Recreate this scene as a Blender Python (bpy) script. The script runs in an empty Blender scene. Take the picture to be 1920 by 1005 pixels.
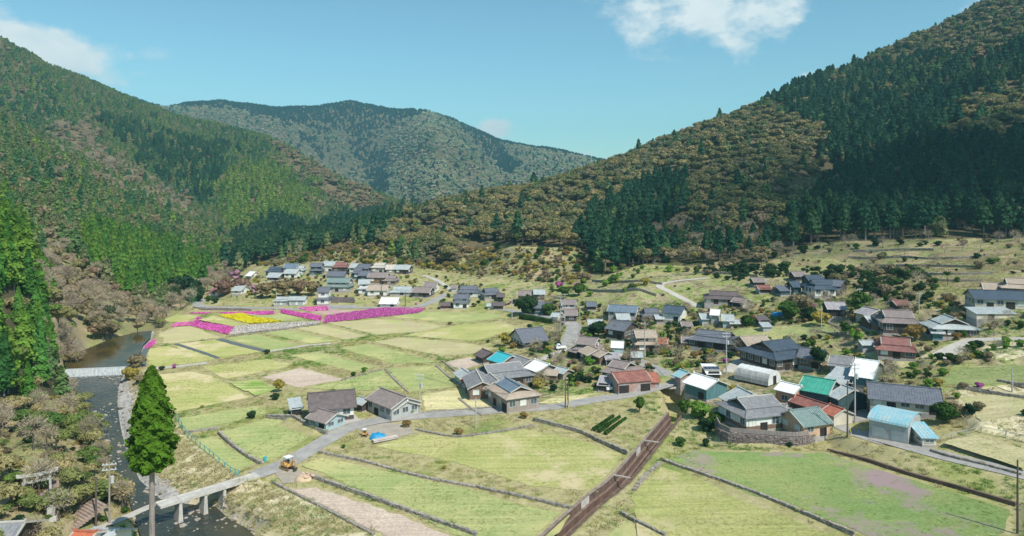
import bpy, bmesh, math, random
import numpy as np
from mathutils import Vector, Matrix
R = math.radians
rng = np.random.default_rng(7)
rnd = random.Random(11)
sc = bpy.context.scene
COL = sc.collection
F = 1297.0; HY = 361.0; CX = 960.0; CZ = 50.0

# ------------------------------------------------------------ camera, sky, sun
cam_d = bpy.data.cameras.new('camera'); cam = bpy.data.objects.new('camera', cam_d); COL.objects.link(cam)
cam_d.sensor_width = 36.0; cam_d.lens = 36.0 * F / 1920.0
cam.location = (0, 0, CZ); cam.rotation_euler = (R(90), 0, 0)
cam_d.shift_y = -(502.5 - HY) / 1920.0
cam_d.clip_start = 0.5; cam_d.clip_end = 60000
sc.camera = cam
sc.view_settings.view_transform = 'Standard'; sc.view_settings.look = 'None'
sc.view_settings.exposure = EXPO = 0.47; sc.view_settings.gamma = 1.0; sc.view_settings.use_curve_mapping = False
SUN_EL = R(50); SUN_AZ = R(38)          # azimuth: to the right of straight behind the camera
sdir = Vector((math.sin(SUN_AZ) * math.cos(SUN_EL), -math.cos(SUN_AZ) * math.cos(SUN_EL), math.sin(SUN_EL)))
sl = bpy.data.lights.new('sun', 'SUN'); sl.energy = 4.2; sl.angle = R(0.6); sl.color = (1.0, 0.955, 0.86)
so = bpy.data.objects.new('sun', sl); COL.objects.link(so); so.rotation_euler = sdir.to_track_quat('Z', 'Y').to_euler()

world = bpy.data.worlds.new('World'); sc.world = world; world.use_nodes = True
wt = world.node_tree; wt.nodes.clear()
def wn(t, **k):
    n = wt.nodes.new(t)
    for a, b in k.items(): setattr(n, a, b)
    return n
sky = wn('ShaderNodeTexSky', sky_type='NISHITA', sun_disc=False)
sky.sun_elevation = SUN_EL; sky.sun_rotation = math.atan2(sdir.x, sdir.y); sky.altitude = 200; sky.air_density = 1.0; sky.dust_density = 0.6; sky.ozone_density = 1.0
tint = wn('ShaderNodeMix', data_type='RGBA', blend_type='MULTIPLY'); tint.inputs[0].default_value = 1.0
tint.inputs[7].default_value = (0.74, 1.06, 1.0, 1)
wt.links.new(sky.outputs[0], tint.inputs[6])
wout = wn('ShaderNodeOutputWorld'); bg = wn('ShaderNodeBackground'); bg.inputs[1].default_value = 0.103
geo = wn('ShaderNodeTexCoord')
def pxdir(px, py):
    v = Vector(((px - CX) / F, 1.0, -(py - HY) / F)); return v.normalized()
def vmath(op, a=None, b=None, **k):
    n = wn('ShaderNodeVectorMath', operation=op)
    for i, s in enumerate((a, b)):
        if s is None: continue
        if isinstance(s, (tuple, list, Vector)): n.inputs[i].default_value = s
        else: wt.links.new(s, n.inputs[i])
    return n
def fmath(op, a=None, b=None, c=None, clamp=False):
    n = wn('ShaderNodeMath', operation=op, use_clamp=clamp)
    for i, s in enumerate((a, b, c)):
        if s is None: continue
        if isinstance(s, (int, float)): n.inputs[i].default_value = s
        else: wt.links.new(s, n.inputs[i])
    return n.outputs[0]
dirv = vmath('NORMALIZE', geo.outputs['Generated']).outputs[0]
# clouds: soft puffs round real directions, broken up by noise
n1 = wn('ShaderNodeTexNoise'); n1.inputs['Scale'].default_value = 9; n1.inputs['Detail'].default_value = 9; n1.inputs['Roughness'].default_value = 0.6
mp = wn('ShaderNodeMapping'); mp.inputs['Scale'].default_value = (1, 1, 1.7)
wt.links.new(dirv, mp.inputs[0]); wt.links.new(mp.outputs[0], n1.inputs['Vector'])
cover = None
for (px, py, rx, rz, w, soft) in [(1330, 22, .15, .085, 1.3, 1), (1235, 25, .09, .07, .95, 1), (1410, 15, .09, .075, 1.0, 1), (1330, -80, .24, .08, .9, 1),
                            (60, 85, .16, .055, .78, 1), (165, 118, .10, .038, .62, 1), (-60, 55, .12, .04, .6, 1),
                            (932, 240, .036, .021, 1.15, 1), (1085, 290, .040, .011, .9, 1), (1125, 302, .03, .007, .8, 1),
                            (1520, 143, .04, .013, .8, 1), (2300, -60, .3, .12, .9, 1), (-900, -100, .3, .1, .8, 1), (-300, -500, .25, .12, .8, 1), (3400, 100, .4, .1, .9, 1)]:
    d = pxdir(px, py)
    df = vmath('SUBTRACT', dirv, tuple(d)).outputs[0]
    ds = vmath('MULTIPLY', df, (1 / rx, 1 / rx, 1 / rz)).outputs[0]
    ln = vmath('LENGTH', ds).outputs['Value']
    g = fmath('SUBTRACT', 1.0, ln, clamp=True)
    g = fmath('MULTIPLY', g, w)
    cover = g if cover is None else fmath('MAXIMUM', cover, g)
dens = fmath('MULTIPLY_ADD', n1.outputs['Fac'], 3.4, -1.95)
dens = fmath('ADD', dens, cover)
gate = fmath('MULTIPLY', cover, 5.0, clamp=True)
mask = fmath('MULTIPLY', fmath('MULTIPLY', dens, 1.9, clamp=True), gate)
mask = fmath('POWER', mask, 1.3)
mask = fmath('MULTIPLY', mask, 0.92)
cm = wn('ShaderNodeMix', data_type='RGBA'); wt.links.new(mask, cm.inputs[0]); wt.links.new(tint.outputs[2], cm.inputs[6])
n2 = wn('ShaderNodeTexNoise'); n2.inputs['Scale'].default_value = 30; n2.inputs['Detail'].default_value = 5
wt.links.new(mp.outputs[0], n2.inputs['Vector'])
cc = wn('ShaderNodeMix', data_type='RGBA'); wt.links.new(n2.outputs['Fac'], cc.inputs[0])
cc.inputs[6].default_value = (4.6, 5.6, 6.0, 1); cc.inputs[7].default_value = (7.4, 7.6, 7.4, 1)
wt.links.new(cc.outputs[2], cm.inputs[7])
wt.links.new(cm.outputs[2], bg.inputs[0]); wt.links.new(bg.outputs[0], wout.inputs[0])

# ------------------------------------------------------------ helpers
def tag(o, label=None, cat=None, group=None, kind=None):
    if label: o['label'] = label
    if cat: o['category'] = cat
    if group: o['group'] = group
    if kind: o['kind'] = kind
    return o
def empty(name, loc, rz=0.0, label=None, cat=None, group=None, scale=None):
    o = bpy.data.objects.new(name, None); COL.objects.link(o); o.location = loc; o.rotation_euler = (0, 0, rz)
    o.empty_display_size = 0.3
    if scale: o.scale = scale
    return tag(o, label, cat, group)
def link(name, me, parent=None, loc=None, rz=None, kind=None):
    o = bpy.data.objects.new(name, me); COL.objects.link(o)
    if parent: o.parent = parent
    if loc is not None: o.location = loc
    if rz is not None: o.rotation_euler = (0, 0, rz)
    if kind: o['kind'] = kind
    return o
def np_mesh(name, V, Fc, mat=None, smooth=False):
    me = bpy.data.meshes.new(name)
    V = np.asarray(V, dtype=np.float32); Fc = np.asarray(Fc, dtype=np.int32)
    k = Fc.shape[1]
    me.vertices.add(len(V)); me.vertices.foreach_set('co', V.ravel())
    me.loops.add(Fc.size); me.loops.foreach_set('vertex_index', Fc.ravel())
    me.polygons.add(len(Fc)); me.polygons.foreach_set('loop_start', np.arange(0, Fc.size, k, dtype=np.int32))
    try: me.polygons.foreach_set('loop_total', np.full(len(Fc), k, dtype=np.int32))
    except Exception: pass
    me.update(calc_edges=True); me.validate()
    me.polygons.foreach_set('use_smooth', np.full(len(me.polygons), bool(smooth))); me.update()
    if mat: me.materials.append(mat)
    return me
class MB:
    def __init__(s): s.v = []; s.f = []
    def prism(s, base, off):
        n = len(s.v); k = len(base)
        s.v += [tuple(p) for p in base]; s.v += [(p[0] + off[0], p[1] + off[1], p[2] + off[2]) for p in base]
        s.f.append(tuple(range(n, n + k))[::-1]); s.f.append(tuple(range(n + k, n + 2 * k)))
        for i in range(k):
            j = (i + 1) % k
            s.f.append((n + i, n + j, n + k + j, n + k + i))
        return s
    def box(s, c, d, rz=0.0):
        hx, hy = d[0] / 2, d[1] / 2; ca, sa = math.cos(rz), math.sin(rz)
        b = [(c[0] + x * ca - y * sa, c[1] + x * sa + y * ca, c[2] - d[2] / 2) for x, y in ((-hx, -hy), (hx, -hy), (hx, hy), (-hx, hy))]
        return s.prism(b, (0, 0, d[2]))
    def tube(s, a, b, r0, r1, n=6):
        a = Vector(a); b = Vector(b); d = (b - a).normalized()
        u = d.orthogonal().normalized(); w = d.cross(u); m = len(s.v)
        for p, r in ((a, r0), (b, r1)):
            for i in range(n):
                t = 2 * math.pi * i / n; s.v.append(tuple(p + (u * math.cos(t) + w * math.sin(t)) * r))
        for i in range(n):
            j = (i + 1) % n; s.f.append((m + i, m + j, m + n + j, m + n + i))
        s.f.append(tuple(range(m, m + n))[::-1]); s.f.append(tuple(range(m + n, m + 2 * n)))
        return s
    def mesh(s, name, mat=None):
        me = bpy.data.meshes.new(name); me.from_pydata(s.v, [], s.f); me.update()
        bm = bmesh.new(); bm.from_mesh(me); bmesh.ops.recalc_face_normals(bm, faces=bm.faces); bm.to_mesh(me); bm.free()
        if mat: me.materials.append(mat)
        return me
    def build(s, name, mat, parent=None, loc=None, rz=None, kind=None):
        return link(name, s.mesh(name, mat), parent, loc, rz, kind)

# materials ------------------------------------------------------------
MATS = {}
def mat(name, c1, c2=None, c3=None, scale=1.0, rough=0.8, bump=0.0, bscale=8.0, metal=0.0, rand=0.0, spec=0.3, detail=5.0, fine=0.0, coords='Object', stretch=None, trans=0.0):
    if name in MATS: return MATS[name]
    m = bpy.data.materials.new(name); m.use_nodes = True; nt = m.node_tree; nt.nodes.clear()
    N = nt.nodes.new; L = nt.links.new
    out = N('ShaderNodeOutputMaterial'); b = N('ShaderNodeBsdfPrincipled'); L(b.outputs[0], out.inputs[0])
    b.inputs['Roughness'].default_value = rough; b.inputs['Metallic'].default_value = metal
    b.inputs['Specular IOR Level'].default_value = spec
    tc = N('ShaderNodeTexCoord'); vec = tc.outputs[coords]
    if coords == 'World':
        pass
    if stretch:
        mpn = N('ShaderNodeMapping'); mpn.inputs['Scale'].default_value = stretch; L(vec, mpn.inputs[0]); vec = mpn.outputs[0]
    c2 = c2 or tuple(x * 0.7 for x in c1)
    nz = N('ShaderNodeTexNoise'); nz.inputs['Scale'].default_value = scale; nz.inputs['Detail'].default_value = detail; nz.inputs['Roughness'].default_value = 0.62
    L(vec, nz.inputs['Vector'])
    rp = N('ShaderNodeValToRGB'); cr = rp.color_ramp
    cr.elements[0].position = 0.36; cr.elements[1].position = 0.64
    cr.elements[0].color = (*c2, 1); cr.elements[1].color = (*c1, 1)
    if c3:
        e = cr.elements.new(0.5); e.color = (*c3, 1)
    L(nz.outputs['Fac'], rp.inputs[0]); colr = rp.outputs[0]
    if fine > 0:
        n3 = N('ShaderNodeTexNoise'); n3.inputs['Scale'].default_value = scale * 14; n3.inputs['Detail'].default_value = 3; L(vec, n3.inputs['Vector'])
        mr = N('ShaderNodeMapRange'); mr.inputs[1].default_value = 0.3; mr.inputs[2].default_value = 0.7; mr.inputs[3].default_value = 1 - fine; mr.inputs[4].default_value = 1 + fine
        L(n3.outputs['Fac'], mr.inputs[0])
        mx = N('ShaderNodeMix'); mx.data_type = 'RGBA'; mx.blend_type = 'MULTIPLY'; mx.inputs[0].default_value = 1
        L(colr, mx.inputs[6]); L(mr.outputs[0], mx.inputs[7]); colr = mx.outputs[2]
    if rand > 0:
        oi = N('ShaderNodeObjectInfo'); hs = N('ShaderNodeHueSaturation')
        mr = N('ShaderNodeMapRange'); mr.inputs[3].default_value = 1 - rand; mr.inputs[4].default_value = 1 + rand; L(oi.outputs['Random'], mr.inputs[0])
        L(mr.outputs[0], hs.inputs['Value']); L(colr, hs.inputs['Color'])
        ml = N('ShaderNodeMath'); ml.operation = 'MULTIPLY'; ml.inputs[1].default_value = 7.13; L(oi.outputs['Random'], ml.inputs[0])
        fr = N('ShaderNodeMath'); fr.operation = 'FRACT'; L(ml.outputs[0], fr.inputs[0])
        mh = N('ShaderNodeMapRange'); mh.inputs[3].default_value = 0.5 - rand * 0.07; mh.inputs[4].default_value = 0.5 + rand * 0.05; L(fr.outputs[0], mh.inputs[0]); L(mh.outputs[0], hs.inputs['Hue'])
        colr = hs.outputs[0]
    L(colr, b.inputs['Base Color'])
    if trans > 0:
        tl = N('ShaderNodeBsdfTranslucent'); L(colr, tl.inputs[0]); ms = N('ShaderNodeMixShader'); ms.inputs[0].default_value = trans
        L(b.outputs[0], ms.inputs[1]); L(tl.outputs[0], ms.inputs[2]); L(ms.outputs[0], out.inputs[0])
    if bump > 0:
        nb = N('ShaderNodeTexNoise'); nb.inputs['Scale'].default_value = bscale; nb.inputs['Detail'].default_value = 6; L(vec, nb.inputs['Vector'])
        bp = N('ShaderNodeBump'); bp.inputs['Strength'].default_value = bump; bp.inputs['Distance'].default_value = 0.3; L(nb.outputs['Fac'], bp.inputs['Height']); L(bp.outputs[0], b.inputs['Normal'])
    MATS[name] = m
    return m
def foliage(name, cols, rand=0.25, nscale=0.5, trans=0.32):
    """leaf material: its colour is picked per tree, then varied in clumps inside the crown"""
    if name in MATS: return MATS[name]
    m = bpy.data.materials.new(name); m.use_nodes = True; nt = m.node_tree; nt.nodes.clear(); N = nt.nodes.new; L = nt.links.new
    out = N('ShaderNodeOutputMaterial'); d = N('ShaderNodeBsdfDiffuse'); t = N('ShaderNodeBsdfTranslucent'); ms = N('ShaderNodeMixShader'); ms.inputs[0].default_value = trans
    L(d.outputs[0], ms.inputs[1]); L(t.outputs[0], ms.inputs[2]); L(ms.outputs[0], out.inputs[0])
    oi = N('ShaderNodeObjectInfo'); rp = N('ShaderNodeValToRGB'); cr = rp.color_ramp
    while len(cr.elements) < len(cols): cr.elements.new(0.5)
    for i, c in enumerate(cols):
        cr.elements[i].position = i / max(1, len(cols) - 1); cr.elements[i].color = (*c, 1)
    geo = N('ShaderNodeNewGeometry'); nw = N('ShaderNodeTexNoise'); nw.inputs['Scale'].default_value = 0.012; nw.inputs['Detail'].default_value = 3; L(geo.outputs['Position'], nw.inputs['Vector'])
    a = N('ShaderNodeMath'); a.operation = 'MULTIPLY_ADD'; a.inputs[1].default_value = 1.6; a.inputs[2].default_value = -0.8; L(nw.outputs['Fac'], a.inputs[0])
    b = N('ShaderNodeMath'); b.operation = 'MULTIPLY_ADD'; b.inputs[1].default_value = 0.75; L(oi.outputs['Random'], b.inputs[0]); 
    c = N('ShaderNodeMath'); c.operation = 'ADD'; L(a.outputs[0], c.inputs[0]); b.inputs[2].default_value = 0.13; L(b.outputs[0], c.inputs[1]); c.use_clamp = True
    L(c.outputs[0], rp.inputs[0])
    n = N('ShaderNodeTexNoise'); n.inputs['Scale'].default_value = nscale; n.inputs['Detail'].default_value = 4; tc = N('ShaderNodeTexCoord'); L(tc.outputs['Object'], n.inputs['Vector'])
    mr = N('ShaderNodeMapRange'); mr.inputs[1].default_value = 0.3; mr.inputs[2].default_value = 0.7; mr.inputs[3].default_value = 0.62; mr.inputs[4].default_value = 1.38; L(n.outputs['Fac'], mr.inputs[0])
    mx = N('ShaderNodeMix'); mx.data_type = 'RGBA'; mx.blend_type = 'MULTIPLY'; mx.inputs[0].default_value = 1; L(rp.outputs[0], mx.inputs[6]); L(mr.outputs[0], mx.inputs[7])
    L(mx.outputs[2], d.inputs[0]); L(mx.outputs[2], t.inputs[0])
    MATS[name] = m
    return m

# ------------------------------------------------------------ terrain
ctl = []
def D(px, py, d, sub=0.0): ctl.append(((px - CX) / F, math.log(d), (CZ - (py - HY) * d / F - sub)))
def Z(px, py, z):
    d = F * (CZ - z) / (py - HY); ctl.append(((px - CX) / F, math.log(d), z))
# valley floor
for p in [(-900, 1700, 8), (0, 1700, 2), (300, 1700, -2), (900, 1700, 1), (1900, 1700, 4), (2800, 1700, 8), (960, 3200, 0), (-900, 3200, 4), (2800, 3200, 4),
          (150, 1005, 1), (260, 990, -1), (0, 1005, 5), (420, 990, -2), (600, 990, 0), (900, 1000, 0.5), (1060, 1005, 0.5), (1250, 1000, 1), (1600, 1000, 2), (1900, 1000, 4), (2300, 1000, 7),
          (400, 900, -1.3), (480, 880, 0), (320, 880, -1.7), (290, 800, -1.8), (240, 700, -2), (300, 700, -1), (330, 780, -0.6), (600, 800, 0.4), (800, 900, 0.3), (1000, 850, 0.8), (1150, 850, 1.0),
          (700, 780, 0.6), (600, 700, 0), (800, 700, 0.4), (960, 780, 0.8), (1200, 780, 1.5), (1240, 850, 1.2), (1400, 900, 1.2), (1350, 840, 0.9), (1700, 950, 3.5),
          (1920, 930, 5.2), (2100, 850, 8), (1560, 830, 2.2), (1500, 800, 3.5), (1400, 790, 3.3), (1345, 760, 2.5), (1650, 820, 4.5), (1800, 840, 6), (1920, 800, 8.5), (1800, 740, 9.5), (1920, 700, 12.5),
          (280, 650, -1.0), (450, 640, -1), (360, 600, -1), (600, 620, -0.5), (700, 600, 0), (850, 640, 0.3), (900, 700, 0.8), (1000, 700, 1.2), (1100, 720, 1.8), (1260, 715, 2.6), (1100, 660, 2), (1000, 650, 1.4),
          (900, 600, 0.8), (950, 580, 1.5), (1060, 630, 2.2), (1200, 660, 3.2), (1300, 700, 3.6), (1400, 720, 4.2), (1500, 700, 5.5), (1600, 700, 7), (1700, 690, 9), (1800, 650, 13), (1920, 630, 16),
          (1350, 650, 4.8), (1450, 640, 6.5), (1600, 640, 9.5), (1250, 610, 5), (1150, 600, 4), (1350, 600, 8), (1500, 600, 10.5), (1650, 600, 13.5), (1750, 590, 15.5), (1880, 590, 18), (2100, 620, 22),
          (1250, 575, 7.5), (1400, 560, 12), (1550, 560, 14), (1640, 560, 16.5), (1750, 550, 19.5), (1880, 560, 20.5), (1200, 540, 12), (1130, 570, 6), (1020, 555, 5.5), (950, 560, 3.5),
          (800, 570, 1.5), (700, 570, 1.2), (600, 574, 0.8), (480, 580, 0), (400, 578, 0), (380, 560, 0.6), (540, 545, 3), (640, 540, 4), (760, 540, 4), (850, 540, 4), (900, 550, 4),
          (470, 530, 3.5), (560, 515, 5.5), (660, 515, 7), (760, 515, 7)]: Z(*p)
for p in [(480, 500, 430), (560, 485, 440), (640, 468, 445), (690, 462, 450), (760, 490, 425), (830, 497, 410), (900, 500, 390), (960, 450, 405), (960, 500, 352), (950, 525, 338), (1060, 450, 395), (1060, 500, 350), (1080, 530, 322),
          (1130, 520, 320), (1200, 492, 330), (1280, 520, 290), (1350, 490, 312), (1460, 470, 320), (1600, 447, 320), (1750, 443, 305), (1920, 438, 290), (2150, 430, 285),
          (1460, 505, 280), (1600, 490, 288), (1750, 480, 272), (1900, 480, 255), (1850, 505, 235), (1700, 520, 240), (1560, 515, 268), (2100, 500, 235)]: D(*p)
# left bank and near spur
for p in [(0, 880, 106, 2), (120, 880, 112, 1), (60, 780, 122, 4), (0, 720, 135, 8), (0, 600, 152, 11), (60, 650, 155, 11), (0, 490, 170, 12), (0, 385, 186, 12), (60, 430, 196, 12), (105, 500, 205, 12), (118, 590, 206, 10), (100, 660, 190, 8),
          (-300, 250, 190, 10), (-300, 600, 140, 9), (-300, 900, 95, 5), (-900, 100, 190, 8), (-900, 600, 120, 6),
          (140, 720, 196, 5), (165, 640, 232, 4), (200, 600, 246, 5), (250, 600, 265, 5), (330, 585, 305, 5), (390, 560, 345, 4), (150, 500, 300, 8), (200, 450, 360, 9), (60, 440, 300, 8), (-300, 350, 300, 8), (250, 540, 300, 9), (300, 480, 400, 10), (380, 500, 400, 8), (420, 530, 420, 6), (440, 500, 440, 5)]: D(*p)
for p in [(190, 700, -2.8), (240, 790, -2.9), (170, 670, -1.6), (250, 640, -1.5), (290, 620, -1.2)]: Z(*p)
# left mountain
for p in [(200, 350, 560), (300, 400, 540), (100, 310, 500), (0, 300, 440), (-300, 200, 440), (0, 215, 600), (100, 262, 600), (200, 315, 600), (300, 368, 590), (350, 408, 560), (395, 462, 520),
          (0, 240, 850), (150, 235, 860), (270, 315, 830), (360, 385, 760), (400, 445, 640), (-300, 100, 620), (-300, 60, 950), (0, 72, 980), (130, 142, 1070), (250, 182, 1160), (400, 222, 1250), (500, 254, 1250), (600, 302, 1150), (680, 348, 1050), (745, 388, 950), (-700, -60, 950), (-700, 150, 500), (-1400, -200, 900), (-1400, 100, 400),
          (0, 140, 930), (250, 240, 1000), (330, 300, 900), (430, 320, 900), (450, 400, 740), (520, 330, 950), (590, 390, 820), (500, 420, 690), (620, 430, 640), (560, 455, 560), (470, 455, 580), (540, 440, 510), (690, 430, 560), (640, 440, 500), (450, 480, 480), (600, 455, 470)]: D(*p, 9)
for p in [(-300, 150, 1700), (0, 200, 1600), (250, 270, 1700), (500, 335, 1700), (650, 400, 1500), (745, 425, 1300)]: D(*p)
# centre mountain
for px, py in [(100, 185), (250, 180), (350, 190), (420, 184), (480, 194), (560, 200), (610, 197), (655, 186), (700, 199), (760, 202), (800, 205), (850, 220), (900, 242), (960, 266), (1030, 278), (1080, 291), (1130, 300), (1250, 330)]:
    D(px, py, 2600, 9); D(px, py + 110, 3500)
for p in [(792, 208, 2150), (745, 246, 2000), (690, 295, 1850), (640, 320, 1700), (850, 236, 2080), (930, 275, 1950), (1020, 320, 1800), (800, 280, 1700), (860, 320, 1550), (760, 330, 1500), (900, 370, 1350), (800, 390, 1250), (700, 380, 1250), (1000, 350, 1500), (1080, 325, 1900),
          (720, 262, 2380), (660, 285, 2300), (600, 262, 2350), (570, 285, 2200), (555, 232, 2250), (600, 300, 1900), (480, 235, 2450), (420, 205, 2450), (350, 215, 2350), (300, 210, 2500), (640, 240, 2500), (900, 262, 2400)]: D(*p, 9)
# right hill
for p in [(700, 405, 540), (730, 400, 530), (780, 380, 545), (860, 366, 565), (960, 354, 590), (1050, 330, 620), (1130, 300, 660), (1230, 263, 700), (1300, 237, 720), (1400, 201, 745), (1500, 156, 765), (1600, 120, 775), (1700, 75, 775), (1850, 2, 765), (1920, -35, 755), (2200, -180, 720), (2800, -350, 640),
          (760, 440, 490), (860, 420, 480), (900, 460, 430), (1000, 400, 500), (1060, 420, 440), (1100, 400, 470), (1150, 430, 405), (1200, 340, 540), (1300, 320, 530), (1300, 400, 430), (1250, 450, 365), (1350, 440, 350), (1400, 250, 600), (1500, 300, 500), (1480, 380, 400), (1560, 330, 500), (1600, 200, 640), (1600, 380, 390),
          (1700, 200, 580), (1700, 300, 450), (1700, 390, 350), (1800, 120, 620), (1900, 150, 540), (1830, 230, 460), (1900, 300, 390), (1900, 400, 305), (2200, 100, 500), (2200, 350, 300), (2800, 100, 400), (2800, 450, 230)]: D(*p, 9)
for p in [(700, 440, 900), (860, 420, 850), (1000, 420, 950), (1130, 370, 1050), (1300, 330, 1150), (1500, 260, 1200), (1850, 150, 1250), (2200, 50, 1250), (2800, 0, 1100)]: D(*p)
for u in (-1.6, -.6, 0, .6, 1.6):
    ctl.append((u, math.log(9000), 60.0)); ctl.append((u, math.log(5000), 20.0))
    ctl.append((u, math.log(20), 0.0))
C = np.array(ctl); KV = 0.55
cu, cv = C[:, 0], C[:, 1] * KV; ct = C[:, 2] / np.exp(C[:, 1])
def kern(r): return r
A = kern(np.hypot(cu[:, None] - cu[None], cv[:, None] - cv[None])); n = len(C)
M = np.zeros((n + 3, n + 3)); M[:n, :n] = A + np.eye(n) * -0.0015; M[:n, n] = 1; M[:n, n + 1] = cu; M[:n, n + 2] = cv; M[n:, :n] = M[:n, n:].T
w = np.linalg.solve(M, np.concatenate([ct, np.zeros(3)]))
us = np.concatenate([np.linspace(-1.7, -0.82, 56)[:-1], np.arange(-0.82, 0.82, 0.0042), np.linspace(0.82, 1.7, 56)])
lds = np.concatenate([np.linspace(math.log(20), math.log(78), 40)[:-1], np.arange(math.log(78), math.log(480), 0.0055), np.arange(math.log(480), math.log(3800), 0.011), np.linspace(math.log(3800), math.log(14000), 14)])
NU, NV = len(us), len(lds); DS = np.exp(lds)
TT = np.zeros((NV, NU))
for i in range(0, NV):
    r = np.hypot(us[:, None] - cu[None], lds[i] * KV - cv[None])
    TT[i] = kern(r) @ w[:n] + w[n] + w[n + 1] * us + w[n + 2] * lds[i] * KV
ZG = TT * DS[:, None]
XG = us[None, :] * DS[:, None]; YG = np.repeat(DS[:, None], NU, 1)
# value noise
_tab = np.random.default_rng(3).random((256, 256))
def vnoise(x, y):
    xi = np.floor(x).astype(int); yi = np.floor(y).astype(int); fx = x - xi; fy = y - yi
    fx = fx * fx * (3 - 2 * fx); fy = fy * fy * (3 - 2 * fy)
    g = lambda a, b: _tab[a & 255, b & 255]
    return (g(xi, yi) * (1 - fx) + g(xi + 1, yi) * fx) * (1 - fy) + (g(xi, yi + 1) * (1 - fx) + g(xi + 1, yi + 1) * fx) * fy
def fbm(x, y, s, o=4):
    v = 0; a = 0.5; t = 0
    for k in range(o):
        v = v + a * vnoise(x / s + 17 * k, y / s + 31 * k); t += a; a *= 0.5; s *= 0.5
    return v / t
PYG = HY + F * (CZ - ZG) / YG; PXG = CX + F * XG / YG
hill = np.clip((ZG - 12) / 40, 0, 1)
far = np.clip((YG - 400) / 900, 0, 1)
ZG = ZG + hill * (fbm(XG, YG, 60, 4) - 0.5) * (5 + 8 * far)
rd = 1 - np.abs(2 * fbm(XG * 0.9 + YG * 0.35, YG * 0.55 + 100, 330, 4) - 1)
fr = np.clip((YG - 1250) / 500, 0, 1)
ZG = ZG + hill * fr * (rd - 0.75) * 60 * np.clip((2650 - YG) / 500, 0.12, 1)
rd2 = 1 - np.abs(2 * fbm(XG * 0.8 + YG * 0.5, YG * 0.4 + 300, 150, 3) - 1)
lm = np.clip((YG - 480) / 300, 0, 1) * (YG < 1400) * (XG < 0)
ZG = ZG + hill * lm * (rd2 - 0.75) * 46
def gorge(line, depth, wid):
    global ZG
    pts = [((px - CX) / F * d, d) for px, d in line]; dd = np.full(ZG.shape, 1e9)
    for (ax, ay), (bx, by) in zip(pts[:-1], pts[1:]):
        dx, dy = bx - ax, by - ay; t = np.clip(((XG - ax) * dx + (YG - ay) * dy) / (dx * dx + dy * dy), 0, 1); dd = np.minimum(dd, np.hypot(XG - ax - t * dx, YG - ay - t * dy))
    ZG = ZG - depth * np.exp(-(dd / wid) ** 2) * hill
gorge([(695, 2380), (735, 2000), (715, 1600), (740, 1350)], 105, 120); gorge([(905, 2380), (950, 2050), (960, 1700)], 85, 110); gorge([(560, 2350), (600, 2000), (640, 1650)], 80, 110); gorge([(860, 1900), (890, 1650), (870, 1450)], 45, 60); gorge([(400, 2400), (470, 2100)], 70, 100)
ZG = ZG + (1 - hill) * (fbm(XG, YG, 9, 3) - 0.5) * 0.7
def hz(x, y):
    x = np.asarray(x, float); y = np.maximum(np.asarray(y, float), 20.1)
    fu = np.interp(x / y, us, np.arange(NU)); fv = np.interp(np.log(y), lds, np.arange(NV))
    i = np.clip(fu.astype(int), 0, NU - 2); j = np.clip(fv.astype(int), 0, NV - 2); a = fu - i; b = fv - j
    return (ZG[j, i] * (1 - a) + ZG[j, i + 1] * a) * (1 - b) + (ZG[j + 1, i] * (1 - a) + ZG[j + 1, i + 1] * a) * b
def H(x, y): return float(hz(x, y))
def G(px, py, zoff=0.0):
    """where the line of sight through a point of the picture meets the ground (raised by zoff)"""
    u = (px - CX) / F; fu = np.interp(u, us, np.arange(NU)); i = min(int(fu), NU - 2); a = fu - i
    zc = ZG[:, i] * (1 - a) + ZG[:, i + 1] * a + zoff
    pp = HY + F * (CZ - zc) / DS
    k = np.argmax(pp <= py)
    if pp[k] > py or k == 0: k = NV - 1
    t = (pp[k - 1] - py) / max(1e-6, pp[k - 1] - pp[k]); t = min(max(t, 0), 1)
    y = DS[k - 1] * (1 - t) + DS[k] * t; z = zc[k - 1] * (1 - t) + zc[k] * t
    return Vector((u * y, y, z - zoff))
def PZ(px, py, z):
    d = F * (CZ - z) / (py - HY); return ((px - CX) / F * d, d)
def inpoly(X, Y, poly):
    ins = np.zeros(X.shape, bool); m = len(poly)
    for i in range(m):
        x1, y1 = poly[i]; x2, y2 = poly[(i + 1) % m]
        if y1 == y2: continue
        c = ((y1 > Y) != (y2 > Y)) & (X < (x2 - x1) * (Y - y1) / (y2 - y1) + x1); ins ^= c
    return ins
def segdist(X, Y, pts, closed):
    dm = np.full(X.shape, 1e9); tb = np.zeros(X.shape); m = len(pts)
    for i in range(m if closed else m - 1):
        ax, ay = pts[i][0], pts[i][1]; bx, by = pts[(i + 1) % m][0], pts[(i + 1) % m][1]
        dx, dy = bx - ax, by - ay; L2 = dx * dx + dy * dy + 1e-9
        t = np.clip(((X - ax) * dx + (Y - ay) * dy) / L2, 0, 1); q = np.hypot(X - ax - t * dx, Y - ay - t * dy)
        c = q < dm; dm = np.where(c, q, dm); tb = np.where(c, i + t, tb)
    return dm, tb
MASK = np.zeros((NV, NU))           # 1 = no wild plants here
def window(pts, mar):
    xs = [p[0] for p in pts]; ys = [p[1] for p in pts]
    r0, r1 = np.searchsorted(DS, [max(21, min(ys) - mar), max(ys) + mar]); r0 = max(r0 - 1, 0); r1 = min(r1 + 1, NV)
    sub = (XG[r0:r1] > min(xs) - mar) & (XG[r0:r1] < max(xs) + mar)
    cols = np.where(sub.any(0))[0]
    if len(cols) == 0: return None
    return slice(r0, r1), slice(cols[0], cols[-1] + 1)
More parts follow.
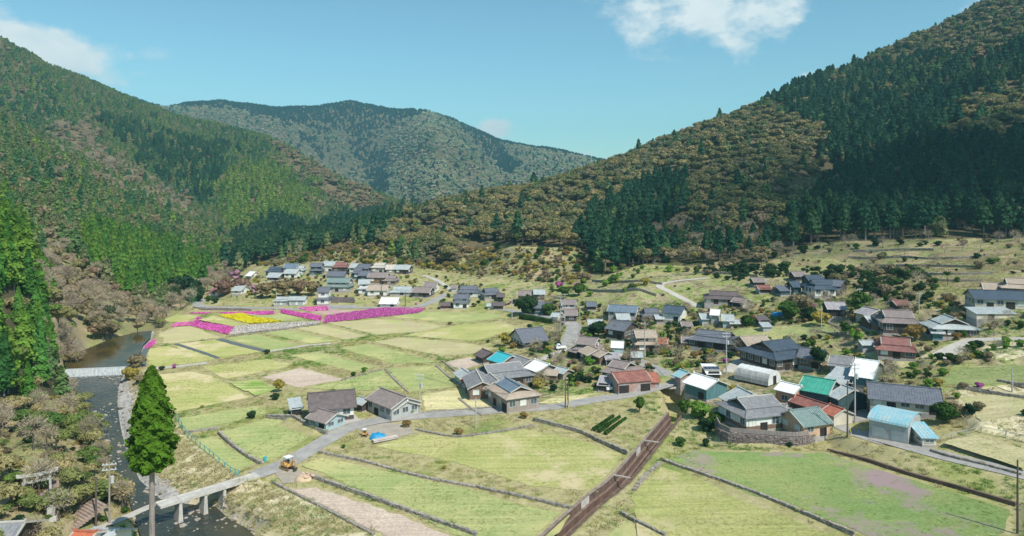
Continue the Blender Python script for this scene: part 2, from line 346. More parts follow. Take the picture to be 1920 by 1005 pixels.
def flatten(poly, zf, fall=1.6, pad=0.0, mask=1.0, only=None):
    W = window(poly, fall + 6)
    if W is None: return
    X, Y = XG[W], YG[W]; ins = inpoly(X, Y, poly); dd, _ = segdist(X, Y, poly, True); pd = pad + 0.006 * Y
    t = np.clip(1 - (dd - pd) / (fall + 0.004 * Y), 0, 1); t = t * t * (3 - 2 * t); t[ins] = 1
    ZG[W] = ZG[W] * (1 - t) + zf * t
    MASK[W] = np.where(ins | (dd < pd * 0.4), np.maximum(MASK[W], mask), MASK[W])
def catmull(P, step=2.0):
    P = [Vector(p) for p in P]; out = []
    for i in range(len(P) - 1):
        p0 = P[max(i - 1, 0)]; p1 = P[i]; p2 = P[i + 1]; p3 = P[min(i + 2, len(P) - 1)]
        k = max(1, int((p2 - p1).length / step))
        for j in range(k):
            t = j / k
            out.append(0.5 * ((2 * p1) + (p2 - p0) * t + (2 * p0 - 5 * p1 + 4 * p2 - p3) * t * t + (3 * p1 - p0 - 3 * p2 + p3) * t ** 3))
    out.append(P[-1]); return out
# ------------------------------------------------------------ ground materials
def field_mat(name, a, b, c, ang, sp=1.2, amt=0.12, bare=None, sc1=0.09):
    """crop land: patches of growth, thin mown or sown lines and specks"""
    if name in MATS: return MATS[name]
    m = bpy.data.materials.new(name); m.use_nodes = True; nt = m.node_tree; nt.nodes.clear(); N = nt.nodes.new; L = nt.links.new
    out = N('ShaderNodeOutputMaterial'); bs = N('ShaderNodeBsdfDiffuse'); L(bs.outputs[0], out.inputs[0]); bs.inputs['Roughness'].default_value = 1
    geo = N('ShaderNodeNewGeometry'); pos = geo.outputs['Position']
    n1 = N('ShaderNodeTexNoise'); n1.inputs['Scale'].default_value = sc1; n1.inputs['Detail'].default_value = 8; n1.inputs['Roughness'].default_value = 0.65; L(pos, n1.inputs['Vector'])
    rp = N('ShaderNodeValToRGB'); cr = rp.color_ramp; cr.elements[0].position = .38; cr.elements[1].position = .64; cr.elements[0].color = (*a, 1); cr.elements[1].color = (*b, 1)
    e = cr.elements.new(.5); e.color = (*c, 1); L(n1.outputs['Fac'], rp.inputs[0]); col = rp.outputs[0]
    mp = N('ShaderNodeMapping'); mp.inputs['Rotation'].default_value = (0, 0, ang); mp.inputs['Scale'].default_value = (0.03, 1, 1); L(pos, mp.inputs[0])
    n2 = N('ShaderNodeTexNoise'); n2.inputs['Scale'].default_value = sp; n2.inputs['Detail'].default_value = 3; L(mp.outputs[0], n2.inputs['Vector'])
    n3 = N('ShaderNodeTexNoise'); n3.inputs['Scale'].default_value = 2.6; n3.inputs['Detail'].default_value = 4; L(pos, n3.inputs['Vector'])
    mr = N('ShaderNodeMapRange'); mr.inputs[1].default_value = .32; mr.inputs[2].default_value = .68; mr.inputs[3].default_value = 1 - amt * 1.4; mr.inputs[4].default_value = 1 + amt * 1.4; L(n2.outputs['Fac'], mr.inputs[0])
    mr2 = N('ShaderNodeMapRange'); mr2.inputs[1].default_value = .3; mr2.inputs[2].default_value = .7; mr2.inputs[3].default_value = .8; mr2.inputs[4].default_value = 1.2; L(n3.outputs['Fac'], mr2.inputs[0])
    mm = N('ShaderNodeMath'); mm.operation = 'MULTIPLY'; L(mr.outputs[0], mm.inputs[0]); L(mr2.outputs[0], mm.inputs[1])
    mx = N('ShaderNodeMix'); mx.data_type = 'RGBA'; mx.blend_type = 'MULTIPLY'; mx.inputs[0].default_value = 1; L(col, mx.inputs[6]); L(mm.outputs[0], mx.inputs[7]); col = mx.outputs[2]
    if bare:
        n4 = N('ShaderNodeTexNoise'); n4.inputs['Scale'].default_value = 0.055; n4.inputs['Detail'].default_value = 7; n4.inputs['Roughness'].default_value = .7
        mp4 = N('ShaderNodeMapping'); mp4.inputs['Location'].default_value = (40, 13, 0); L(pos, mp4.inputs[0]); L(mp4.outputs[0], n4.inputs['Vector'])
        r4 = N('ShaderNodeMapRange'); r4.inputs[1].default_value = .53; r4.inputs[2].default_value = .62; L(n4.outputs['Fac'], r4.inputs[0]); 
        mc = N('ShaderNodeMix'); mc.data_type = 'RGBA'; L(r4.outputs[0], mc.inputs[0]); L(col, mc.inputs[6]); mc.inputs[7].default_value = (*bare, 1); col = mc.outputs[2]
    L(col, bs.inputs[0]); MATS[name] = m; return m
OL = ((.26, .275, .10), (.34, .32, .145), (.30, .30, .12))      # olive hay green
GR = ((.22, .26, .105), (.295, .30, .135), (.255, .28, .12))        # fresh green
BR = ((.34, .28, .19), (.38, .33, .20), (.32, .30, .16))       # fallow brown
SO = ((.35, .28, .24), (.42, .35, .29), (.385, .315, .26))          # bare soil
DRY = ((.46, .40, .24), (.36, .36, .16), (.42, .38, .21))         # pale straw
LEADING = {}
def FM(kind, ang):
    k = '%s_%d' % (kind, round(ang * 4))
    t = {'olive': (OL, 1.5, .085, (.42, .36, .22)), 'green': (GR, 1.4, .08, (.36, .34, .16)), 'fallow': (BR, 1.4, .06, (.30, .31, .13)), 'soil': (SO, 2.2, .08, None), 'dry': (DRY, .9, .09, None),
         'clover': (((.17, .245, .085), (.25, .275, .11), (.20, .255, .095)), 1.0, .05, (.29, .215, .215)), 'crop': (((.16, .25, .06), (.38, .34, .18), (.27, .30, .12)), 1.5, .25, None),
         'mulch': (((.36, .22, .24), (.40, .30, .24), (.34, .24, .22)), 1.5, .12, None)}[kind]
    (a, b, c), sp, amt, bare = t
    return field_mat('field_' + k, a, b, c, ang, sp, amt, bare)
FIELDS = []   # (polygon px, kind, name, z override, row direction px)
def fld(kind, poly, z=None, name='field', rot=None): FIELDS.append((poly, kind, z, name, rot))
fld('fallow', [(291, 645), (300, 625), (330, 613), (358, 613), (425, 631), (345, 642)])
fld('olive', [(279, 690), (276, 655), (328, 647), (405, 671), (385, 678)])
fld('olive', [(333, 645), (407, 637), (490, 659), (415, 672)])
fld('green', [(422, 634), (482, 627), (574, 651), (511, 658)])
fld('green', [(495, 623), (540, 618), (638, 638), (581, 645)])
fld('fallow', [(548, 615), (610, 609), (688, 630), (648, 637)])
fld('fallow', [(612, 605), (690, 598), (790, 603), (850, 617), (705, 628)])
fld('green', [(735, 594), (790, 585), (925, 588), (948, 596), (850, 606), (800, 601)])
fld('olive', [(760, 629), (870, 608), (945, 606), (975, 617), (890, 640)])
fld('fallow', [(700, 641), (755, 633), (885, 645), (925, 655), (880, 664), (830, 668)])
fld('green', [(637, 653), (690, 645), (823, 679), (735, 682)])
fld('green', [(544, 667), (596, 661), (704, 688), (664, 697)])
fld('olive', [(380, 688), (500, 674), (543, 682), (538, 688), (425, 711), (400, 700)])
fld('soil', [(492, 708), (562, 690), (641, 710), (632, 718), (557, 727)])
fld('crop', [(430, 718), (480, 712), (520, 730), (480, 742)], name='vegetable_field')
fld('olive', [(297, 703), (360, 697), (400, 706), (468, 745), (332, 772), (318, 765)])
fld('green', [(335, 785), (480, 762), (500, 775), (352, 811)])
fld('green', [(414, 810), (500, 786), (545, 787), (605, 817), (508, 864), (490, 866), (418, 820)])
fld('green', [(362, 826), (400, 820), (478, 868), (440, 886), (425, 880)])
fld('olive', [(700, 837), (790, 815), (850, 822), (990, 806), (1080, 824), (1168, 853), (1120, 923), (1000, 912), (850, 866)])
fld('green', [(565, 872), (605, 858), (760, 892), (890, 920), (960, 943), (1068, 966), (1030, 1020), (880, 1015), (700, 928)])
fld('soil', [(535, 916), (590, 915), (690, 945), (850, 1006), (740, 1012)], name='ploughed_field')
fld('green', [(575, 728), (640, 715), (714, 694), (752, 726), (700, 733)])
fld('green', [(724, 692), (815, 686), (862, 724), (770, 735)])
fld('dry', [(790, 741), (866, 729), (900, 738), (928, 762), (800, 773)])
fld('soil', [(833, 680), (880, 670), (908, 681), (868, 694)])
fld('olive', [(1186, 930), (1238, 876), (1425, 935), (1590, 1008), (1450, 1100), (1200, 1015)])
fld('clover', [(1258, 862), (1300, 846), (1420, 848), (1545, 850), (1700, 898), (1892, 956), (1885, 1000), (1700, 1030), (1500, 955), (1400, 925)], name='clover_field')
fld('dry', [(1765, 830), (1830, 816), (1925, 845), (1925, 880)])
fld('green', [(1745, 722), (1800, 690), (1925, 683), (1925, 716), (1830, 722)])
fld('green', [(1175, 975), (1215, 1020), (1150, 1080), (1080, 1060)])
fld('dry', [(1620, 655), (1630, 672), (1690, 690), (1740, 675)])
fld('dry', [(1800, 745), (1925, 735), (1925, 775), (1840, 790)])
fld('olive', [(372, 600), (398, 592), (470, 609), (438, 612)])
fld('green', [(462, 590), (520, 586), (575, 599), (530, 603)])
fld('olive', [(300, 602), (330, 590), (372, 592), (352, 605)])
fld('mulch', [(560, 582), (640, 576), (700, 578), (615, 590)], name='mulched_bed')
fld('dry', [(1010, 757), (1040, 745), (1120, 738), (1130, 742), (1040, 758)], name='kitchen_garden')
fld('green', [(1370, 630), (1385, 618), (1560, 605), (1600, 625), (1480, 640)])
FZ = []
def plane_of(poly, damp=0.8):
    """a gently tilted plane through the ground under a picture outline"""
    pts = [G(*p) for p in poly]; cx = sum(p.x for p in pts) / len(pts); cy = sum(p.y for p in pts) / len(pts)
    Am = np.array([[p.x - cx, p.y - cy, 1] for p in pts]); b = np.array([p.z for p in pts])
    a0, b0, c0 = np.linalg.solve(Am.T @ Am + np.diag([40., 40., 0]), Am.T @ b)
    q = math.hypot(a0, b0); k = min(1, .13 / max(q, 1e-6)) * damp; a0 *= k; b0 *= k
    W = []
    for (px, py), p in zip(poly, pts):
        x, y = p.x, p.y
        for _ in range(8):
            z = a0 * (x - cx) + b0 * (y - cy) + c0; nx, ny = PZ(px, py, z); x = .5 * (x + nx); y = .5 * (y + ny)
        W.append((x, y))
    return (a0, b0, c0 - a0 * cx - b0 * cy), W
def level(poly, co, fall=1.6, pad=0.0, mask=1.0):
    W = window(poly, fall + 6)
    if W is None: return
    X, Y = XG[W], YG[W]; ins = inpoly(X, Y, poly); dd, _ = segdist(X, Y, poly, True); pd = pad + 0.006 * Y
    zf = co[0] * X + co[1] * Y + co[2]; zo = ZG[W]; f2 = fall + .004 * Y + np.abs(zo - zf) * .8
    t = np.clip(1 - (dd - pd) / f2, 0, 1); t = t * t * (3 - 2 * t); t[ins] = 1
    ZG[W] = zo * (1 - t) + zf * t
    MASK[W] = np.where(ins | (dd < pd * 0.4), np.maximum(MASK[W], mask), MASK[W])
def poly_world(poly, z=None):
    hits = [G(*p) for p in poly]
    zf = float(np.mean([h.z for h in hits])) if z is None else z
    return [PZ(p[0], p[1], zf) for p in poly], zf
for poly, kind, z, name, rot in FIELDS:
    co, W = plane_of(poly); FZ.append((W, co, kind, name, rot))
for W, co, kind, name, rot in FZ: level(W, co, fall=1.5)
# flower beds (sloping): flattened to a plane through their corners
BEDS = [('magenta', [(356, 610), (373, 596), (440, 612), (427, 629)]), ('magenta', [(355, 583), (513, 584), (513, 590), (480, 591), (357, 589)]),
        ('magenta', [(528, 581), (604, 593), (601, 603), (526, 587)]), ('violet', [(606, 606), (613, 592), (714, 578), (800, 577), (784, 587), (722, 594)]),
        ('magenta', [(270, 651), (291, 634), (288, 648), (275, 655)]), ('pink', [(321, 613), (330, 607), (357, 604), (355, 611)]),
        ('yellow', [(411, 591), (455, 589), (527, 602), (470, 608)]), ('white', [(433, 628), (443, 613), (600, 603), (594, 608), (520, 619)]),
        ('pink', [(560, 578), (612, 574), (615, 582), (580, 584)])]
BW = []
for colr, poly in BEDS:
    pts = [G(*p) for p in poly]; Am = np.array([[p.x, p.y, 1] for p in pts]); b = np.array([p.z for p in pts]); co, *_ = np.linalg.lstsq(Am, b, rcond=None)
    W2 = [(p.x, p.y) for p in pts]; BW.append((colr, W2, co))
    Wd = window(W2, 6); X, Y = XG[Wd], YG[Wd]; ins = inpoly(X, Y, W2); dd, _ = segdist(X, Y, W2, True); t = np.clip(1 - (dd - .8) / 2.5, 0, 1); t[ins] = 1
    ZG[Wd] = ZG[Wd] * (1 - t) + (co[0] * X + co[1] * Y + co[2]) * t; MASK[Wd] = np.where(ins, 1, MASK[Wd])

# house yards and terraces kept level (px polygon, fall)
YARDS = [([(548, 785), (575, 760), (690, 752), (775, 770), (780, 785), (700, 785), (650, 803), (612, 812)], 1.0, 1.2),
         ([(1356, 792), (1374, 806), (1440, 811), (1492, 812), (1535, 798), (1565, 785), (1500, 765), (1390, 765)], 3.5, .2),
         ([(1570, 800), (1640, 830), (1760, 838), (1790, 805), (1700, 770), (1590, 775)], None, 2),
         ([(1600, 625), (1620, 600), (1720, 600), (1810, 620), (1790, 645), (1640, 640)], None, 2), ([(1815, 580), (1925, 580), (1925, 560), (1815, 560)], None, 2),
         ([(505, 582), (670, 578), (760, 580), (660, 570)], None, 2), ([(870, 745), (915, 785), (1000, 778), (1000, 740), (960, 700), (870, 700)], None, 2)]
for poly, z, fall in YARDS:
    if z is None: co, W = plane_of(poly, 1.0); level(W, co, fall=fall, mask=0.0)
    else: W, zf = poly_world(poly, z); flatten(W, zf, fall=fall, mask=0.0)

# roads ------------------------------------------------------------
ROADS = [('road', 'asphalt', 4.2, [(478, 896), (510, 880), (540, 868), (600, 835), (640, 806), (680, 793), (740, 783), (850, 777), (960, 768), (1040, 762), (1110, 751), (1180, 740), (1235, 726), (1262, 714)]),
         ('road', 'asphalt', 4.4, [(1262, 714), (1246, 698), (1205, 682), (1172, 668)]),
         ('road', 'asphalt', 4.0, [(1262, 714), (1300, 704), (1330, 700)]), ('lane', 'concrete', 2.6, [(1365, 700), (1378, 684), (1392, 672)]),
         ('road', 'asphalt', 5.2, [(1062, 650), (1068, 635), (1076, 612), (1058, 600), (1010, 590), (975, 586), (940, 580)]),
         ('lane', 'concrete', 2.4, [(1172, 668), (1130, 655), (1085, 653), (1050, 660), (1005, 680)]),
         ('road', 'asphalt', 4.4, [(1545, 792), (1580, 800), (1640, 820), (1750, 850), (1840, 872), (1960, 900)]),
         ('road', 'asphalt', 3.4, [(1590, 793), (1625, 775), (1620, 755)]),
         ('lane', 'concrete', 4.2, [(1758, 676), (1790, 655), (1822, 639), (1860, 633), (1940, 630)]),
         ('hill_road', 'concrete', 3.2, [(1310, 577), (1285, 563), (1256, 548), (1236, 535), (1262, 528), (1330, 520)]),
         ('road', 'asphalt', 4.5, [(378, 560), (372, 570), (400, 575), (470, 577), (560, 580), (660, 577), (720, 577), (775, 577), (800, 570), (822, 560), (846, 547)]),
         ('lane', 'concrete', 2.6, [(846, 547), (835, 535), (815, 524), (795, 516)]),
         ('footpath', 'concrete', 1.8, [(120, 1004), (180, 992), (235, 975), (280, 958), (300, 950)]),
         ('farm_path', 'wet_asphalt', 1.6, [(329, 645), (370, 658), (410, 672)]), ('farm_path', 'wet_asphalt', 2.6, [(410, 636), (450, 647), (502, 660)]),
         ('farm_path', 'concrete', 2.6, [(282, 692), (330, 688), (388, 680)]), ('farm_path', 'wet_asphalt', 2.0, [(275, 654), (268, 668), (267, 688)]),
         ('farm_path', 'concrete', 2.0, [(502, 660), (540, 654), (585, 647), (620, 644)])]
RD = []
for name, mk, wd, poly in ROADS:
    pts = [G(*p) for p in poly]; c = catmull(pts, 2.5); zs = np.array([H(p.x, p.y) for p in c])
    k = 9; zp = np.pad(zs, k // 2, mode='edge'); zs = np.convolve(zp, np.ones(k) / k, 'valid')
    if name == 'road' and poly[0] == (478, 896): zs[:3] = 0.05
    W2 = [(p.x, p.y) for p in c]; Wd = window(W2, 8); X, Y = XG[Wd], YG[Wd]; dd, tb = segdist(X, Y, W2, False)
    zz = np.interp(tb, np.arange(len(zs)), zs); t = np.clip(1 - (dd - wd / 2 - .5 - .004 * Y) / (1.2 + .004 * Y), 0, 1); t = t * t * (3 - 2 * t)
    ZG[Wd] = ZG[Wd] * (1 - t) + zz * t; MASK[Wd] = np.where(dd < wd / 2 + .1, 1, MASK[Wd]); RD.append((name, mk, wd, W2, zs))
PADS = [('gravel_yard', 'gravel', [(665, 800), (700, 792), (772, 795), (775, 812), (740, 822), (700, 822)]), ('gravel_yard', 'gravel', [(512, 884), (545, 874), (575, 890), (572, 903), (530, 908)]),
        ('concrete_yard', 'concrete', [(628, 782), (660, 775), (678, 788), (645, 797)]), ('farm_yard', 'yardsoil', [(1366, 808), (1375, 813), (1440, 818), (1452, 806), (1420, 790), (1380, 800)]),
        ('asphalt_yard', 'asphalt', [(1582, 796), (1625, 812), (1668, 820), (1690, 828), (1650, 835), (1600, 818), (1560, 800)]), ('asphalt_yard', 'asphalt', [(600, 577), (668, 579), (668, 572), (605, 572)]),
        ('gravel_yard', 'gravel', [(948, 762), (1000, 764), (1000, 740), (985, 740)]), ('gravel_yard', 'gravel', [(1570, 742), (1610, 736), (1625, 755), (1590, 760)])]
PD = []
for name, mk, poly in PADS:
    co, W = plane_of(poly, 1.0); level(W, co, fall=1.0); PD.append((name, mk, W, co))
# river and drainage channel ------------------------------------------------------------
UP = [(-40, 700), (125, 694), (120, 680), (160, 655), (215, 632), (262, 622), (285, 620), (283, 632), (270, 645), (262, 662), (240, 688)]
LO = [(90, 706), (128, 702), (232, 697), (222, 725), (220, 760), (226, 800), (238, 850), (262, 900), (300, 935), (352, 945), (405, 950), (428, 972), (462, 990), (488, 1015), (420, 1040), (290, 1060), (262, 1000), (240, 930), (215, 890), (190, 830), (160, 770), (140, 730)]
UPW = [PZ(x, y, -1.7) for x, y in UP]; LOW = [PZ(x, y, -3.4) for x, y in LO]
GB = [PZ(x, y, -3.1) for x, y in [(195, 705), (236, 700), (246, 740), (252, 800), (262, 850), (300, 900), (350, 940), (300, 960), (240, 870), (215, 790)]]
def dig(poly, zf, bank=5.0):
    Wd = window(poly, bank + 3); X, Y = XG[Wd], YG[Wd]; ins = inpoly(X, Y, poly); dd, _ = segdist(X, Y, poly, True)
    t = np.clip(1 - dd / bank, 0, 1); t[ins] = 1; t = t * t * (3 - 2 * t)
    zz = ZG[Wd]; ZG[Wd] = np.where(zz > zf, zz * (1 - t) + zf * t, zz); MASK[Wd] = np.where(ins, 2, MASK[Wd])
dig(GB, -2.9, 3.0); dig(UPW, -2.6, 2.0); dig(LOW, -4.0, 2.0)
CHL = [(1255, 774), (1215, 820), (1152, 893), (1105, 930), (1060, 969), (1015, 1010), (960, 1060)]
zc0 = [H(*G(*p).xy) + 0.2 for p in CHL]
CHW = [Vector((*PZ(p[0], p[1], z), z)) for p, z in zip(CHL, zc0)]
CHC = catmull(CHW, 2.4); CWID = 2.6; CDEP = 3.3
CHC = [Vector((p.x, p.y, p.z)) for p in CHC]
def offs(path, o):
    out = []
    for i, p in enumerate(path):
        a = path[max(i - 1, 0)]; b = path[min(i + 1, len(path) - 1)]; d = (b - a); d.z = 0; d.normalize()
        out.append(Vector((p.x + d.y * o, p.y - d.x * o, p.z)))
    return out
# path runs towards the camera; the left bank (seen) is the path, the channel lies to the viewer's right of it
sgn = 1 if offs(CHC, 1)[5].x > CHC[5].x else -1
CHR = offs(CHC, sgn * CWID)
mid = offs(CHC, sgn * CWID / 2)
Wd = window([(p.x, p.y) for p in mid], 8); X, Y = XG[Wd], YG[Wd]; dd, tb = segdist(X, Y, [(p.x, p.y) for p in mid], False)
zz = np.interp(tb, np.arange(len(mid)), [p.z for p in mid]); edge = np.clip(1 - (dd - CWID / 2 - .7) / 1.4, 0, 1)
ZG[Wd] = ZG[Wd] * (1 - edge) + (zz - .1) * edge; ZG[Wd] = np.where(dd < CWID / 2 + 0.15, zz - CDEP - .35, ZG[Wd]); MASK[Wd] = np.where(dd < CWID / 2 + 1, 1, MASK[Wd])
# stream gully under the road bridge
GUL = [G(1262, 722), G(1266, 745), G(1262, 772)]
Wd = window([(p.x, p.y) for p in GUL], 8); X, Y = XG[Wd], YG[Wd]; dd, tb = segdist(X, Y, [(p.x, p.y) for p in GUL], False)
t = np.clip(1 - (dd - 1.6) / 1.6, 0, 1); ZG[Wd] = ZG[Wd] * (1 - t) + (-1.9) * t; MASK[Wd] = np.where(t > .3, 1, MASK[Wd])

# ------------------------------------------------------------ forest regions (outlines in picture coordinates of the ground)
PXG = CX + F * XG / YG; PYG = HY + F * (CZ - ZG) / YG
RV = [(1e4, 448), (1e4, 2e4), (150, 2e4), (150, 1010), (262, 960), (262, 880), (235, 760), (245, 690), (290, 625), (330, 590), (372, 562), (400, 548), (440, 520), (470, 497), (520, 487), (600, 472), (640, 458), (695, 462), (770, 494), (850, 500), (880, 470), (930, 462), (1075, 466), (1110, 500), (1130, 520), (1200, 496), (1290, 500), (1350, 492), (1420, 500), (1470, 478), (1530, 456), (1700, 450), (1920, 447)]
KP = [('none', RV),
      ('cypress', [(415, 500), (430, 470), (500, 425), (560, 425), (600, 440), (650, 415), (720, 400), (735, 415), (690, 462), (640, 470), (600, 478), (470, 500), (440, 522)]),
      ('bare', [(60, 420), (125, 475), (200, 555), (300, 590), (380, 520), (430, 500), (440, 530), (372, 562), (300, 640), (250, 640), (150, 700), (84, 740), (84, 600), (70, 520)]),
      ('cedar', [(-2000, 300), (0, 395), (40, 460), (72, 540), (84, 620), (84, 690), (60, 735), (0, 770), (-2000, 800)]),
      ('mixed', [(-2000, 760), (95, 745), (140, 700), (300, 800), (300, 1100), (-2000, 3000)]),
      ('cedar', [(140, 440), (230, 445), (340, 470), (400, 490), (380, 520), (320, 560), (230, 570), (170, 520)]),
      ('cypress', [(150, 225), (260, 245), (300, 262), (425, 282), (412, 335), (368, 392), (330, 362), (270, 312)]),  # dark kind along the left gully puts its shadow into tree colour
      ('bare', [(100, 235), (150, 240), (215, 300), (330, 370), (390, 470), (340, 430), (280, 385), (180, 325), (100, 275)]),
      ('brown', [(505, 250), (560, 255), (640, 310), (745, 385), (700, 400), (620, 400), (575, 345), (530, 320)]),
      ('greenbright', [(400, 330), (530, 310), (600, 390), (560, 440), (440, 440), (380, 400)]),
      ('gold', [(690, 395), (860, 355), (1130, 290), (1300, 228), (1420, 200), (1490, 225), (1545, 260), (1552, 360), (1470, 450), (1300, 430), (1290, 330), (1190, 350), (1100, 430), (1080, 480), (830, 505), (680, 470)]),
      ('brownmix', [(1540, 145), (1870, -20), (2400, -300), (2400, 30), (1920, 105), (1760, 135), (1640, 130), (1560, 165)]),
      ('gold', [(1800, 225), (1920, 165), (2400, 120), (2400, 240), (1900, 270), (1780, 270)]),
      ('edge', [(1190, 440), (1300, 420), (1450, 440), (1470, 480), (1440, 505), (1350, 495), (1190, 500)])]
KN = ['none', 'cypress', 'bare', 'cedar', 'mixed', 'brown', 'greenbright', 'gold', 'brownmix', 'edge', 'conifer', 'far_dark', 'far_light']
KG = np.full((NV, NU), KN.index('conifer'))
KG[(XG > -30) & (YG > 270) & (YG < 900)] = KN.index('cypress')
jx = (fbm(XG + 900, YG, 34, 3) - .5) * 90; jy = (fbm(XG, YG + 700, 34, 3) - .5) * 60
for k, poly in KP[::-1]:
    q = 0 if k == 'none' else 1
    KG = np.where(inpoly(PXG + jx * q, PYG + jy * q * np.clip(YG / 500, .3, 1), poly), KN.index(k), KG)
FD = [(0, 150), (250, 170), (350, 182), (450, 180), (560, 192), (655, 178), (800, 195), (1000, 262), (1140, 290), (1140, 305), (1040, 285), (940, 270), (870, 238), (800, 208), (750, 235), (690, 275), (640, 258), (600, 250), (520, 232), (460, 215), (420, 205), (300, 200), (100, 240)]
KG = np.where(YG > 1420, np.where(inpoly(PXG, PYG, FD) | inpoly(PXG + jx * .3, PYG, [(640, 262), (700, 268), (722, 300), (728, 372), (700, 372), (676, 320)]) | inpoly(PXG + jx * .3, PYG, [(860, 238), (905, 248), (975, 310), (960, 335), (915, 300)]) | inpoly(PXG + jx * .3, PYG, [(540, 240), (575, 255), (620, 300), (600, 300)]), KN.index('far_dark'), KN.index('far_light')), KG)  # dark kind also fills valley strips, painting the shade of the folds
KG = np.where((YG < 600) & (YG > 240) & (PXG > 700) & (KG == KN.index('none')) & (ZG > 60), KN.index('cypress'), KG)
KG = np.where((YG < 300) & (KG == KN.index('conifer')) & (PXG > 110), 0, KG)
KG = np.where((KG == 0) & (YG > 150) & (YG < 420) & inpoly(PXG, PYG, [(60, 420), (200, 540), (300, 585), (380, 520), (420, 530), (372, 560), (290, 618), (215, 630), (160, 652), (118, 690), (84, 740), (70, 540)]), KN.index('bare'), KG)
KG = np.where(YG < 85, np.where(XG < -55, KN.index('mixed'), 0), KG)
KG = np.where((KG > 0) & (MASK >= 1), 0, KG)

# ground mesh ------------------------------------------------------------
def land(name, c, sc_, pal, fine=.25):
    m = bpy.data.materials.new(name); m.use_nodes = True; nt = m.node_tree; nt.nodes.clear(); N = nt.nodes.new; L = nt.links.new
    out = N('ShaderNodeOutputMaterial'); bs = N('ShaderNodeBsdfDiffuse'); L(bs.outputs[0], out.inputs[0]); geo = N('ShaderNodeNewGeometry'); pos = geo.outputs['Position']
    n1 = N('ShaderNodeTexNoise'); n1.inputs['Scale'].default_value = sc_; n1.inputs['Detail'].default_value = 9; n1.inputs['Roughness'].default_value = .68; L(pos, n1.inputs['Vector'])
    rp = N('ShaderNodeValToRGB'); cr = rp.color_ramp
    while len(cr.elements) < len(pal): cr.elements.new(.5)
    for i, q in enumerate(pal): cr.elements[i].position = .32 + .36 * i / (len(pal) - 1); cr.elements[i].color = (*q, 1)
    L(n1.outputs['Fac'], rp.inputs[0])
    n2 = N('ShaderNodeTexNoise'); n2.inputs['Scale'].default_value = 1.3; n2.inputs['Detail'].default_value = 6; n2.inputs['Roughness'].default_value = .7; L(pos, n2.inputs['Vector'])
    mr = N('ShaderNodeMapRange'); mr.inputs[1].default_value = .3; mr.inputs[2].default_value = .7; mr.inputs[3].default_value = 1 - fine; mr.inputs[4].default_value = 1 + fine; L(n2.outputs['Fac'], mr.inputs[0])
    mx = N('ShaderNodeMix'); mx.data_type = 'RGBA'; mx.blend_type = 'MULTIPLY'; mx.inputs[0].default_value = 1; L(rp.outputs[0], mx.inputs[6]); L(mr.outputs[0], mx.inputs[7])
    sp = N('ShaderNodeSeparateXYZ'); L(geo.outputs['Normal'], sp.inputs[0]); sr = N('ShaderNodeMapRange'); sr.inputs[1].default_value = .93; sr.inputs[2].default_value = .72; sr.inputs[3].default_value = 0; sr.inputs[4].default_value = .75; L(sp.outputs[2], sr.inputs[0])
    ms = N('ShaderNodeMix'); ms.data_type = 'RGBA'; L(sr.outputs[0], ms.inputs[0]); L(mx.outputs[2], ms.inputs[6]); ms.inputs[7].default_value = (*c, 1); L(ms.outputs[2], bs.inputs[0])
    return m
M_meadow = land('meadow', (.38, .33, .19), .06, [(.18, .23, .075), (.27, .28, .10), (.38, .33, .18), (.30, .28, .125), (.40, .34, .21)])
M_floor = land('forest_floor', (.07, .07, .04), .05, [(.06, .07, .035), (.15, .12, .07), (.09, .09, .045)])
M_scrub = land('scrub_land', (.30, .24, .16), .05, [(.33, .26, .16), (.25, .20, .12), (.21, .23, .09), (.38, .30, .19), (.24, .19, .12)])
M_vil = land('garden_ground', (.26, .20, .14), .09, [(.17, .24, .07), (.30, .24, .15), (.24, .29, .09), (.36, .30, .19), (.20, .17, .11), (.30, .32, .12)], .35)
M_dry = land('dry_bank', (.44, .38, .26), .08, [(.52, .45, .29), (.40, .35, .20), (.56, .49, .34), (.36, .34, .17), (.50, .43, .29)], .3)
M_bed = land('river_gravel', (.22, .21, .20), .3, [(.30, .29, .27), (.42, .40, .38), (.24, .23, .22)], .35)
V = np.stack([XG, YG, ZG], -1).reshape(-1, 3)
ii = (np.arange(NV - 1)[:, None] * NU + np.arange(NU - 1)[None]).ravel()
Q = np.stack([ii, ii + 1, ii + NU + 1, ii + NU], 1)
gm = np_mesh('ground', V, Q, None, smooth=True)
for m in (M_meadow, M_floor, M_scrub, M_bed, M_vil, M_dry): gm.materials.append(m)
SCR = [(470, 500), (560, 480), (640, 455), (700, 458), (780, 492), (860, 500), (880, 468), (1080, 466), (1130, 520), (1080, 535), (990, 530), (900, 520), (820, 508), (720, 498), (600, 492), (520, 500)]
SCR2 = [(1300, 500), (1460, 475), (1530, 452), (1930, 445), (1930, 510), (1800, 530), (1720, 540), (1600, 520), (1450, 510)]
VILL = [(960, 540), (1100, 530), (1300, 510), (1500, 500), (2200, 480), (2200, 800), (1900, 800), (1780, 780), (1560, 800), (1340, 800), (1270, 720), (1180, 735), (1000, 755), (930, 700), (1050, 630)]
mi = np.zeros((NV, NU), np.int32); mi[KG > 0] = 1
isscr = (inpoly(PXG, PYG, SCR) | inpoly(PXG, PYG, SCR2)) & (YG < 700) & (KG == 0); mi[isscr] = 2; mi[(KG == KN.index('mixed')) | ((KG == KN.index('bare')) & (YG < 420))] = 2; isvil = inpoly(PXG + jx * .4, PYG, VILL) & (YG < 420) & (KG == 0) & (mi == 0); mi[isvil] = 4
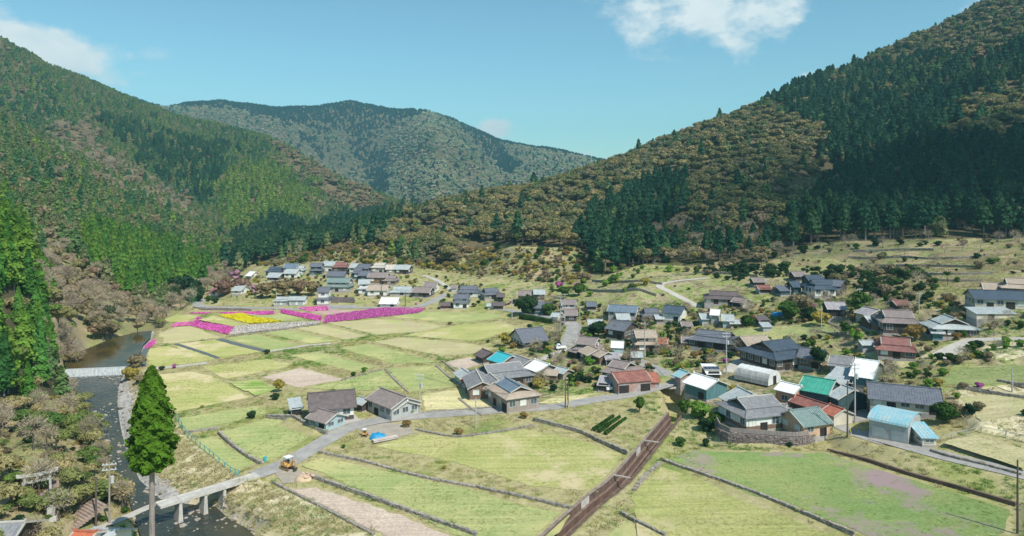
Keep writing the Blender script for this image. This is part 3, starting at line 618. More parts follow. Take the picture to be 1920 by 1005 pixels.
for zone in ([(240, 690), (275, 700), (300, 760), (350, 830), (440, 893), (500, 905), (560, 935), (720, 1010), (400, 1010), (300, 950), (250, 860), (225, 760)], [(1800, 650), (1830, 640), (1930, 636), (1930, 676), (1850, 680)], [(1790, 735), (1930, 720), (1930, 830), (1820, 800)], [(1600, 655), (1620, 645), (1750, 660), (1700, 690), (1640, 690)]):
    mi[inpoly(PXG + jx * .3, PYG + jy * .2, zone) & (YG < 300) & (mi != 1)] = 5
mi[MASK == 2] = 3
mi2 = mi[:-1, :-1].ravel().astype(np.int32)
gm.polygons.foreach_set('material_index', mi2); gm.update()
go = link('ground', gm); go['kind'] = 'structure'

# sheets on the ground
def sheet(name, W, zf, m, lift=.05, jit=.35):
    pts = []
    for i in range(len(W)):
        a = Vector(W[i]); b = Vector(W[(i + 1) % len(W)]); k = max(2, int((b - a).length / 1.6)); nrm = (b - a).normalized(); nrm = Vector((nrm.y, -nrm.x))
        for j in range(k):
            q = a.lerp(b, j / k) + nrm * (jit * rnd.uniform(-1, 1)); pts.append((q.x, q.y, zf[0] * q.x + zf[1] * q.y + zf[2] + lift))
    me = bpy.data.meshes.new(name); me.from_pydata(pts, [], [tuple(range(len(pts)))]); me.update()
    bm = bmesh.new(); bm.from_mesh(me); bmesh.ops.recalc_face_normals(bm, faces=bm.faces)
    for f in bm.faces:
        if f.normal.z < 0: f.normal_flip()
    bmesh.ops.triangulate(bm, faces=bm.faces); bm.to_mesh(me); bm.free(); me.materials.append(m)
    o = link(name, me); o['kind'] = 'structure'; return o
for W, zf, kind, name, rot in FZ:
    # rows run along the field's longest side
    best = max(range(len(W)), key=lambda i: (Vector(W[i]) - Vector(W[(i + 1) % len(W)])).length); e = Vector(W[(best + 1) % len(W)]) - Vector(W[best])
    sheet(name, W, zf, FM(kind, -round(math.atan2(e.y, e.x) * 4) / 4))
asph = mat('asphalt', (.36, .34, .32), (.27, .255, .24), scale=.5, rough=.9, fine=.15, coords='Object')
conc = mat('concrete', (.50, .46, .41), (.40, .37, .33), scale=.6, rough=.9, fine=.12)
wet = mat('wet_asphalt', (.13, .15, .15), (.10, .11, .11), scale=.7, rough=.7, fine=.15)
grav = mat('gravel', (.38, .33, .27), (.30, .26, .21), scale=.6, rough=.95, fine=.3)
ysoil = mat('yardsoil', (.46, .38, .26), (.36, .29, .2), scale=.5, rough=.95, fine=.15)
GM = {'asphalt': asph, 'concrete': conc, 'wet_asphalt': wet, 'gravel': grav, 'yardsoil': ysoil}
for i, (name, mk, wd, W2, zs) in enumerate(RD):
    V = []; n = len(W2)
    for k in range(n):
        a = Vector(W2[max(k - 1, 0)]); b = Vector(W2[min(k + 1, n - 1)]); d = (b - a).normalized(); nr = Vector((d.y, -d.x)); ww = wd / 2 + rnd.uniform(-.12, .12)
        for s in (-1, -.33, .33, 1): V.append((W2[k][0] + nr.x * ww * s, W2[k][1] + nr.y * ww * s, zs[k] + .13 + .004 * (i % 7) - .05 * abs(s)))
    Fq = [(4 * k + j, 4 * k + j + 1, 4 * k + j + 5, 4 * k + j + 4) for k in range(n - 1) for j in range(3)]
    me = np_mesh(name, V, Fq, GM[mk], True); me.flip_normals() if me.polygons[0].normal.z < 0 else None
    o = link(name, me); o['kind'] = 'structure'
for k, (name, mk, W, zf) in enumerate(PD): sheet(name, W, zf, GM[mk], lift=.08 + .004 * k, jit=.15)

# water
def water(name, W, z, col, rough, bump, kind='structure'):
    m = bpy.data.materials.new(name); m.use_nodes = True; nt = m.node_tree; b = nt.nodes['Principled BSDF']
    b.inputs['Base Color'].default_value = (*col, 1); b.inputs['Roughness'].default_value = rough; b.inputs['IOR'].default_value = 1.33
    nz = nt.nodes.new('ShaderNodeTexNoise'); nz.inputs['Scale'].default_value = .9; nz.inputs['Detail'].default_value = 6; bp = nt.nodes.new('ShaderNodeBump'); bp.inputs['Strength'].default_value = bump; bp.inputs['Distance'].default_value = .5
    tc = nt.nodes.new('ShaderNodeTexCoord'); nt.links.new(tc.outputs['Object'], nz.inputs['Vector']); nt.links.new(nz.outputs['Fac'], bp.inputs['Height']); nt.links.new(bp.outputs[0], b.inputs['Normal'])
    c = Vector((sum(p[0] for p in W) / len(W), sum(p[1] for p in W) / len(W)))
    n4 = nt.nodes.new('ShaderNodeTexNoise'); n4.inputs['Scale'].default_value = .12; rp = nt.nodes.new('ShaderNodeValToRGB'); rp.color_ramp.elements[0].position = .4; rp.color_ramp.elements[1].position = .6
    rp.color_ramp.elements[0].color = (*col, 1); rp.color_ramp.elements[1].color = (col[0] * 1.8, col[1] * 1.5, col[2] * 1.2, 1); nt.links.new(tc.outputs['Object'], n4.inputs['Vector']); nt.links.new(n4.outputs['Fac'], rp.inputs[0]); nt.links.new(rp.outputs[0], b.inputs['Base Color'])
    me = bpy.data.meshes.new(name); me.from_pydata([(p[0], p[1], z) for p in W], [], [tuple(range(len(W)))]); me.update(); me.materials.append(m)
    bm = bmesh.new(); bm.from_mesh(me)
    for f in bm.faces:
        if f.normal.z < 0: f.normal_flip()
    bmesh.ops.triangulate(bm, faces=bm.faces); bm.to_mesh(me); bm.free()
    o = link(name, me); o['kind'] = kind; return o
water('river_water', UPW, -1.7, (.05, .045, .02), .08, .08)
water('river_water', LOW, -3.4, (.035, .04, .03), .12, .6)

# instancing of uncountable growth ------------------------------------------------------------
def scatter(name, P, S, RZ, VAR, protos, mat_floor=None):
    me = bpy.data.meshes.new(name); P = np.asarray(P, np.float32); me.vertices.add(len(P)); me.vertices.foreach_set('co', P.ravel())
    a = me.attributes.new('iscale', 'FLOAT_VECTOR', 'POINT'); a.data.foreach_set('vector', np.asarray(S, np.float32).ravel())
    RV_ = np.zeros((len(P), 3), np.float32); RV_[:, 2] = RZ; a = me.attributes.new('irot', 'FLOAT_VECTOR', 'POINT'); a.data.foreach_set('vector', RV_.ravel())
    a = me.attributes.new('ivar', 'INT', 'POINT'); a.data.foreach_set('value', np.asarray(VAR, np.int32))
    me.update(); o = link(name, me); o['kind'] = 'stuff'
    g = bpy.data.node_groups.new(name, 'GeometryNodeTree'); g.interface.new_socket('Geometry', in_out='INPUT', socket_type='NodeSocketGeometry'); g.interface.new_socket('Geometry', in_out='OUTPUT', socket_type='NodeSocketGeometry')
    N = g.nodes.new; L = g.links.new; gi = N('NodeGroupInput'); gout = N('NodeGroupOutput'); iop = N('GeometryNodeInstanceOnPoints'); L(gi.outputs[0], iop.inputs['Points'])
    jg = N('GeometryNodeJoinGeometry')
    for p in list(protos)[::-1]:      # joined instances are numbered from the last link
        oi = N('GeometryNodeObjectInfo'); oi.inputs['Object'].default_value = p; oi.inputs['As Instance'].default_value = True; oi.transform_space = 'ORIGINAL'; L(oi.outputs['Geometry'], jg.inputs[0])
    L(jg.outputs[0], iop.inputs['Instance']); iop.inputs['Pick Instance'].default_value = True
    for an, dt, sk in (('iscale', 'FLOAT_VECTOR', 'Scale'), ('irot', 'FLOAT_VECTOR', 'Rotation'), ('ivar', 'INT', 'Instance Index')):
        na = N('GeometryNodeInputNamedAttribute'); na.data_type = dt; na.inputs['Name'].default_value = an; L(na.outputs['Attribute'], iop.inputs[sk])
    L(iop.outputs[0], gout.inputs[0]); md = o.modifiers.new('scatter', 'NODES'); md.node_group = g
    return o

# ------------------------------------------------------------ tree meshes
def ico(r, sub, sq, jit, rg, c=(0, 0, 0)):
    bm = bmesh.new(); bmesh.ops.create_icosphere(bm, subdivisions=sub, radius=1.0)
    V = np.array([v.co[:] for v in bm.verts]); Fc = np.array([[v.index for v in f.verts] for f in bm.faces]); bm.free()
    V = V * (1 + rg.uniform(-jit, jit, (len(V), 1))); V = V * np.array([r, r, r * sq]) + np.array(c); return V, Fc
def patches(P, Nn, size, rg, asp=1.0):
    """leaf sprays as small bent triangles round the given normals"""
    n = len(P); Nn = Nn / (np.linalg.norm(Nn, axis=1, keepdims=True) + 1e-9)
    r = rg.normal(size=(n, 3)); t = np.cross(Nn, r); t /= np.linalg.norm(t, axis=1, keepdims=True) + 1e-9; b = np.cross(Nn, t)
    s = size * rg.uniform(.6, 1.4, (n, 1)); V = np.stack([P - t * s + b * s * .2 * asp, P + t * s + b * s * .1, P + b * s * asp * 1.1 + Nn * s * .35, P - b * s * asp - Nn * s * .3], 1).reshape(-1, 3)
    k = np.arange(n) * 4; Fc = np.concatenate([np.stack([k, k + 1, k + 2], 1), np.stack([k, k + 3, k + 1], 1)]); return V, Fc
def merge(parts):
    V = []; Fc = []; n = 0
    for v, f in parts: V.append(v); Fc.append(f + n); n += len(v)
    return np.concatenate(V), np.concatenate(Fc)
def conifer_crown(rg, h=14, r=2.6, n=420, size=.5, cone=.75, round_=.0):
    t = rg.random(n) ** .75; ang = rg.random(n) * 6.283
    prof = (1 - t) ** cone * (1 - .25 * (1 - t) ** 6); lay = 1 + .22 * np.sin(t * 26 + rg.uniform(0, 6)); lob = 1 + .16 * np.sin(ang * 3 + t * 9) + .1 * np.sin(ang * 5 - t * 20)
    rr = r * prof * lay * lob * rg.uniform(.72, 1.06, n); P = np.stack([rr * np.cos(ang), rr * np.sin(ang), t * h], 1)
    Nn = np.stack([np.cos(ang), np.sin(ang), np.full(n, .75)], 1) + rg.normal(size=(n, 3)) * .45; a = patches(P, Nn, size, rg)
    m = 9; cv = [(0, 0, h * .97)]; cf = []
    for lv, (tz, q) in enumerate(((.72, .30), (.4, .56), (.12, .78), (0, .5))):
        for i in range(m): an = i / m * 6.283 + lv; cv.append((r * q * .95 * math.cos(an) * rg.uniform(.85, 1.05), r * q * .95 * math.sin(an) * rg.uniform(.85, 1.05), tz * h))
    for i in range(m): cf.append((0, 1 + i, 1 + (i + 1) % m))
    for lv in range(3):
        for i in range(m):
            p = 1 + lv * m + i; q = 1 + lv * m + (i + 1) % m; cf.append((p, p + m, q)); cf.append((q, p + m, q + m))
    return merge([a, (np.array(cv), np.array(cf))])
def broad_crown(rg, r=4.0, n=520, size=.6, lobes=11, flat=.62, core=True, open_=0):
    parts = []
    for k in range(lobes):
        an = rg.random() * 6.283; q = r * .62 * math.sqrt(rg.random()); lr = r * rg.uniform(.3, .5); c = np.array([q * math.cos(an), q * math.sin(an), r * flat * (1.0 - (q / r) ** 2 * 1.1) * rg.uniform(.75, 1.1)])
        if core: parts.append(ico(lr * .86, 1, .75, .16, rg, c))
        m = n // lobes; d = rg.normal(size=(m, 3)); d[:, 2] = np.abs(d[:, 2]) * 1.1 - .35; d /= np.linalg.norm(d, axis=1, keepdims=True)
        P = c + d * np.array([1, 1, .78]) * lr * rg.uniform(.82, 1.12, (m, 1)); parts.append(patches(P, d + rg.normal(size=(m, 3)) * .5, size, rg))
    if core: parts.append(ico(r * .62, 1, .6, .12, rg, (0, 0, r * .12)))
    return merge(parts)
def twig_crown(rg, r=3.4, n=700, zc=None):
    """a leafless or budding crown: thin twigs reaching outwards"""
    zc = r * .9 if zc is None else zc
    d = rg.normal(size=(n, 3)); d[:, 2] = d[:, 2] * .8 + .25; d /= np.linalg.norm(d, axis=1, keepdims=True); q = rg.uniform(.35, .92, (n, 1)); P = np.array([0, 0, zc]) + d * q * r * np.array([1, 1, .85])
    dirn = d + rg.normal(size=(n, 3)) * .35 + np.array([0, 0, .25]); dirn /= np.linalg.norm(dirn, axis=1, keepdims=True); sd = np.cross(dirn, rg.normal(size=(n, 3))); sd /= np.linalg.norm(sd, axis=1, keepdims=True)
    ln = r * rg.uniform(.16, .34, (n, 1)); wd = r * .020; V = np.stack([P - sd * wd, P + sd * wd, P + dirn * ln], 1).reshape(-1, 3); k = np.arange(n) * 3; return V, np.stack([k, k + 1, k + 2], 1)
def branches(rg, r, h, nb=6, tr=.18):
    mb = MB(); mb.tube((0, 0, -.6), (rg.uniform(-.2, .2), rg.uniform(-.2, .2), h * .55), tr * 1.3, tr * .8, 7)
    for k in range(nb):
        an = k / nb * 6.283 + rg.uniform(-.4, .4); z0 = h * rg.uniform(.3, .55); e = (math.cos(an) * r * .6, math.sin(an) * r * .6, z0 + r * rg.uniform(.4, .9)); mb.tube((0, 0, z0), e, tr * .55, tr * .2, 5)
        for j in range(2):
            a2 = an + rg.uniform(-.7, .7); mb.tube(e, (e[0] + math.cos(a2) * r * .35, e[1] + math.sin(a2) * r * .35, e[2] + r * rg.uniform(.1, .4)), tr * .22, tr * .07, 4)
    return mb
bark = mat('bark', (.16, .13, .105), (.09, .075, .06), scale=2, rough=.95, bump=.4, bscale=6); barkg = mat('bark_pale', (.30, .27, .25), (.2, .18, .165), scale=2, rough=.95)
FO = {'cedar': foliage('cedar_needles', [(0.0392, 0.117, 0.0352), (0.0882, 0.225, 0.0392), (0.177, 0.293, 0.0489), (0.0979, 0.255, 0.0587)]),
      'conifer': foliage('conifer_needles', [(0.0434, 0.132, 0.0697), (0.0853, 0.186, 0.0775), (0.155, 0.24, 0.0853), (0.248, 0.248, 0.124), (0.109, 0.202, 0.0775)]),
      'cypress': foliage('cypress_needles', [(0.0232, 0.0798, 0.0464), (0.0406, 0.113, 0.058), (0.0725, 0.138, 0.058)]),
      'greenbright': foliage('bright_needles', [(0.0683, 0.156, 0.0488), (0.156, 0.273, 0.0585), (0.254, 0.332, 0.078), (0.137, 0.195, 0.0683)]),
      'gold': foliage('golden_leaves', [(.10, .145, .06), (.17, .185, .075), (.26, .24, .10), (.34, .28, .12), (.21, .20, .12), (.13, .175, .075)], nscale=.35),
      'brown': foliage('brown_leaves', [(.13, .16, .075), (.27, .225, .13), (.36, .30, .18), (.30, .21, .14), (.20, .21, .10)], nscale=.35),
      'bare': foliage('twigs', [(.30, .25, .19), (.42, .34, .26), (.46, .39, .27), (.36, .30, .23)], trans=.25),
      'mixed': foliage('mixed_leaves', [(.08, .17, .04), (.24, .26, .09), (.42, .34, .18), (.15, .24, .055), (.34, .28, .16)], nscale=.4),
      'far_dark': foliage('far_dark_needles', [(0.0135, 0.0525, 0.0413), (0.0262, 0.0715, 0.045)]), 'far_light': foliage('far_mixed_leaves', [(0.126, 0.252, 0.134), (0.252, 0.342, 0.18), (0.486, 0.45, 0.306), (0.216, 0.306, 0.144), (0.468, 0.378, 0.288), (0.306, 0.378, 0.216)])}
# ------------------------------------------------------------ woods
kinds = {  # name: (density per m2, mean height scale, jitter, category, crown builder, variants, crown bottom)
 'cedar': (.046, .80, .28), 'conifer': (.040, .80, .35), 'cypress': (.032, 1.0, .28), 'greenbright': (.027, 1.0, .22), 'gold': (.027, .95, .35), 'brown': (.016, 1.05, .35), 'bare': (.030, .78, .35),
 'mixed': (.042, .54, .4), 'far_dark': (.017, 1.2, .35), 'far_light': (.0155, 1.2, .4)}
def shift(vf, z): v, f = vf; v = v.copy(); v[:, 2] += z; return v, f
PROTO = {}
def proto(kind, vf, m, variant): PROTO.setdefault(kind, []).append(np_mesh(variant, vf[0], vf[1], m))
g0 = np.random.default_rng(5)
for i in range(3):
    proto('cedar', shift(conifer_crown(g0, 12.5, 2.7, 1300, .36), 1.6), FO['cedar'], 'cedar_crown')
    proto('conifer', shift(conifer_crown(g0, 10.5, 2.9, 300, .75, .62), .5), FO['conifer'], 'conifer_crown')
    proto('greenbright', shift(conifer_crown(g0, 11, 2.9, 300, .75), .5), FO['greenbright'], 'conifer_crown')
    proto('cypress', shift(conifer_crown(g0, 10.5, 2.9, 620, .5, .6), 4.4), FO['cypress'], 'cypress_crown')
    proto('gold', shift(broad_crown(g0, 4.1, 640, .55, 12, .55), 5.2), FO['gold'], 'broad_crown')
    proto('brown', shift(broad_crown(g0, 3.7, 420, .6, 9, .6), 4.2), FO['brown'], 'broad_crown')
    proto('bare', shift(twig_crown(g0, 3.6, 620), 2.4), FO['bare'], 'twig_crown')
    proto('mixed', shift(broad_crown(g0, 3.3, 1000, .24, 11, .6, core=(i == 2)), 2.6), FO['mixed'], 'broad_crown')
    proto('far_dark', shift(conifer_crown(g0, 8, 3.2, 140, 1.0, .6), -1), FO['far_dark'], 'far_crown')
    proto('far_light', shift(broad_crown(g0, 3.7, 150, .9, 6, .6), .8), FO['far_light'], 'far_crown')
TRUNK = {'con': MB().tube((0, 0, -1.5), (.1, 0, 12.0), .24, .09, 7).mesh('trunk', barkg), 'broad': branches(np.random.default_rng(2), 3.4, 7.5).mesh('trunk', bark), 'low': branches(np.random.default_rng(4), 2.8, 5.2, 7, .15).mesh('trunk', bark)}
# visibility per column
TA = (ZG + 11 - CZ) / YG; TG = (ZG - CZ) / YG
vis_run = np.maximum.accumulate(np.maximum(TG, -5), axis=0); vis_run = np.vstack([np.full((1, NU), -5.), vis_run[:-1]])
VIS = TA > vis_run - .004
area = (us[1:] - us[:-1])[None, :] * DS[:-1, None] * (DS[1:] - DS[:-1])[:, None]
inframe = (np.abs(us) < 1.1)[None, :-1]
trees = {}
for k, (dens, hs, jit) in kinds.items():
    cells = (KG[:-1, :-1] == KN.index(k)) & VIS[:-1, :-1] & inframe & (YG[:-1, :-1] < 3300) & (YG[:-1, :-1] > 78)
    lam = np.where(cells, area * dens, 0); lam = lam * np.where(YG[:-1, :-1] > 300, 1.0, 1.15)
    cnt = rng.poisson(lam); r_, c_ = np.nonzero(cnt); rep = cnt[r_, c_]; r_ = np.repeat(r_, rep); c_ = np.repeat(c_, rep)
    fu = rng.random(len(r_)); fv = rng.random(len(r_)); d = np.exp(lds[r_] + fv * (lds[r_ + 1] - lds[r_])); u = us[c_] + fu * (us[c_ + 1] - us[c_]); x = u * d; y = d
    s = hs * (1 + rng.uniform(-jit, jit, len(x))); trees[k] = [x, y, s]
def mixin(dst, src, frac, xsel=None):
    x, y, s = trees[src]; m = rng.random(len(x)) < frac
    if xsel is not None: m &= xsel(x, y)
    for i in range(3): trees[dst][i] = np.concatenate([trees[dst][i], trees[src][i][m]]); trees[src][i] = trees[src][i][~m]
mixin('bare', 'conifer', .05); mixin('brown', 'conifer', .06); mixin('brown', 'bare', .30); mixin('greenbright', 'conifer', .12); mixin('gold', 'cypress', .04); mixin('brown', 'gold', .08); mixin('conifer', 'brown', .15, lambda x, y: y > 700); mixin('mixed', 'cedar', .05); mixin('bare', 'mixed', .35); mixin('mixed', 'bare', .30, lambda x, y: y < 420); mixin('conifer', 'gold', .05); mixin('cypress', 'gold', .02); mixin('brown', 'cypress', .03); mixin('conifer', 'cypress', .12); mixin('conifer', 'bare', .15, lambda x, y: y > 480)
mixin('conifer', 'cypress', .35, lambda x, y: y > 600); mixin('far_light', 'far_dark', .05); mixin('far_dark', 'far_light', .10)
for dst, nn in (('bare', 60), ('mixed', 45)):      # trees clinging to the steep bank above the pool
    pp = [(rnd.uniform(66, 150), rnd.uniform(470, 690)) for _ in range(nn)]; pp = [G(*q) for q in pp if q[0] < 105 + (q[1] - 470) * .22]; trees[dst] = [np.concatenate([a, b]) for a, b in zip(trees[dst], ([q.x for q in pp], [q.y for q in pp], rng.uniform(.45, .8, len(pp))))]
# undergrowth of the wood's edge and mixed brown wood on the upper right hill
def region_points(poly, dens, kindmask=None, ymax=900, maskmax=.5):
    cells = inpoly(PXG[:-1, :-1], PYG[:-1, :-1], poly) & (YG[:-1, :-1] < ymax) & (MASK[:-1, :-1] <= maskmax) & VIS[:-1, :-1]
    cnt = rng.poisson(np.where(cells, area * dens, 0)); r_, c_ = np.nonzero(cnt); rep = cnt[r_, c_]; r_ = np.repeat(r_, rep); c_ = np.repeat(c_, rep)
    d = np.exp(lds[r_] + rng.random(len(r_)) * (lds[r_ + 1] - lds[r_])); u = us[c_] + rng.random(len(r_)) * (us[c_ + 1] - us[c_]); return u * d, d
for kk, poly in KP:
    if kk == 'brownmix':
        for dst, dn in (('gold', .012), ('brown', .012), ('conifer', .005)):
            x, y = region_points(poly, dn, ymax=1000, maskmax=.5); s = rng.uniform(.7, 1.2, len(x)); trees[dst] = [np.concatenate([a, b]) for a, b in zip(trees[dst], (x, y, s))]
    if kk == 'edge':
        for dst, dn in (('bare', .010), ('brown', .012), ('gold', .006), ('cypress', .006)):
            x, y = region_points(poly, dn); s = rng.uniform(.5, 1.0, len(x)); trees[dst] = [np.concatenate([a, b]) for a, b in zip(trees[dst], (x, y, s))]
KEEP = {'cedar': 300, 'gold': 300, 'cypress': 260, 'bare': 150, 'mixed': 130, 'conifer': 120, 'brown': 120, 'greenbright': 0, 'far_dark': 0, 'far_light': 0}
INFO = {'cedar': ('cedar_tree', 'tall bright green cedar in the dense stand climbing the near left slope', 'tree', 'cedars on the near left slope', 'con', 'cedar_forest'),
        'gold': ('evergreen_oak', 'round golden green evergreen crown in the wood on the right hill', 'tree', 'golden evergreen trees on the right hill', 'broad', 'broadleaf_forest'),
        'cypress': ('cypress_tree', 'dark green cypress with bare grey trunk at the foot of the right hill wood', 'tree', 'dark cypresses at the wood edge', 'con', 'cypress_forest'),
        'bare': ('bare_tree', 'leafless pinkish grey tree with fine twigs above the river bank', 'tree', 'leafless trees along the river and wood edges', 'broad', 'bare_forest'),
        'mixed': ('broadleaf_tree', 'loose yellow green broadleaf tree on the lower left bank', 'tree', 'broadleaf trees on the lower left bank', 'low', 'mixed_forest'),
        'conifer': ('conifer_tree', 'mid green conifer on the slope of the left mountain', 'tree', 'conifers low on the left mountain', 'con', 'conifer_forest'),
        'brown': ('budding_tree', 'brownish budding tree among the green trees of the hillside', 'tree', 'brown budding hillside trees', 'broad', 'budding_forest'),
        'greenbright': (None, None, None, None, None, 'bright_conifer_forest'), 'far_dark': (None,) * 5 + ('far_conifer_forest',), 'far_light': (None,) * 5 + ('far_mixed_forest',)}
NT = 0
for k, (x, y, s) in trees.items():
    z = hz(x, y); info = INFO[k]; n = len(x)
    px = CX + F * x / y; py = HY + F * (CZ - z - 6) / y
    ok = (px > -10) & (px < 1930) & (py < 1000) & (y > 84)
    order = np.argsort(np.where(ok, y / np.maximum(s, .3), 1e9)); keep = order[:min(KEEP[k], int(ok.sum()))]; ks = np.zeros(n, bool); ks[keep] = True
    rz = rng.uniform(0, 6.28, n); va = rng.integers(0, 3, n); wd = rng.uniform(.85, 1.15, n)
    protos = []
    if KEEP[k]:
        for q in keep:
            r = empty(info[0], (x[q], y[q], z[q]), rz[q], info[1], info[2], info[3], scale=(s[q] * wd[q], s[q] * wd[q], s[q]))
            c = link('crown', PROTO[k][va[q]], r); t = link('trunk', TRUNK[info[4]], r)
            if len(protos) <= va[q] and len([p for p in protos if p.data == c.data]) == 0 or not any(p.data == c.data for p in protos): protos.append(c)
    else:
        pass
    rest = ~ks
    if not KEEP[k]:
        # the prototypes stand in the wood like the others
        for v in range(3):
            q = np.nonzero(rest)[0][v]; rest[q] = False
            nm = {'greenbright': 'conifer_tree', 'far_dark': 'conifer_tree', 'far_light': 'budding_tree'}[k]
            lb = {'greenbright': 'light green conifer on the bright patch of the left mountain', 'far_dark': 'dark conifer on the ridge of the far middle mountain', 'far_light': 'pale budding tree on the far middle mountain'}[k]
            r = empty(nm, (x[q], y[q], z[q]), rz[q], lb, 'tree', {'greenbright': 'light green conifers', 'far_dark': 'dark ridge conifers', 'far_light': 'pale far trees'}[k], scale=(s[q], s[q], s[q])); c = link('crown', PROTO[k][v], r); link('trunk', TRUNK['con'], r); protos.append(c)
    P = np.stack([x, y, z], 1)[rest]; S = np.stack([s * wd, s * wd, s], 1)[rest]
    scatter(info[5], P, S, rz[rest], va[rest] % len(protos), protos); NT += len(P)
    if k == 'cypress':
        m = rest & (y < 440); tp = [o for o in COL.objects if o.name.startswith('trunk') and o.data == TRUNK['con']][0]
        scatter('forest_trunks', np.stack([x, y, z], 1)[m], np.stack([s, s, s], 1)[m], rz[m], np.zeros(int(m.sum())), [tp])
print('trees', NT, {k: len(v[0]) for k, v in trees.items()})
# ------------------------------------------------------------ building materials
def M_(n, a, b=None, **k): return mat(n, a, b, **dict(dict(scale=.8, rough=.75, fine=.12), **k))
RM = {'slate': M_('roof_tile_slate', (.16, .17, .20), (.11, .115, .14), scale=1.2, rough=.45, spec=.5), 'tile': M_('roof_tile_grey', (.26, .26, .27), (.18, .18, .19), scale=1.1, fine=.3, rough=.6),
      'mauve': M_('roof_tile_brown_grey', (.27, .22, .21), (.20, .165, .16), scale=1.0, fine=.2), 'darkbrown': M_('roof_tile_dark_brown', (.16, .125, .125), (.11, .09, .09), rough=.5, fine=.15), 'navy': M_('roof_tile_navy', (.085, .11, .145), (.055, .075, .10), rough=.4, spec=.5, fine=.15),
      'tan': M_('roof_tile_tan', (.42, .34, .27), (.33, .27, .22), fine=.18), 'cream': M_('roof_sheet_cream', (.52, .48, .42), (.42, .38, .33)), 'white': M_('roof_sheet_white', (.80, .81, .80), (.68, .69, .69), rough=.45, spec=.5),
      'palegrey': M_('roof_sheet_pale', (.42, .45, .45), (.31, .34, .35), rough=.5), 'green': M_('roof_sheet_green', (.07, .34, .25), (.05, .26, .20), rough=.5), 'teal': M_('roof_sheet_teal', (.06, .42, .47), (.05, .34, .40), rough=.5),
      'blue': M_('roof_sheet_blue', (.20, .42, .50), (.34, .44, .46), scale=.5, rough=.6, fine=.3), 'rust': M_('roof_sheet_rust', (.30, .13, .10), (.20, .085, .075), scale=.6, fine=.25), 'rustbright': M_('roof_sheet_bright_rust', (.45, .16, .10), (.28, .10, .07), scale=.7, fine=.3),
      'bluegrey': M_('roof_panel_blue_grey', (.17, .22, .27), (.12, .16, .20), rough=.35, spec=.5), 'greenslate': M_('roof_slate_green', (.20, .27, .255), (.15, .205, .20), scale=1.3, fine=.25), 'redbrown': M_('roof_tile_red_brown', (.28, .13, .115), (.20, .095, .085), fine=.15),
      'corr': M_('roof_sheet_weathered', (.38, .36, .37), (.26, .24, .26), fine=.2), 'orange': M_('roof_tile_orange', (.50, .15, .08), (.36, .11, .06))}
WM = {'white': M_('wall_plaster_white', (.74, .74, .70), (.62, .62, .58), scale=.4), 'cream': M_('wall_cream', (.58, .54, .44), (.47, .43, .35), scale=.4), 'wood': M_('wall_wood_brown', (.22, .145, .10), (.14, .095, .07), stretch=(4, 4, .5)), 'darkwood': M_('wall_wood_dark', (.09, .07, .06), (.055, .045, .04), stretch=(4, 4, .5)),
      'greywood': M_('wall_wood_grey', (.34, .29, .25), (.24, .20, .18), stretch=(4, 4, .5)), 'tealsheet': M_('wall_sheet_teal', (.10, .21, .23), (.06, .14, .16), stretch=(3, 3, .3)), 'bluesheet': M_('wall_sheet_pale_blue', (.40, .50, .52), (.30, .40, .43), stretch=(3, 3, .3)),
      'peach': M_('wall_peach', (.58, .38, .26), (.48, .31, .22), scale=.5), 'rustwall': M_('wall_sheet_rusty', (.36, .33, .35), (.36, .18, .12), scale=.5, fine=.2), 'yellow': M_('wall_yellow', (.42, .33, .12), (.28, .21, .07), stretch=(3, 3, .4)), 'grey': M_('wall_grey', (.42, .42, .41), (.32, .32, .32), scale=.4),
      'tealdark': M_('wall_dark_teal', (.05, .10, .11), (.03, .06, .07)), 'orangewall': M_('wall_orange', (.48, .24, .15), (.4, .19, .12)), 'redwood': M_('wall_red_brown', (.26, .10, .08), (.18, .07, .06))}
glass = mat('window_glass', (.10, .13, .15), (.06, .08, .10), scale=.3, rough=.12, spec=.6); frame_m = mat('window_frame', (.55, .55, .52), (.45, .45, .43)); shoji = mat('paper_screen', (.68, .68, .63), (.58, .58, .54)); dark = mat('dark_opening', (.035, .03, .028), (.02, .02, .02))  # near-black serves dark doors and the painted shade of open fronts
stone = mat('stone', (.38, .335, .29), (.20, .18, .155), scale=1.6, rough=.95, fine=.3, rand=.12); stone_l = mat('stone_light', (.55, .52, .48), (.36, .33, .31), scale=1.6, rough=.95, fine=.25); found = mat('foundation', (.38, .36, .34), (.28, .26, .25), fine=.2); trim = mat('roof_trim', (.50, .47, .43), (.4, .38, .35)); trimd = mat('roof_trim_dark', (.10, .095, .095), (.07, .065, .065)); tim = mat('timber_weathered', (.46, .40, .36), (.36, .31, .28))
FOOT = []
_wc = {}
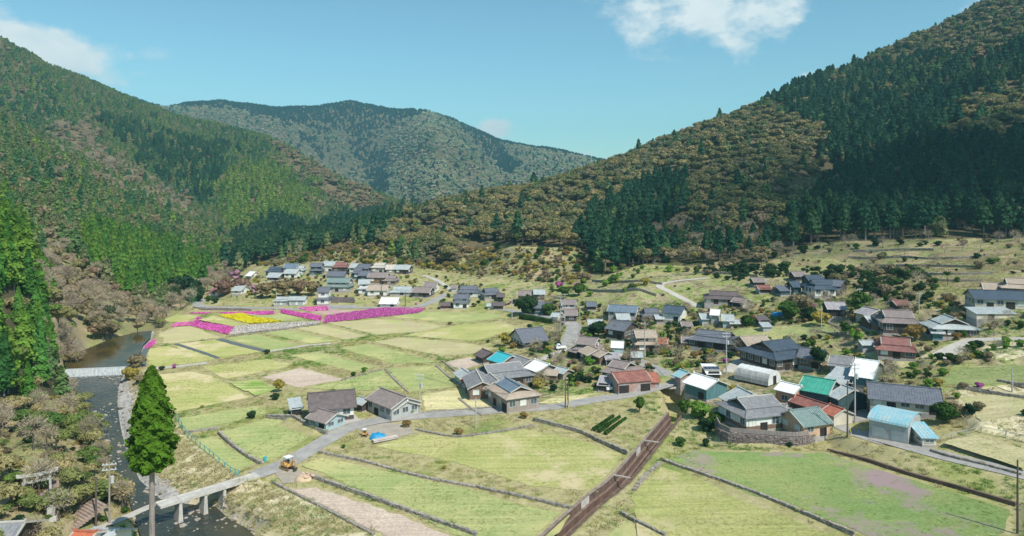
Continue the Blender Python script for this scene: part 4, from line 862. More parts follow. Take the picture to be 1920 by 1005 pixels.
def wmesh(kind, w, h):
    k = (kind, round(w, 1), round(h, 1))
    if k not in _wc:
        if kind == 'frame':
            mb = MB(); t = .09
            mb.box((0, -.04, h / 2 - t / 2), (w, .1, t)); mb.box((0, -.04, -h / 2 + t / 2), (w, .12, t)); mb.box((-w / 2 + t / 2, -.04, 0), (t, .1, h - 2 * t)); mb.box((w / 2 - t / 2, -.04, 0), (t, .1, h - 2 * t)); mb.box((0, -.045, 0), (.06, .07, h - 2 * t)); _wc[k] = mb.mesh('window', frame_m)
        elif kind == 'pane': _wc[k] = MB().box((0, -.02, 0), (w - .16, .03, h - .16)).mesh('pane', glass)
        elif kind == 'screen': _wc[k] = MB().box((0, -.02, 0), (w - .16, .03, h - .16)).mesh('pane', shoji)
        elif kind == 'door': _wc[k] = MB().box((0, -.03, 0), (w, .07, h)).mesh('door', dark)
        elif kind == 'shutter':
            mb = MB(); m = int(h / .22)
            for i in range(m): mb.box((0, -.04 - .015 * (i % 2), -h / 2 + (i + .5) * h / m), (w, .06, h / m - .015))
            _wc[k] = mb.mesh('shutter', RM['palegrey'])
    return _wc[k]
def put(kind, name, root, x, y, z, a, w, h, sc_child=True):
    o = link(name, wmesh(kind, w, h), root, (x, y, z), a)
    if kind == 'frame' and sc_child: link('pane', wmesh('screen' if rnd.random() < .3 else 'pane', w, h), o)
    return o
def slab(mb, r0, r1, e1, e0, t=.14): mb.prism([r0, r1, e1, e0], (0, 0, -t))
def ribs(mb, r0, r1, e1, e0, step, h=.07, w=.10):
    r0, r1, e1, e0 = map(Vector, (r0, r1, e1, e0)); n = max(2, int((e1 - e0).length / step))
    for i in range(n + 1):
        t = i / n; a = r0.lerp(r1, t); b = e0.lerp(e1, t); d = (e1 - e0).normalized() * (w / 2)
        mb.prism([a - d, a + d, b + d, b - d], (0, 0, h))
def house(root, L, W, Hh, style='gable', roof='slate', wall='white', over=.7, pitch=.42, far=False, gable=None, base=None, step=None, skirt_roof=None, front='win', fdepth=2.4, side=None):
    rm = RM[roof]; wm = WM[wall]; step = step or (.55 if roof in ('slate', 'tile', 'mauve', 'darkbrown', 'navy', 'tan', 'redbrown', 'orange', 'greenslate') else .8)
    def walls(l, w, z0, he, hr, name='wall', m=wm, pk=True):
        mb = MB(); pr = [(-l / 2, -w / 2, z0), (-l / 2, w / 2, z0), (-l / 2, w / 2, he)] + ([(-l / 2, 0, hr)] if pk else []) + [(-l / 2, -w / 2, he)]
        return mb.prism(pr, (l, 0, 0)).build(name, m, root)
    def gable_roof(l, w, hr, ov, og, name='roof', m=rm, rname='roof_rib', p=pitch):
        he = hr - p * (w / 2 + ov); x = l / 2 + og; y = w / 2 + ov; mb = MB(); slab(mb, (-x, 0, hr), (x, 0, hr), (x, -y, he), (-x, -y, he)); slab(mb, (x, 0, hr), (-x, 0, hr), (-x, y, he), (x, y, he)); ro = mb.build(name, m, root)
        mb = MB(); ribs(mb, (-x, 0, hr), (x, 0, hr), (x, -y, he), (-x, -y, he), step); ribs(mb, (-x, 0, hr), (x, 0, hr), (x, y, he), (-x, y, he), step * 1.5); mb.build(rname, m, ro, kind='stuff')
        mb = MB(); mb.box((0, 0, hr + .10), (2 * x, .38, .22)); mb.box((-x, 0, hr + .22), (.18, .5, .35)); mb.box((x, 0, hr + .22), (.18, .5, .35)); mb.build('ridge_cap', trim if roof == 'tile' else m, ro)
        for s in (-1, 1):
            mb = MB()
            for q in (-1, 1): mb.prism([(s * x - .06 * s, 0, hr + .10), (s * x + .1 * s, 0, hr + .10), (s * x + .1 * s, q * y, he + .10), (s * x - .06 * s, q * y, he + .10)], (0, 0, -.32))
            mb.build('verge_board', trimd if roof in ('slate', 'navy', 'darkbrown') else trim, ro)
        return he
    def skirt(l, w, z1, l2, w2, z0, name='lower_roof', m=None):
        m = m or (RM[skirt_roof] if skirt_roof else rm); mb = MB(); mr = MB(); a = [(-l / 2, -w / 2), (l / 2, -w / 2), (l / 2, w / 2), (-l / 2, w / 2)]; b = [(-l2 / 2, -w2 / 2), (l2 / 2, -w2 / 2), (l2 / 2, w2 / 2), (-l2 / 2, w2 / 2)]
        for i in range(4):
            j = (i + 1) % 4; r0 = (*a[i], z1); r1 = (*a[j], z1); e1 = (*b[j], z0); e0 = (*b[i], z0); slab(mb, r0, r1, e1, e0, .13); ribs(mr, r0, r1, e1, e0, step, .06)
        o = mb.build(name, m, root); mr.build('roof_rib', m, o, kind='stuff'); hp = MB()
        for i in range(4): hp.tube((*a[i], z1 + .05), (*b[i], z0 + .05), .13, .13, 5)
        hp.build('hip_ridge', m, o, kind='stuff')
    def openings(l, w, zt, zb=.5, n=None, h=None, kinds=('frame',), sides=(0, 1, 2, 3)):
        h = h or min(1.5, max(.7, (zt - zb) * .55)); zc = zb + (zt - zb) * .55
        for sd in sides:
            ln, dp, a = (l, w / 2, 0) if sd == 0 else (w, l / 2, R(90)) if sd == 1 else (l, w / 2, R(180)) if sd == 2 else (w, l / 2, R(-90))
            if far and sd not in (0, 3 if root.location.x > 0 else 1): continue
            nn = max(1, int(ln / (2.7 if not far else 3.6)))
            for i in range(nn):
                q = -ln / 2 + (i + .5) * ln / nn; kd = kinds[i % len(kinds)] if sd in (0,) else 'frame'
                ww = min(1.9, ln / nn * .72); c = Vector((q, -dp - .02, zc)); c.rotate(Matrix.Rotation(a, 4, 'Z'))
                if kd == 'door': put('door', 'door', root, c.x, c.y, .95, a, ww, 1.9)
                elif kd == 'shutter': put('shutter', 'shutter', root, c.x, c.y, 1.15, a, min(2.6, ln / nn * .85), 2.2)
                elif kd == 'open': put('door', 'opening', root, c.x, c.y, 1.15, a, ln / nn * .9, 2.2)  # solid dark slab on the wall, painted in place of the shaded inside
                elif kd == 'no': continue
                else: put('frame', 'window', root, c.x, c.y, zc, a, ww, h, True)
    kinds_ = {'win': ('frame', 'door', 'frame'), 'farm': ('frame', 'door', 'frame', 'open'), 'shop': ('shutter',), 'barn': ('open', 'no'), 'shed': ('no', 'door', 'no'), 'none': ('no',), 'open': ('open', 'open')}[front]
    sides = (0, 1, 2, 3) if front in ('win', 'farm') else (0,) if front in ('shop', 'barn', 'shed', 'open') else ()
    MB().box((0, 0, .12 - fdepth / 2), (L + .15, W + .15, fdepth + .3)).build('foundation', found, root)
    if style == 'gable':
        he = gable_roof(L, W, Hh, over, over * .8); z = Hh - pitch * W / 2; walls(L, W, .2, z - .14, Hh - .16); openings(L, W, z - .1, .5, kinds=kinds_, sides=sides)
    elif style == 'irimoya':
        w2 = W * .56; l2 = L * .70; he = gable_roof(l2, w2, Hh, .45, .5); z1 = Hh - pitch * w2 / 2; walls(l2 - .1, w2 - .2, z1 - 1.1, z1 - .12, Hh - .2, 'gable_wall', WM[gable] if gable else wm)
        zc = he - .12; x2, y2 = L / 2 + over, W / 2 + over; drop = .36 * (y2 - w2 / 2); skirt(l2 - .2, w2 - .2, zc, 2 * x2, 2 * y2, zc - drop); zt = zc - drop + .1; walls(L, W, .2, zt, zt, pk=False); openings(L, W, zt, .4, kinds=kinds_, sides=sides, h=min(1.7, (zt - .4) * .7))
    elif style == 'two':
        l2, w2 = L * .86, W * .82; he = gable_roof(l2, w2, Hh, over, over); z = Hh - pitch * w2 / 2; walls(l2, w2, 2.4, z - .14, Hh - .16, 'upper_wall'); walls(L, W, .2, 2.75, 2.75, 'wall', WM[base] if base else wm, pk=False)
        skirt(l2 - .1, w2 - .1, 3.5, L + 1.5, W + 1.5, 2.75, m=RM[skirt_roof] if skirt_roof else rm); openings(l2, w2, z - .1, 3.4, kinds=('frame',), sides=(0, 1, 2, 3), h=1.1); openings(L, W, 2.6, .3, kinds=kinds_, sides=sides, h=1.5)
    elif style == 'shed':
        y = W / 2 + over * .6; x = L / 2 + over * .6; d = .22 * (W + over); mb = MB(); slab(mb, (-x, y, Hh), (x, y, Hh), (x, -y, Hh - d), (-x, -y, Hh - d), .1); ro = mb.build('roof', rm, root); mr = MB(); ribs(mr, (-x, y, Hh), (x, y, Hh), (x, -y, Hh - d), (-x, -y, Hh - d), .7, .05, .08); mr.build('roof_rib', rm, ro, kind='stuff')
        mb = MB(); mb.prism([(-L / 2, -W / 2, .2), (-L / 2, W / 2, .2), (-L / 2, W / 2, Hh - .25), (-L / 2, -W / 2, Hh - d - .02)], (L, 0, 0)); mb.build('wall', wm, root); openings(L, W, Hh - d - .2, .4, kinds=kinds_, sides=sides)
    elif style == 'arch':
        n = 12; y = W / 2 + .25; rise = .15 * W; x = L / 2 + .3; pr = [(-x, -y * math.cos(math.pi * i / n), Hh - rise + rise * math.sin(math.pi * i / n)) for i in range(n + 1)]; mb = MB()
        for i in range(n): a, b = pr[i], pr[i + 1]; mb.prism([a, (x, a[1], a[2]), (x, b[1], b[2]), b], (0, 0, -.12))
        ro = mb.build('roof', rm, root); mr = MB(); k = int(2 * x / .7)
        for j in range(k + 1):
            xx = -x + 2 * x * j / k
            for i in range(n): a, b = pr[i], pr[i + 1]; mr.prism([(xx - .05, a[1], a[2]), (xx + .05, a[1], a[2]), (xx + .05, b[1], b[2]), (xx - .05, b[1], b[2])], (0, 0, .06))
        mr.build('roof_rib', rm, ro, kind='stuff'); wp = [(-L / 2, -W / 2, .2), (-L / 2, W / 2, .2), (-L / 2, W / 2, Hh - rise - .05)] + [(-L / 2, W / 2 * math.cos(math.pi * i / n), Hh - rise - .2 + (rise - .05) * math.sin(math.pi * i / n)) for i in range(1, n)] + [(-L / 2, -W / 2, Hh - rise - .05)]
        MB().prism(wp, (L, 0, 0)).build('wall', wm, root); openings(L, W, Hh - rise, .9, kinds=kinds_, sides=(0, 3), h=1.0)
    if base and style in ('gable', 'irimoya'): MB().box((0, 0, .2 + .55), (L + .08, W + .08, 1.1)).build('base_board', WM[base], root)
    return root
def ground_for(x, y, L, W, a):
    zs = [H(x + math.cos(a) * i * L / 2 - math.sin(a) * j * W / 2, y + math.sin(a) * i * L / 2 + math.cos(a) * j * W / 2) for i in (-1, 0, 1) for j in (-1, 0, 1)]
    return sum(zs) / 9 * .8 + max(zs) * .2
HS, WS = .84, 1.02
def HR(x1, y1, x2, y2, Hh, W, roof, wall, label, style='gable', name='house', dL=0, shiftz=None, group=None, minL=0, cat=None, **k):
    """a house from the two ends of its ridge as seen, its ridge height and its width across"""
    Hh0, W0 = Hh, W; Hh = Hh * HS; W = W * WS; zr = 5 + Hh; P1 = P2 = None
    for _ in range(12):
        p = G((x1 + x2) / 2, (y1 + y2) / 2, Hh) if _ == 0 else None
        zr = (p.z + Hh) if p is not None else zr
        P1 = Vector(PZ(x1, y1, zr)); P2 = Vector(PZ(x2, y2, zr)); c = (P1 + P2) / 2; g = ground_for(c.x, c.y, (P2 - P1).length, W, 0) if shiftz is None else shiftz
        zr = .5 * zr + .5 * (g + Hh)
    d = P2 - P1; a = math.atan2(d.y, d.x); L = max(d.length - 2 * k.get('over', .7) * .8 * HS * (style != 'two') + dL, minL, 2.2)
    if style == 'irimoya': L = d.length / .70 * .93; W *= 1.12
    if style == 'two': L = d.length / .86 * .92
    root = empty(name, (c.x, c.y, zr - Hh), a, label, cat or ('shed' if name in ('shed', 'barn', 'warehouse', 'carport') else 'house'), group, scale=(HS, HS, HS)); house(root, L / HS, W / HS, Hh0, style, roof, wall, **k); FOOT.append((c.x, c.y, L / 2 + 1, W / 2 + 1, a)); return root
def HB(px0, px1, py, Hh, W, roof, wall, label, style='gable', name='house', a=0.0, zoff=0, **k):
    """a house from the two ends of its foot line as seen, facing the viewer, turned by a"""
    Hh0 = Hh; W = W * WS; p = G((px0 + px1) / 2, py); L = (px1 - px0) / F * p.y * (1 if abs(a) < .1 else .92); L = max(2.2, L - .3); cx = p.x + W / 2 * math.sin(-a) * 0; cy = p.y + W / 2
    cx = p.x * (cy / p.y); z = ground_for(cx, cy, L, W, a) + zoff
    root = empty(name, (cx, cy, z), a, label, 'shed' if name in ('shed', 'barn', 'warehouse', 'carport') else 'house', scale=(HS, HS, HS)); house(root, L / HS, W / HS, Hh0, style, roof, wall, **k); FOOT.append((cx, cy, L / 2 + 1, W / 2 + 1, a)); return root
# ------------------------------------------------------------ the village: near farm
HR(577, 738, 665, 730, 6.6, 7.0, 'darkbrown', 'white', 'long farmhouse with glossy dark brown tiled roof beside the bend of the lane', base='darkwood', over=.9, front='farm', pitch=.6)
HR(594, 765, 632, 775, 3.9, 5.0, 'mauve', 'bluesheet', 'small pale blue outbuilding with brown grey roof standing on the stone corner by the lane', name='outbuilding', cat='outbuilding', front='win')
HR(541, 753, 566, 750, 3.3, 4.4, 'palegrey', 'grey', 'low grey roofed lean-to at the left end of the dark brown farmhouse', name='shed', style='shed', front='open')
HR(713, 727, 762, 745, 5.4, 7.0, 'mauve', 'grey', 'brown grey roofed house just right of the dark brown farmhouse', front='win', over=.6)
HR(737, 741, 764, 752, 4.3, 6.0, 'white', 'white', 'white roofed house with pale wall beside the lane in front of the brown grey roof', front='shed')
HR(676, 744, 690, 748, 3.2, 3.0, 'palegrey', 'darkwood', 'tiny pale roofed hut between the dark farmhouse and its neighbour', name='shed', front='none')
# navy hip house in the fields
HR(973, 617, 1009, 613.5, 6.2, 9.0, 'slate', 'white', 'white walled house with big dark slate gable roof at the edge of the fields', base='darkwood', over=.9, pitch=.62, minL=8.5)
# large complex
HR(908, 685, 974, 678, 6.0, 8.5, 'tile', 'wood', 'long main house with weathered grey tiled double roof behind the railed veranda house', style='irimoya', front='farm')
HR(893, 694, 905, 716, 5.2, 6.0, 'tile', 'wood', 'grey tiled wing running along the field on the left of the veranda house', front='win')
HR(918, 700, 934, 713, 5.0, 6.5, 'tile', 'wood', 'small grey tiled gable roof squeezed behind the blue grey panelled roof', front='none')
HR(948, 708, 976, 724, 6.3, 7.0, 'bluegrey', 'greywood', 'house with blue grey panelled roof and railed timber veranda by the lane', style='irimoya', skirt_roof='tan', gable='darkwood', front='farm')
HR(866, 690, 880, 700, 3.6, 4.0, 'palegrey', 'bluesheet', 'pale sheet roofed shed at the far left corner of the big tiled farm', name='shed', front='none')
HR(877, 704, 893, 718, 3.2, 3.2, 'rustbright', 'bluesheet', 'rusty orange lean-to along the left side of the big tiled farm', name='shed', front='none')
HR(933, 659, 960, 667, 4.6, 6.5, 'teal', 'wood', 'wooden shed with bright turquoise sheet roof', name='shed', front='none')
HR(905, 654, 922, 661, 3.6, 5.0, 'darkbrown', 'darkwood', 'long dark brown barn left of the turquoise roofed shed', name='barn', front='none')
HR(966, 665, 995, 675, 4.0, 4.5, 'tile', 'wood', 'low grey roofed annex right behind the turquoise roofed shed', name='shed', front='none')
HR(1003, 674, 1030, 683, 4.2, 6.5, 'white', 'greywood', 'wooden shed with striped white and grey sheet roof', name='shed', front='barn')
HR(1046, 687, 1066, 692, 3.0, 3.2, 'palegrey', 'greywood', 'little pale roofed hut at the right end of the striped roof shed', name='shed', front='none')
HR(1020, 695, 1048, 697, 2.7, 2.5, 'tan', 'wood', 'low tan roofed lean-to in front of the striped roof shed', name='shed', style='shed', front='none')
# centre village
HR(1087, 631, 1120, 634, 6.3, 7.0, 'mauve', 'darkwood', 'tall brown grey roofed house beside the top of the grey road', style='two', front='win')
HR(1072, 648, 1092, 653, 3.6, 4.2, 'mauve', 'tealdark', 'low dark lean-to below the tall brown grey roofed house', name='shed', style='shed', front='open')
HR(1104, 647, 1122, 655, 4.4, 6.0, 'tan', 'wood', 'tan roofed wooden house in front of the tall brown grey roofed house', front='win')
HR(1124, 654, 1140, 660, 4.0, 4.8, 'tan', 'wood', 'small tan roofed extension to the right of the tan roofed wooden house', front='none')
HR(1132, 664, 1162, 664, 3.2, 4.0, 'corr', 'grey', 'shed with grey corrugated roof between the tan roofs and the rust red shed', name='shed', front='barn', style='shed')
HR(1152, 674, 1180, 679, 5.6, 8.0, 'mauve', 'darkwood', 'dark timber house with brown grey gable behind the rust red shed', style='irimoya', front='win')
HR(1147, 699, 1210, 694, 5.0, 6.5, 'rust', 'rustwall', 'long corrugated shed with rust red roof beside the lane', name='barn', front='barn', over=.4)
HR(1213, 703, 1234, 703, 3.2, 4.5, 'rustbright', 'rustwall', 'low rust orange extension at the bridge end of the rust red shed', name='shed', front='none', style='shed')
cp = HR(1121, 708, 1148, 710, 3.0, 4.6, 'corr', 'darkwood', 'open carport with half rusted roof sheltering a white car', name='carport', front='open', style='shed')
HR(1146, 640, 1170, 641, 3.6, 5.0, 'white', 'bluesheet', 'small white roofed hut between the tan roofs and the two storey brown house', name='shed', front='shed', over=.4)
HR(1191, 619, 1226, 619, 6.8, 7.5, 'tan', 'wood', 'two storey brown house with tan hipped roof and lower skirt roof', style='two', front='win')
HR(1148, 599, 1186, 604, 6.2, 9.0, 'slate', 'darkwood', 'wide house with slate grey gable and white fascia in the centre of the village', front='win')
HR(1101, 599, 1130, 599, 3.6, 5.0, 'palegrey', 'white', 'long pale grey shed left of the slate gabled house', name='shed', front='none')
HR(1052, 562, 1078, 562, 6.6, 6.5, 'mauve', 'white', 'two storey grey house standing behind the three tall poles', style='two', front='win')
HR(1058, 581, 1082, 581, 4.6, 6.0, 'mauve', 'darkwood', 'single storey grey brown house below the two storey house by the tall poles', front='win')
HR(1037, 586, 1050, 587, 3.2, 4.0, 'palegrey', 'white', 'small white shed left of the single storey house by the tall poles', name='shed', front='shed')
HR(1003, 566, 1034, 567, 5.2, 7.0, 'slate', 'tealdark', 'dark slate roofed house behind the hedge above the field road', front='win')
HR(988, 567, 1004, 566, 4.2, 5.0, 'palegrey', 'tealdark', 'small pale gabled house at the left end of the hedge above the field road', front='none')
HR(970, 545, 1002, 545, 5.0, 6.5, 'mauve', 'wood', 'brown grey house below the netted bank at the hill foot', front='win')
HR(1000, 543, 1022, 543, 5.0, 6.0, 'palegrey', 'darkwood', 'pale grey roofed house joined to the brown grey house below the netted bank', front='win')
HR(908, 541, 932, 540, 5.0, 7.5, 'slate', 'greywood', 'slate grey house third from the netted bank toward the far village', style='irimoya', front='win')
HR(864, 536, 894, 536, 5.2, 8.0, 'slate', 'white', 'broad slate grey roof just above the two storey house at the field edge', style='irimoya', front='win')
HR(931, 550, 946, 550, 3.2, 4.5, 'darkbrown', 'darkwood', 'dark brown hut between two slate houses above the field', name='shed', front='none')
HB(914, 927, 580, 2.6, 3, 'palegrey', 'white', 'tiny white hut above the green field beside the dark box shed', name='shed', front='none')
HB(925, 944, 581, 3.4, 4, 'darkbrown', 'darkwood', 'dark box shed beside the tiny white hut above the green field', name='shed', front='none')
HB(851, 880, 579, 6.3, 6.5, 'slate', 'white', 'two storey white and slate house on stilts at the edge of the fields', style='two', front='win', fdepth=3)
HB(826, 844, 580, 3.0, 4, 'darkbrown', 'redwood', 'small dark red hut left of the two storey house on stilts', name='shed', front='none')
HR(1142, 571, 1197, 574, 4.9, 7.0, 'bluegrey', 'grey', 'long low house with blue grey roof below the dark retaining wall', front='win')
HR(1208, 578, 1232, 578, 4.4, 7.0, 'slate', 'darkwood', 'dark slate hipped house between the long blue grey roof and the navy roof', style='irimoya', front='none')
HR(1247, 572, 1284, 575, 5.4, 8.0, 'navy', 'white', 'navy roofed house with white gable where the hillside road comes down', front='win')
HR(1257, 583, 1276, 583, 3.2, 4.0, 'darkbrown', 'wood', 'small brown lean-to in front of the navy roofed house', name='shed', front='none', style='shed')
HR(1154, 588, 1180, 588, 3.6, 6.0, 'palegrey', 'tealsheet', 'small hut with pale teal roof in front of the long blue grey house', name='shed', front='none')
HR(1312, 588, 1326, 588, 3.8, 5.0, 'palegrey', 'bluesheet', 'teal walled shed at the left of three small pale sheds on the green slope', name='shed', front='shed')
HR(1333, 580, 1350, 581, 4.8, 5.0, 'white', 'grey', 'tallest of three small pale sheds on the green slope', name='shed', front='none')
HR(1352, 589, 1376, 590, 4.0, 6.0, 'palegrey', 'bluesheet', 'wide pale shed at the right of three small pale sheds on the green slope', name='shed', front='shed')
HB(1367, 1383, 616, 2.6, 3, 'palegrey', 'orangewall', 'tiny orange walled hut below the wide pale shed', name='shed', front='none')
HR(1330, 545, 1383, 547, 4.8, 7.5, 'darkbrown', 'greywood', 'long dark brown farmhouse standing alone on the green terrace', style='irimoya', front='farm')
HR(1378, 557, 1402, 560, 3.4, 5.0, 'mauve', 'grey', 'small low wing at the right end of the long dark brown farmhouse', name='shed', front='open')
HR(1418, 535, 1444, 535, 3.0, 4.0, 'rust', 'bluesheet', 'small shed with rust red roof below the dark hillside trees', name='shed', front='barn')
HR(1456, 537, 1480, 537, 3.4, 5.0, 'slate', 'tealdark', 'dark shed with flat grey roof right of the rust red shed', name='shed', front='none', style='shed')
HR(1479, 528, 1498, 528, 4.6, 6.0, 'navy', 'tealdark', 'dark teal roofed house half hidden by shrubs above the grey shed', front='none')
HR(1483, 509, 1508, 509, 4.0, 6.0, 'mauve', 'darkwood', 'brown roofed hut highest in the shaded hillside hamlet', name='shed', front='none')
HR(1508, 516, 1540, 516, 4.4, 6.5, 'navy', 'tealdark', 'long teal dark roof at the back of the shaded hillside hamlet', front='none')
HR(1522, 524.5, 1560, 524.5, 6.0, 9.0, 'navy', 'white', 'big navy roofed house with white wall posts in the shaded hillside hamlet', style='irimoya', front='farm')
HR(1560, 524, 1584, 526, 5.0, 7.0, 'slate', 'darkwood', 'slate roofed wing right of the big navy roofed hillside house', front='none')
HR(1545, 566, 1583, 567, 4.6, 6.5, 'corr', 'tealdark', 'dark house with plain grey roof beside a big round tree', front='open')
HR(1620, 575, 1648, 581, 4.2, 6.0, 'corr', 'grey', 'low grey shed half hidden behind the big round tree', name='shed', front='none')
# right terrace group
HR(1655, 581, 1707, 583, 6.6, 9.0, 'mauve', 'darkwood', 'large brown grey roofed house on a raised concrete platform', style='irimoya', gable='white', front='farm', fdepth=4)
HR(1620, 592, 1640, 592, 4.2, 5.0, 'palegrey', 'darkwood', 'small pale gabled hut at the left of the large platform house', name='shed', front='open')
HR(1636, 601, 1668, 601, 3.4, 4.0, 'slate', 'wood', 'dark lean-to in front of the large platform house', name='shed', style='shed', front='open')
HR(1771, 590, 1790, 597, 5.6, 9.0, 'palegrey', 'darkwood', 'pale green grey gabled house right of the platform house', style='irimoya', front='win')
HR(1744, 613, 1764, 614, 3.6, 4.0, 'palegrey', 'tealsheet', 'narrow teal shed in front of the pale green grey gabled house', name='shed', front='none')
HR(1653, 631, 1704, 635, 5.0, 8.0, 'redbrown', 'wood', 'house with dark red tiled hipped roof below the platform house', style='irimoya', front='farm')
HB(1612, 1634, 661, 2.6, 2.5, 'palegrey', 'grey', 'small grey box shed at the left corner of the dark red tiled house', name='shed', front='none')
HR(1815, 543, 1935, 547, 5.2, 7.5, 'navy', 'cream', 'long cream house with navy roof at the right edge of the terraces', front='farm')
HR(1840, 529, 1880, 531, 4.5, 7.0, 'tan', 'wood', 'tan roofed house left behind the long navy roof', front='none')
HR(1886, 521, 1950, 524, 5.8, 8.0, 'tan', 'wood', 'larger tan tiled house uppermost at the right edge', style='irimoya', front='win')
HB(1820, 1894, 602, 3.2, 4.0, 'palegrey', 'cream', 'low cream garage with pale roof below the long navy roofed house', name='shed', front='shed', style='shed')
# middle
HR(1309, 617, 1372, 624, 5.2, 8.0, 'slate', 'darkwood', 'long slate grey house above the gardens left of the big navy roof', style='irimoya', front='farm')
HR(1277, 630, 1300, 631, 3.6, 5.0, 'mauve', 'orangewall', 'small orange brown hut among the gardens left of the long slate house', name='shed', front='win')
HR(1387, 631, 1436, 629, 5.0, 7.0, 'tan', 'darkwood', 'tan grey roofed house directly behind the big navy roof', front='none')
HR(1429, 641, 1481, 635, 7.2, 11.0, 'navy', 'darkwood', 'biggest house of the village with sweeping navy tiled roof and skirt roofs', style='irimoya', gable='darkwood', front='farm', over=1.0)
HR(1500, 651, 1548, 657, 4.8, 7.0, 'slate', 'wood', 'slate roofed wing stretching right from the big navy roof', front='win')
HR(1556, 666, 1600, 671, 4.0, 6.5, 'tile', 'grey', 'plain grey roof between the navy wing and the wide white gabled hall', name='shed', front='none')
HR(1604, 672, 1649, 678, 5.4, 13.0, 'white', 'tealsheet', 'wide white roofed hall with timbered gable facing the lane', front='none', pitch=.34)
HR(1560, 690, 1602, 697, 3.2, 4.5, 'palegrey', 'greywood', 'long pale lean-to roof left of the wide white roofed hall', name='shed', style='shed', front='open')
HR(1545, 703, 1590, 712, 3.6, 4.5, 'palegrey', 'tealdark', 'pale sheet roof between the green roof and the white roofed hall', name='shed', style='shed', front='none')
HR(1318, 687, 1348, 687, 2.9, 5.0, 'white', 'darkwood', 'open carport with dark solar panels on its white roof', name='carport', style='shed', front='open')
HR(1301, 699, 1347, 713, 5.2, 6.5, 'white', 'tealsheet', 'white roofed workshop with teal wall and white posts beside the stream bridge', name='workshop', cat='workshop', front='shed')
HR(1276, 693, 1290, 698, 4.2, 4.0, 'blue', 'rustwall', 'grey annex with small blue roof at the bridge end of the white roofed workshop', name='shed', front='none')
HR(1383, 725, 1412, 739, 5.4, 8.0, 'palegrey', 'yellow', 'shed with plain grey roof and mustard wall below the white roofed workshop', name='shed', front='barn')
HR(1464, 715, 1503, 724, 5.6, 5.0, 'white', 'orangewall', 'narrow two storey salmon hut with white roof', name='hut', cat='hut', front='win', over=.4)
HR(1507, 704, 1567, 714, 6.4, 8.5, 'green', 'tealdark', 'tall barn with bright green sheet roof', name='barn', front='none', over=.5)
HR(1580, 722, 1602, 730, 5.6, 7.0, 'palegrey', 'tealdark', 'dark house with pale striped gable right of the green roofed barn', front='none')
HR(1493, 740, 1560, 761, 3.6, 4.2, 'rust', 'darkwood', 'long narrow shed with rust red roof running toward the lane', name='shed', front='none', over=.4)
HR(1556, 758, 1583, 768, 3.8, 4.6, 'rustbright', 'cream', 'bright rust roofed garage with cream end wall at the end of the long narrow shed', name='shed', front='shed', over=.4)
HR(1625, 716, 1764, 730, 4.8, 8.5, 'slate', 'cream', 'very long house with plain slate grey roof behind the blue warehouse', front='win')
HR(1712, 744, 1748, 747, 2.8, 3.0, 'rustbright', 'darkwood', 'rust orange lean-to roof on the front of the very long slate house', name='shed', style='shed', front='none')
# stone terrace houses and warehouse
HR(1383, 746, 1446, 740, 6.2, 8.4, 'tile', 'white', 'white house with weathered grey two tier tiled roof on the stone terrace', style='irimoya', gable='darkwood', base='wood', front='farm', shiftz=3.6, fdepth=1)
HR(1449, 755, 1472, 758, 3.9, 6.0, 'tile', 'wood', 'low tiled annex with a small solar heater joined to the stone terrace house', style='irimoya', front='none', shiftz=3.6, fdepth=1)
HR(1480, 770, 1535, 763, 5.2, 6.5, 'greenslate', 'peach', 'peach walled house with grey green slate roof at the end of the stone terrace', front='win', shiftz=3.5, base='peach', fdepth=3, pitch=.5)
HR(1638, 762, 1720, 778, 5.0, 8.5, 'blue', 'grey', 'grey warehouse with arched faded blue roof by the lane', name='warehouse', style='arch', front='shop')
HR(1712, 799, 1748, 800, 3.2, 4.6, 'blue', 'cream', 'little cream annex with worn blue flat roof in front of the arched warehouse', name='shed', style='shed', front='win')
HR(1236, 634, 1250, 635, 3.4, 4.0, 'rustbright', 'wood', 'tiny brick red roofed hut right of the two storey brown house', name='shed', front='none')
HR(1418, 594, 1442, 594, 3.0, 4.5, 'darkbrown', 'darkwood', 'low dark open shed above the green meadow', name='shed', style='shed', front='open')
HR(1425, 606, 1446, 606, 2.6, 3.0, 'palegrey', 'grey', 'pale flat frame shed at the left end of the green meadow', name='shed', style='shed', front='none')
HR(1408, 521, 1432, 521, 3.2, 5.0, 'mauve', 'darkwood', 'low brown roof at the left of the shaded hillside hamlet', name='shed', front='none')
HR(1672, 563, 1700, 563, 3.0, 4.0, 'redbrown', 'darkwood', 'low purplish roof in the thicket behind the platform house', name='shed', front='none')
HR(1228, 590, 1242, 590, 3.2, 4.0, 'palegrey', 'greywood', 'small grey hut below the dark slate hipped house', name='shed', front='none')
HR(1275, 603, 1296, 603, 3.0, 4.0, 'mauve', 'wood', 'little brown roof in the orchard right of the wide slate gable', name='shed', front='none')
HR(1186, 660, 1200, 660, 2.8, 3.4, 'palegrey', 'greywood', 'little grey shed beside the road junction pole', name='shed', front='none')
HR(1098, 566, 1118, 566, 3.4, 5.0, 'slate', 'darkwood', 'small slate roof just right of the three tall poles', name='shed', front='none')
HR(846, 534, 858, 534, 3.4, 5.0, 'mauve', 'white', 'small white shed at the path crossing above the gardens', name='shed', front='none')
# bottom left corner
HR(-30, 982, 48, 978, 4.6, 9.0, 'tile', 'darkwood', 'grey tiled roof cut by the bottom left corner of the picture', front='none')
HR(176, 992, 222, 994, 4.4, 7.0, 'palegrey', 'white', 'plain grey roof at the bottom edge beside the path', front='none')
HR(150, 996, 170, 997, 4.6, 5.0, 'orange', 'white', 'orange tiled roof at the bottom edge left of the plain grey roof', front='none')
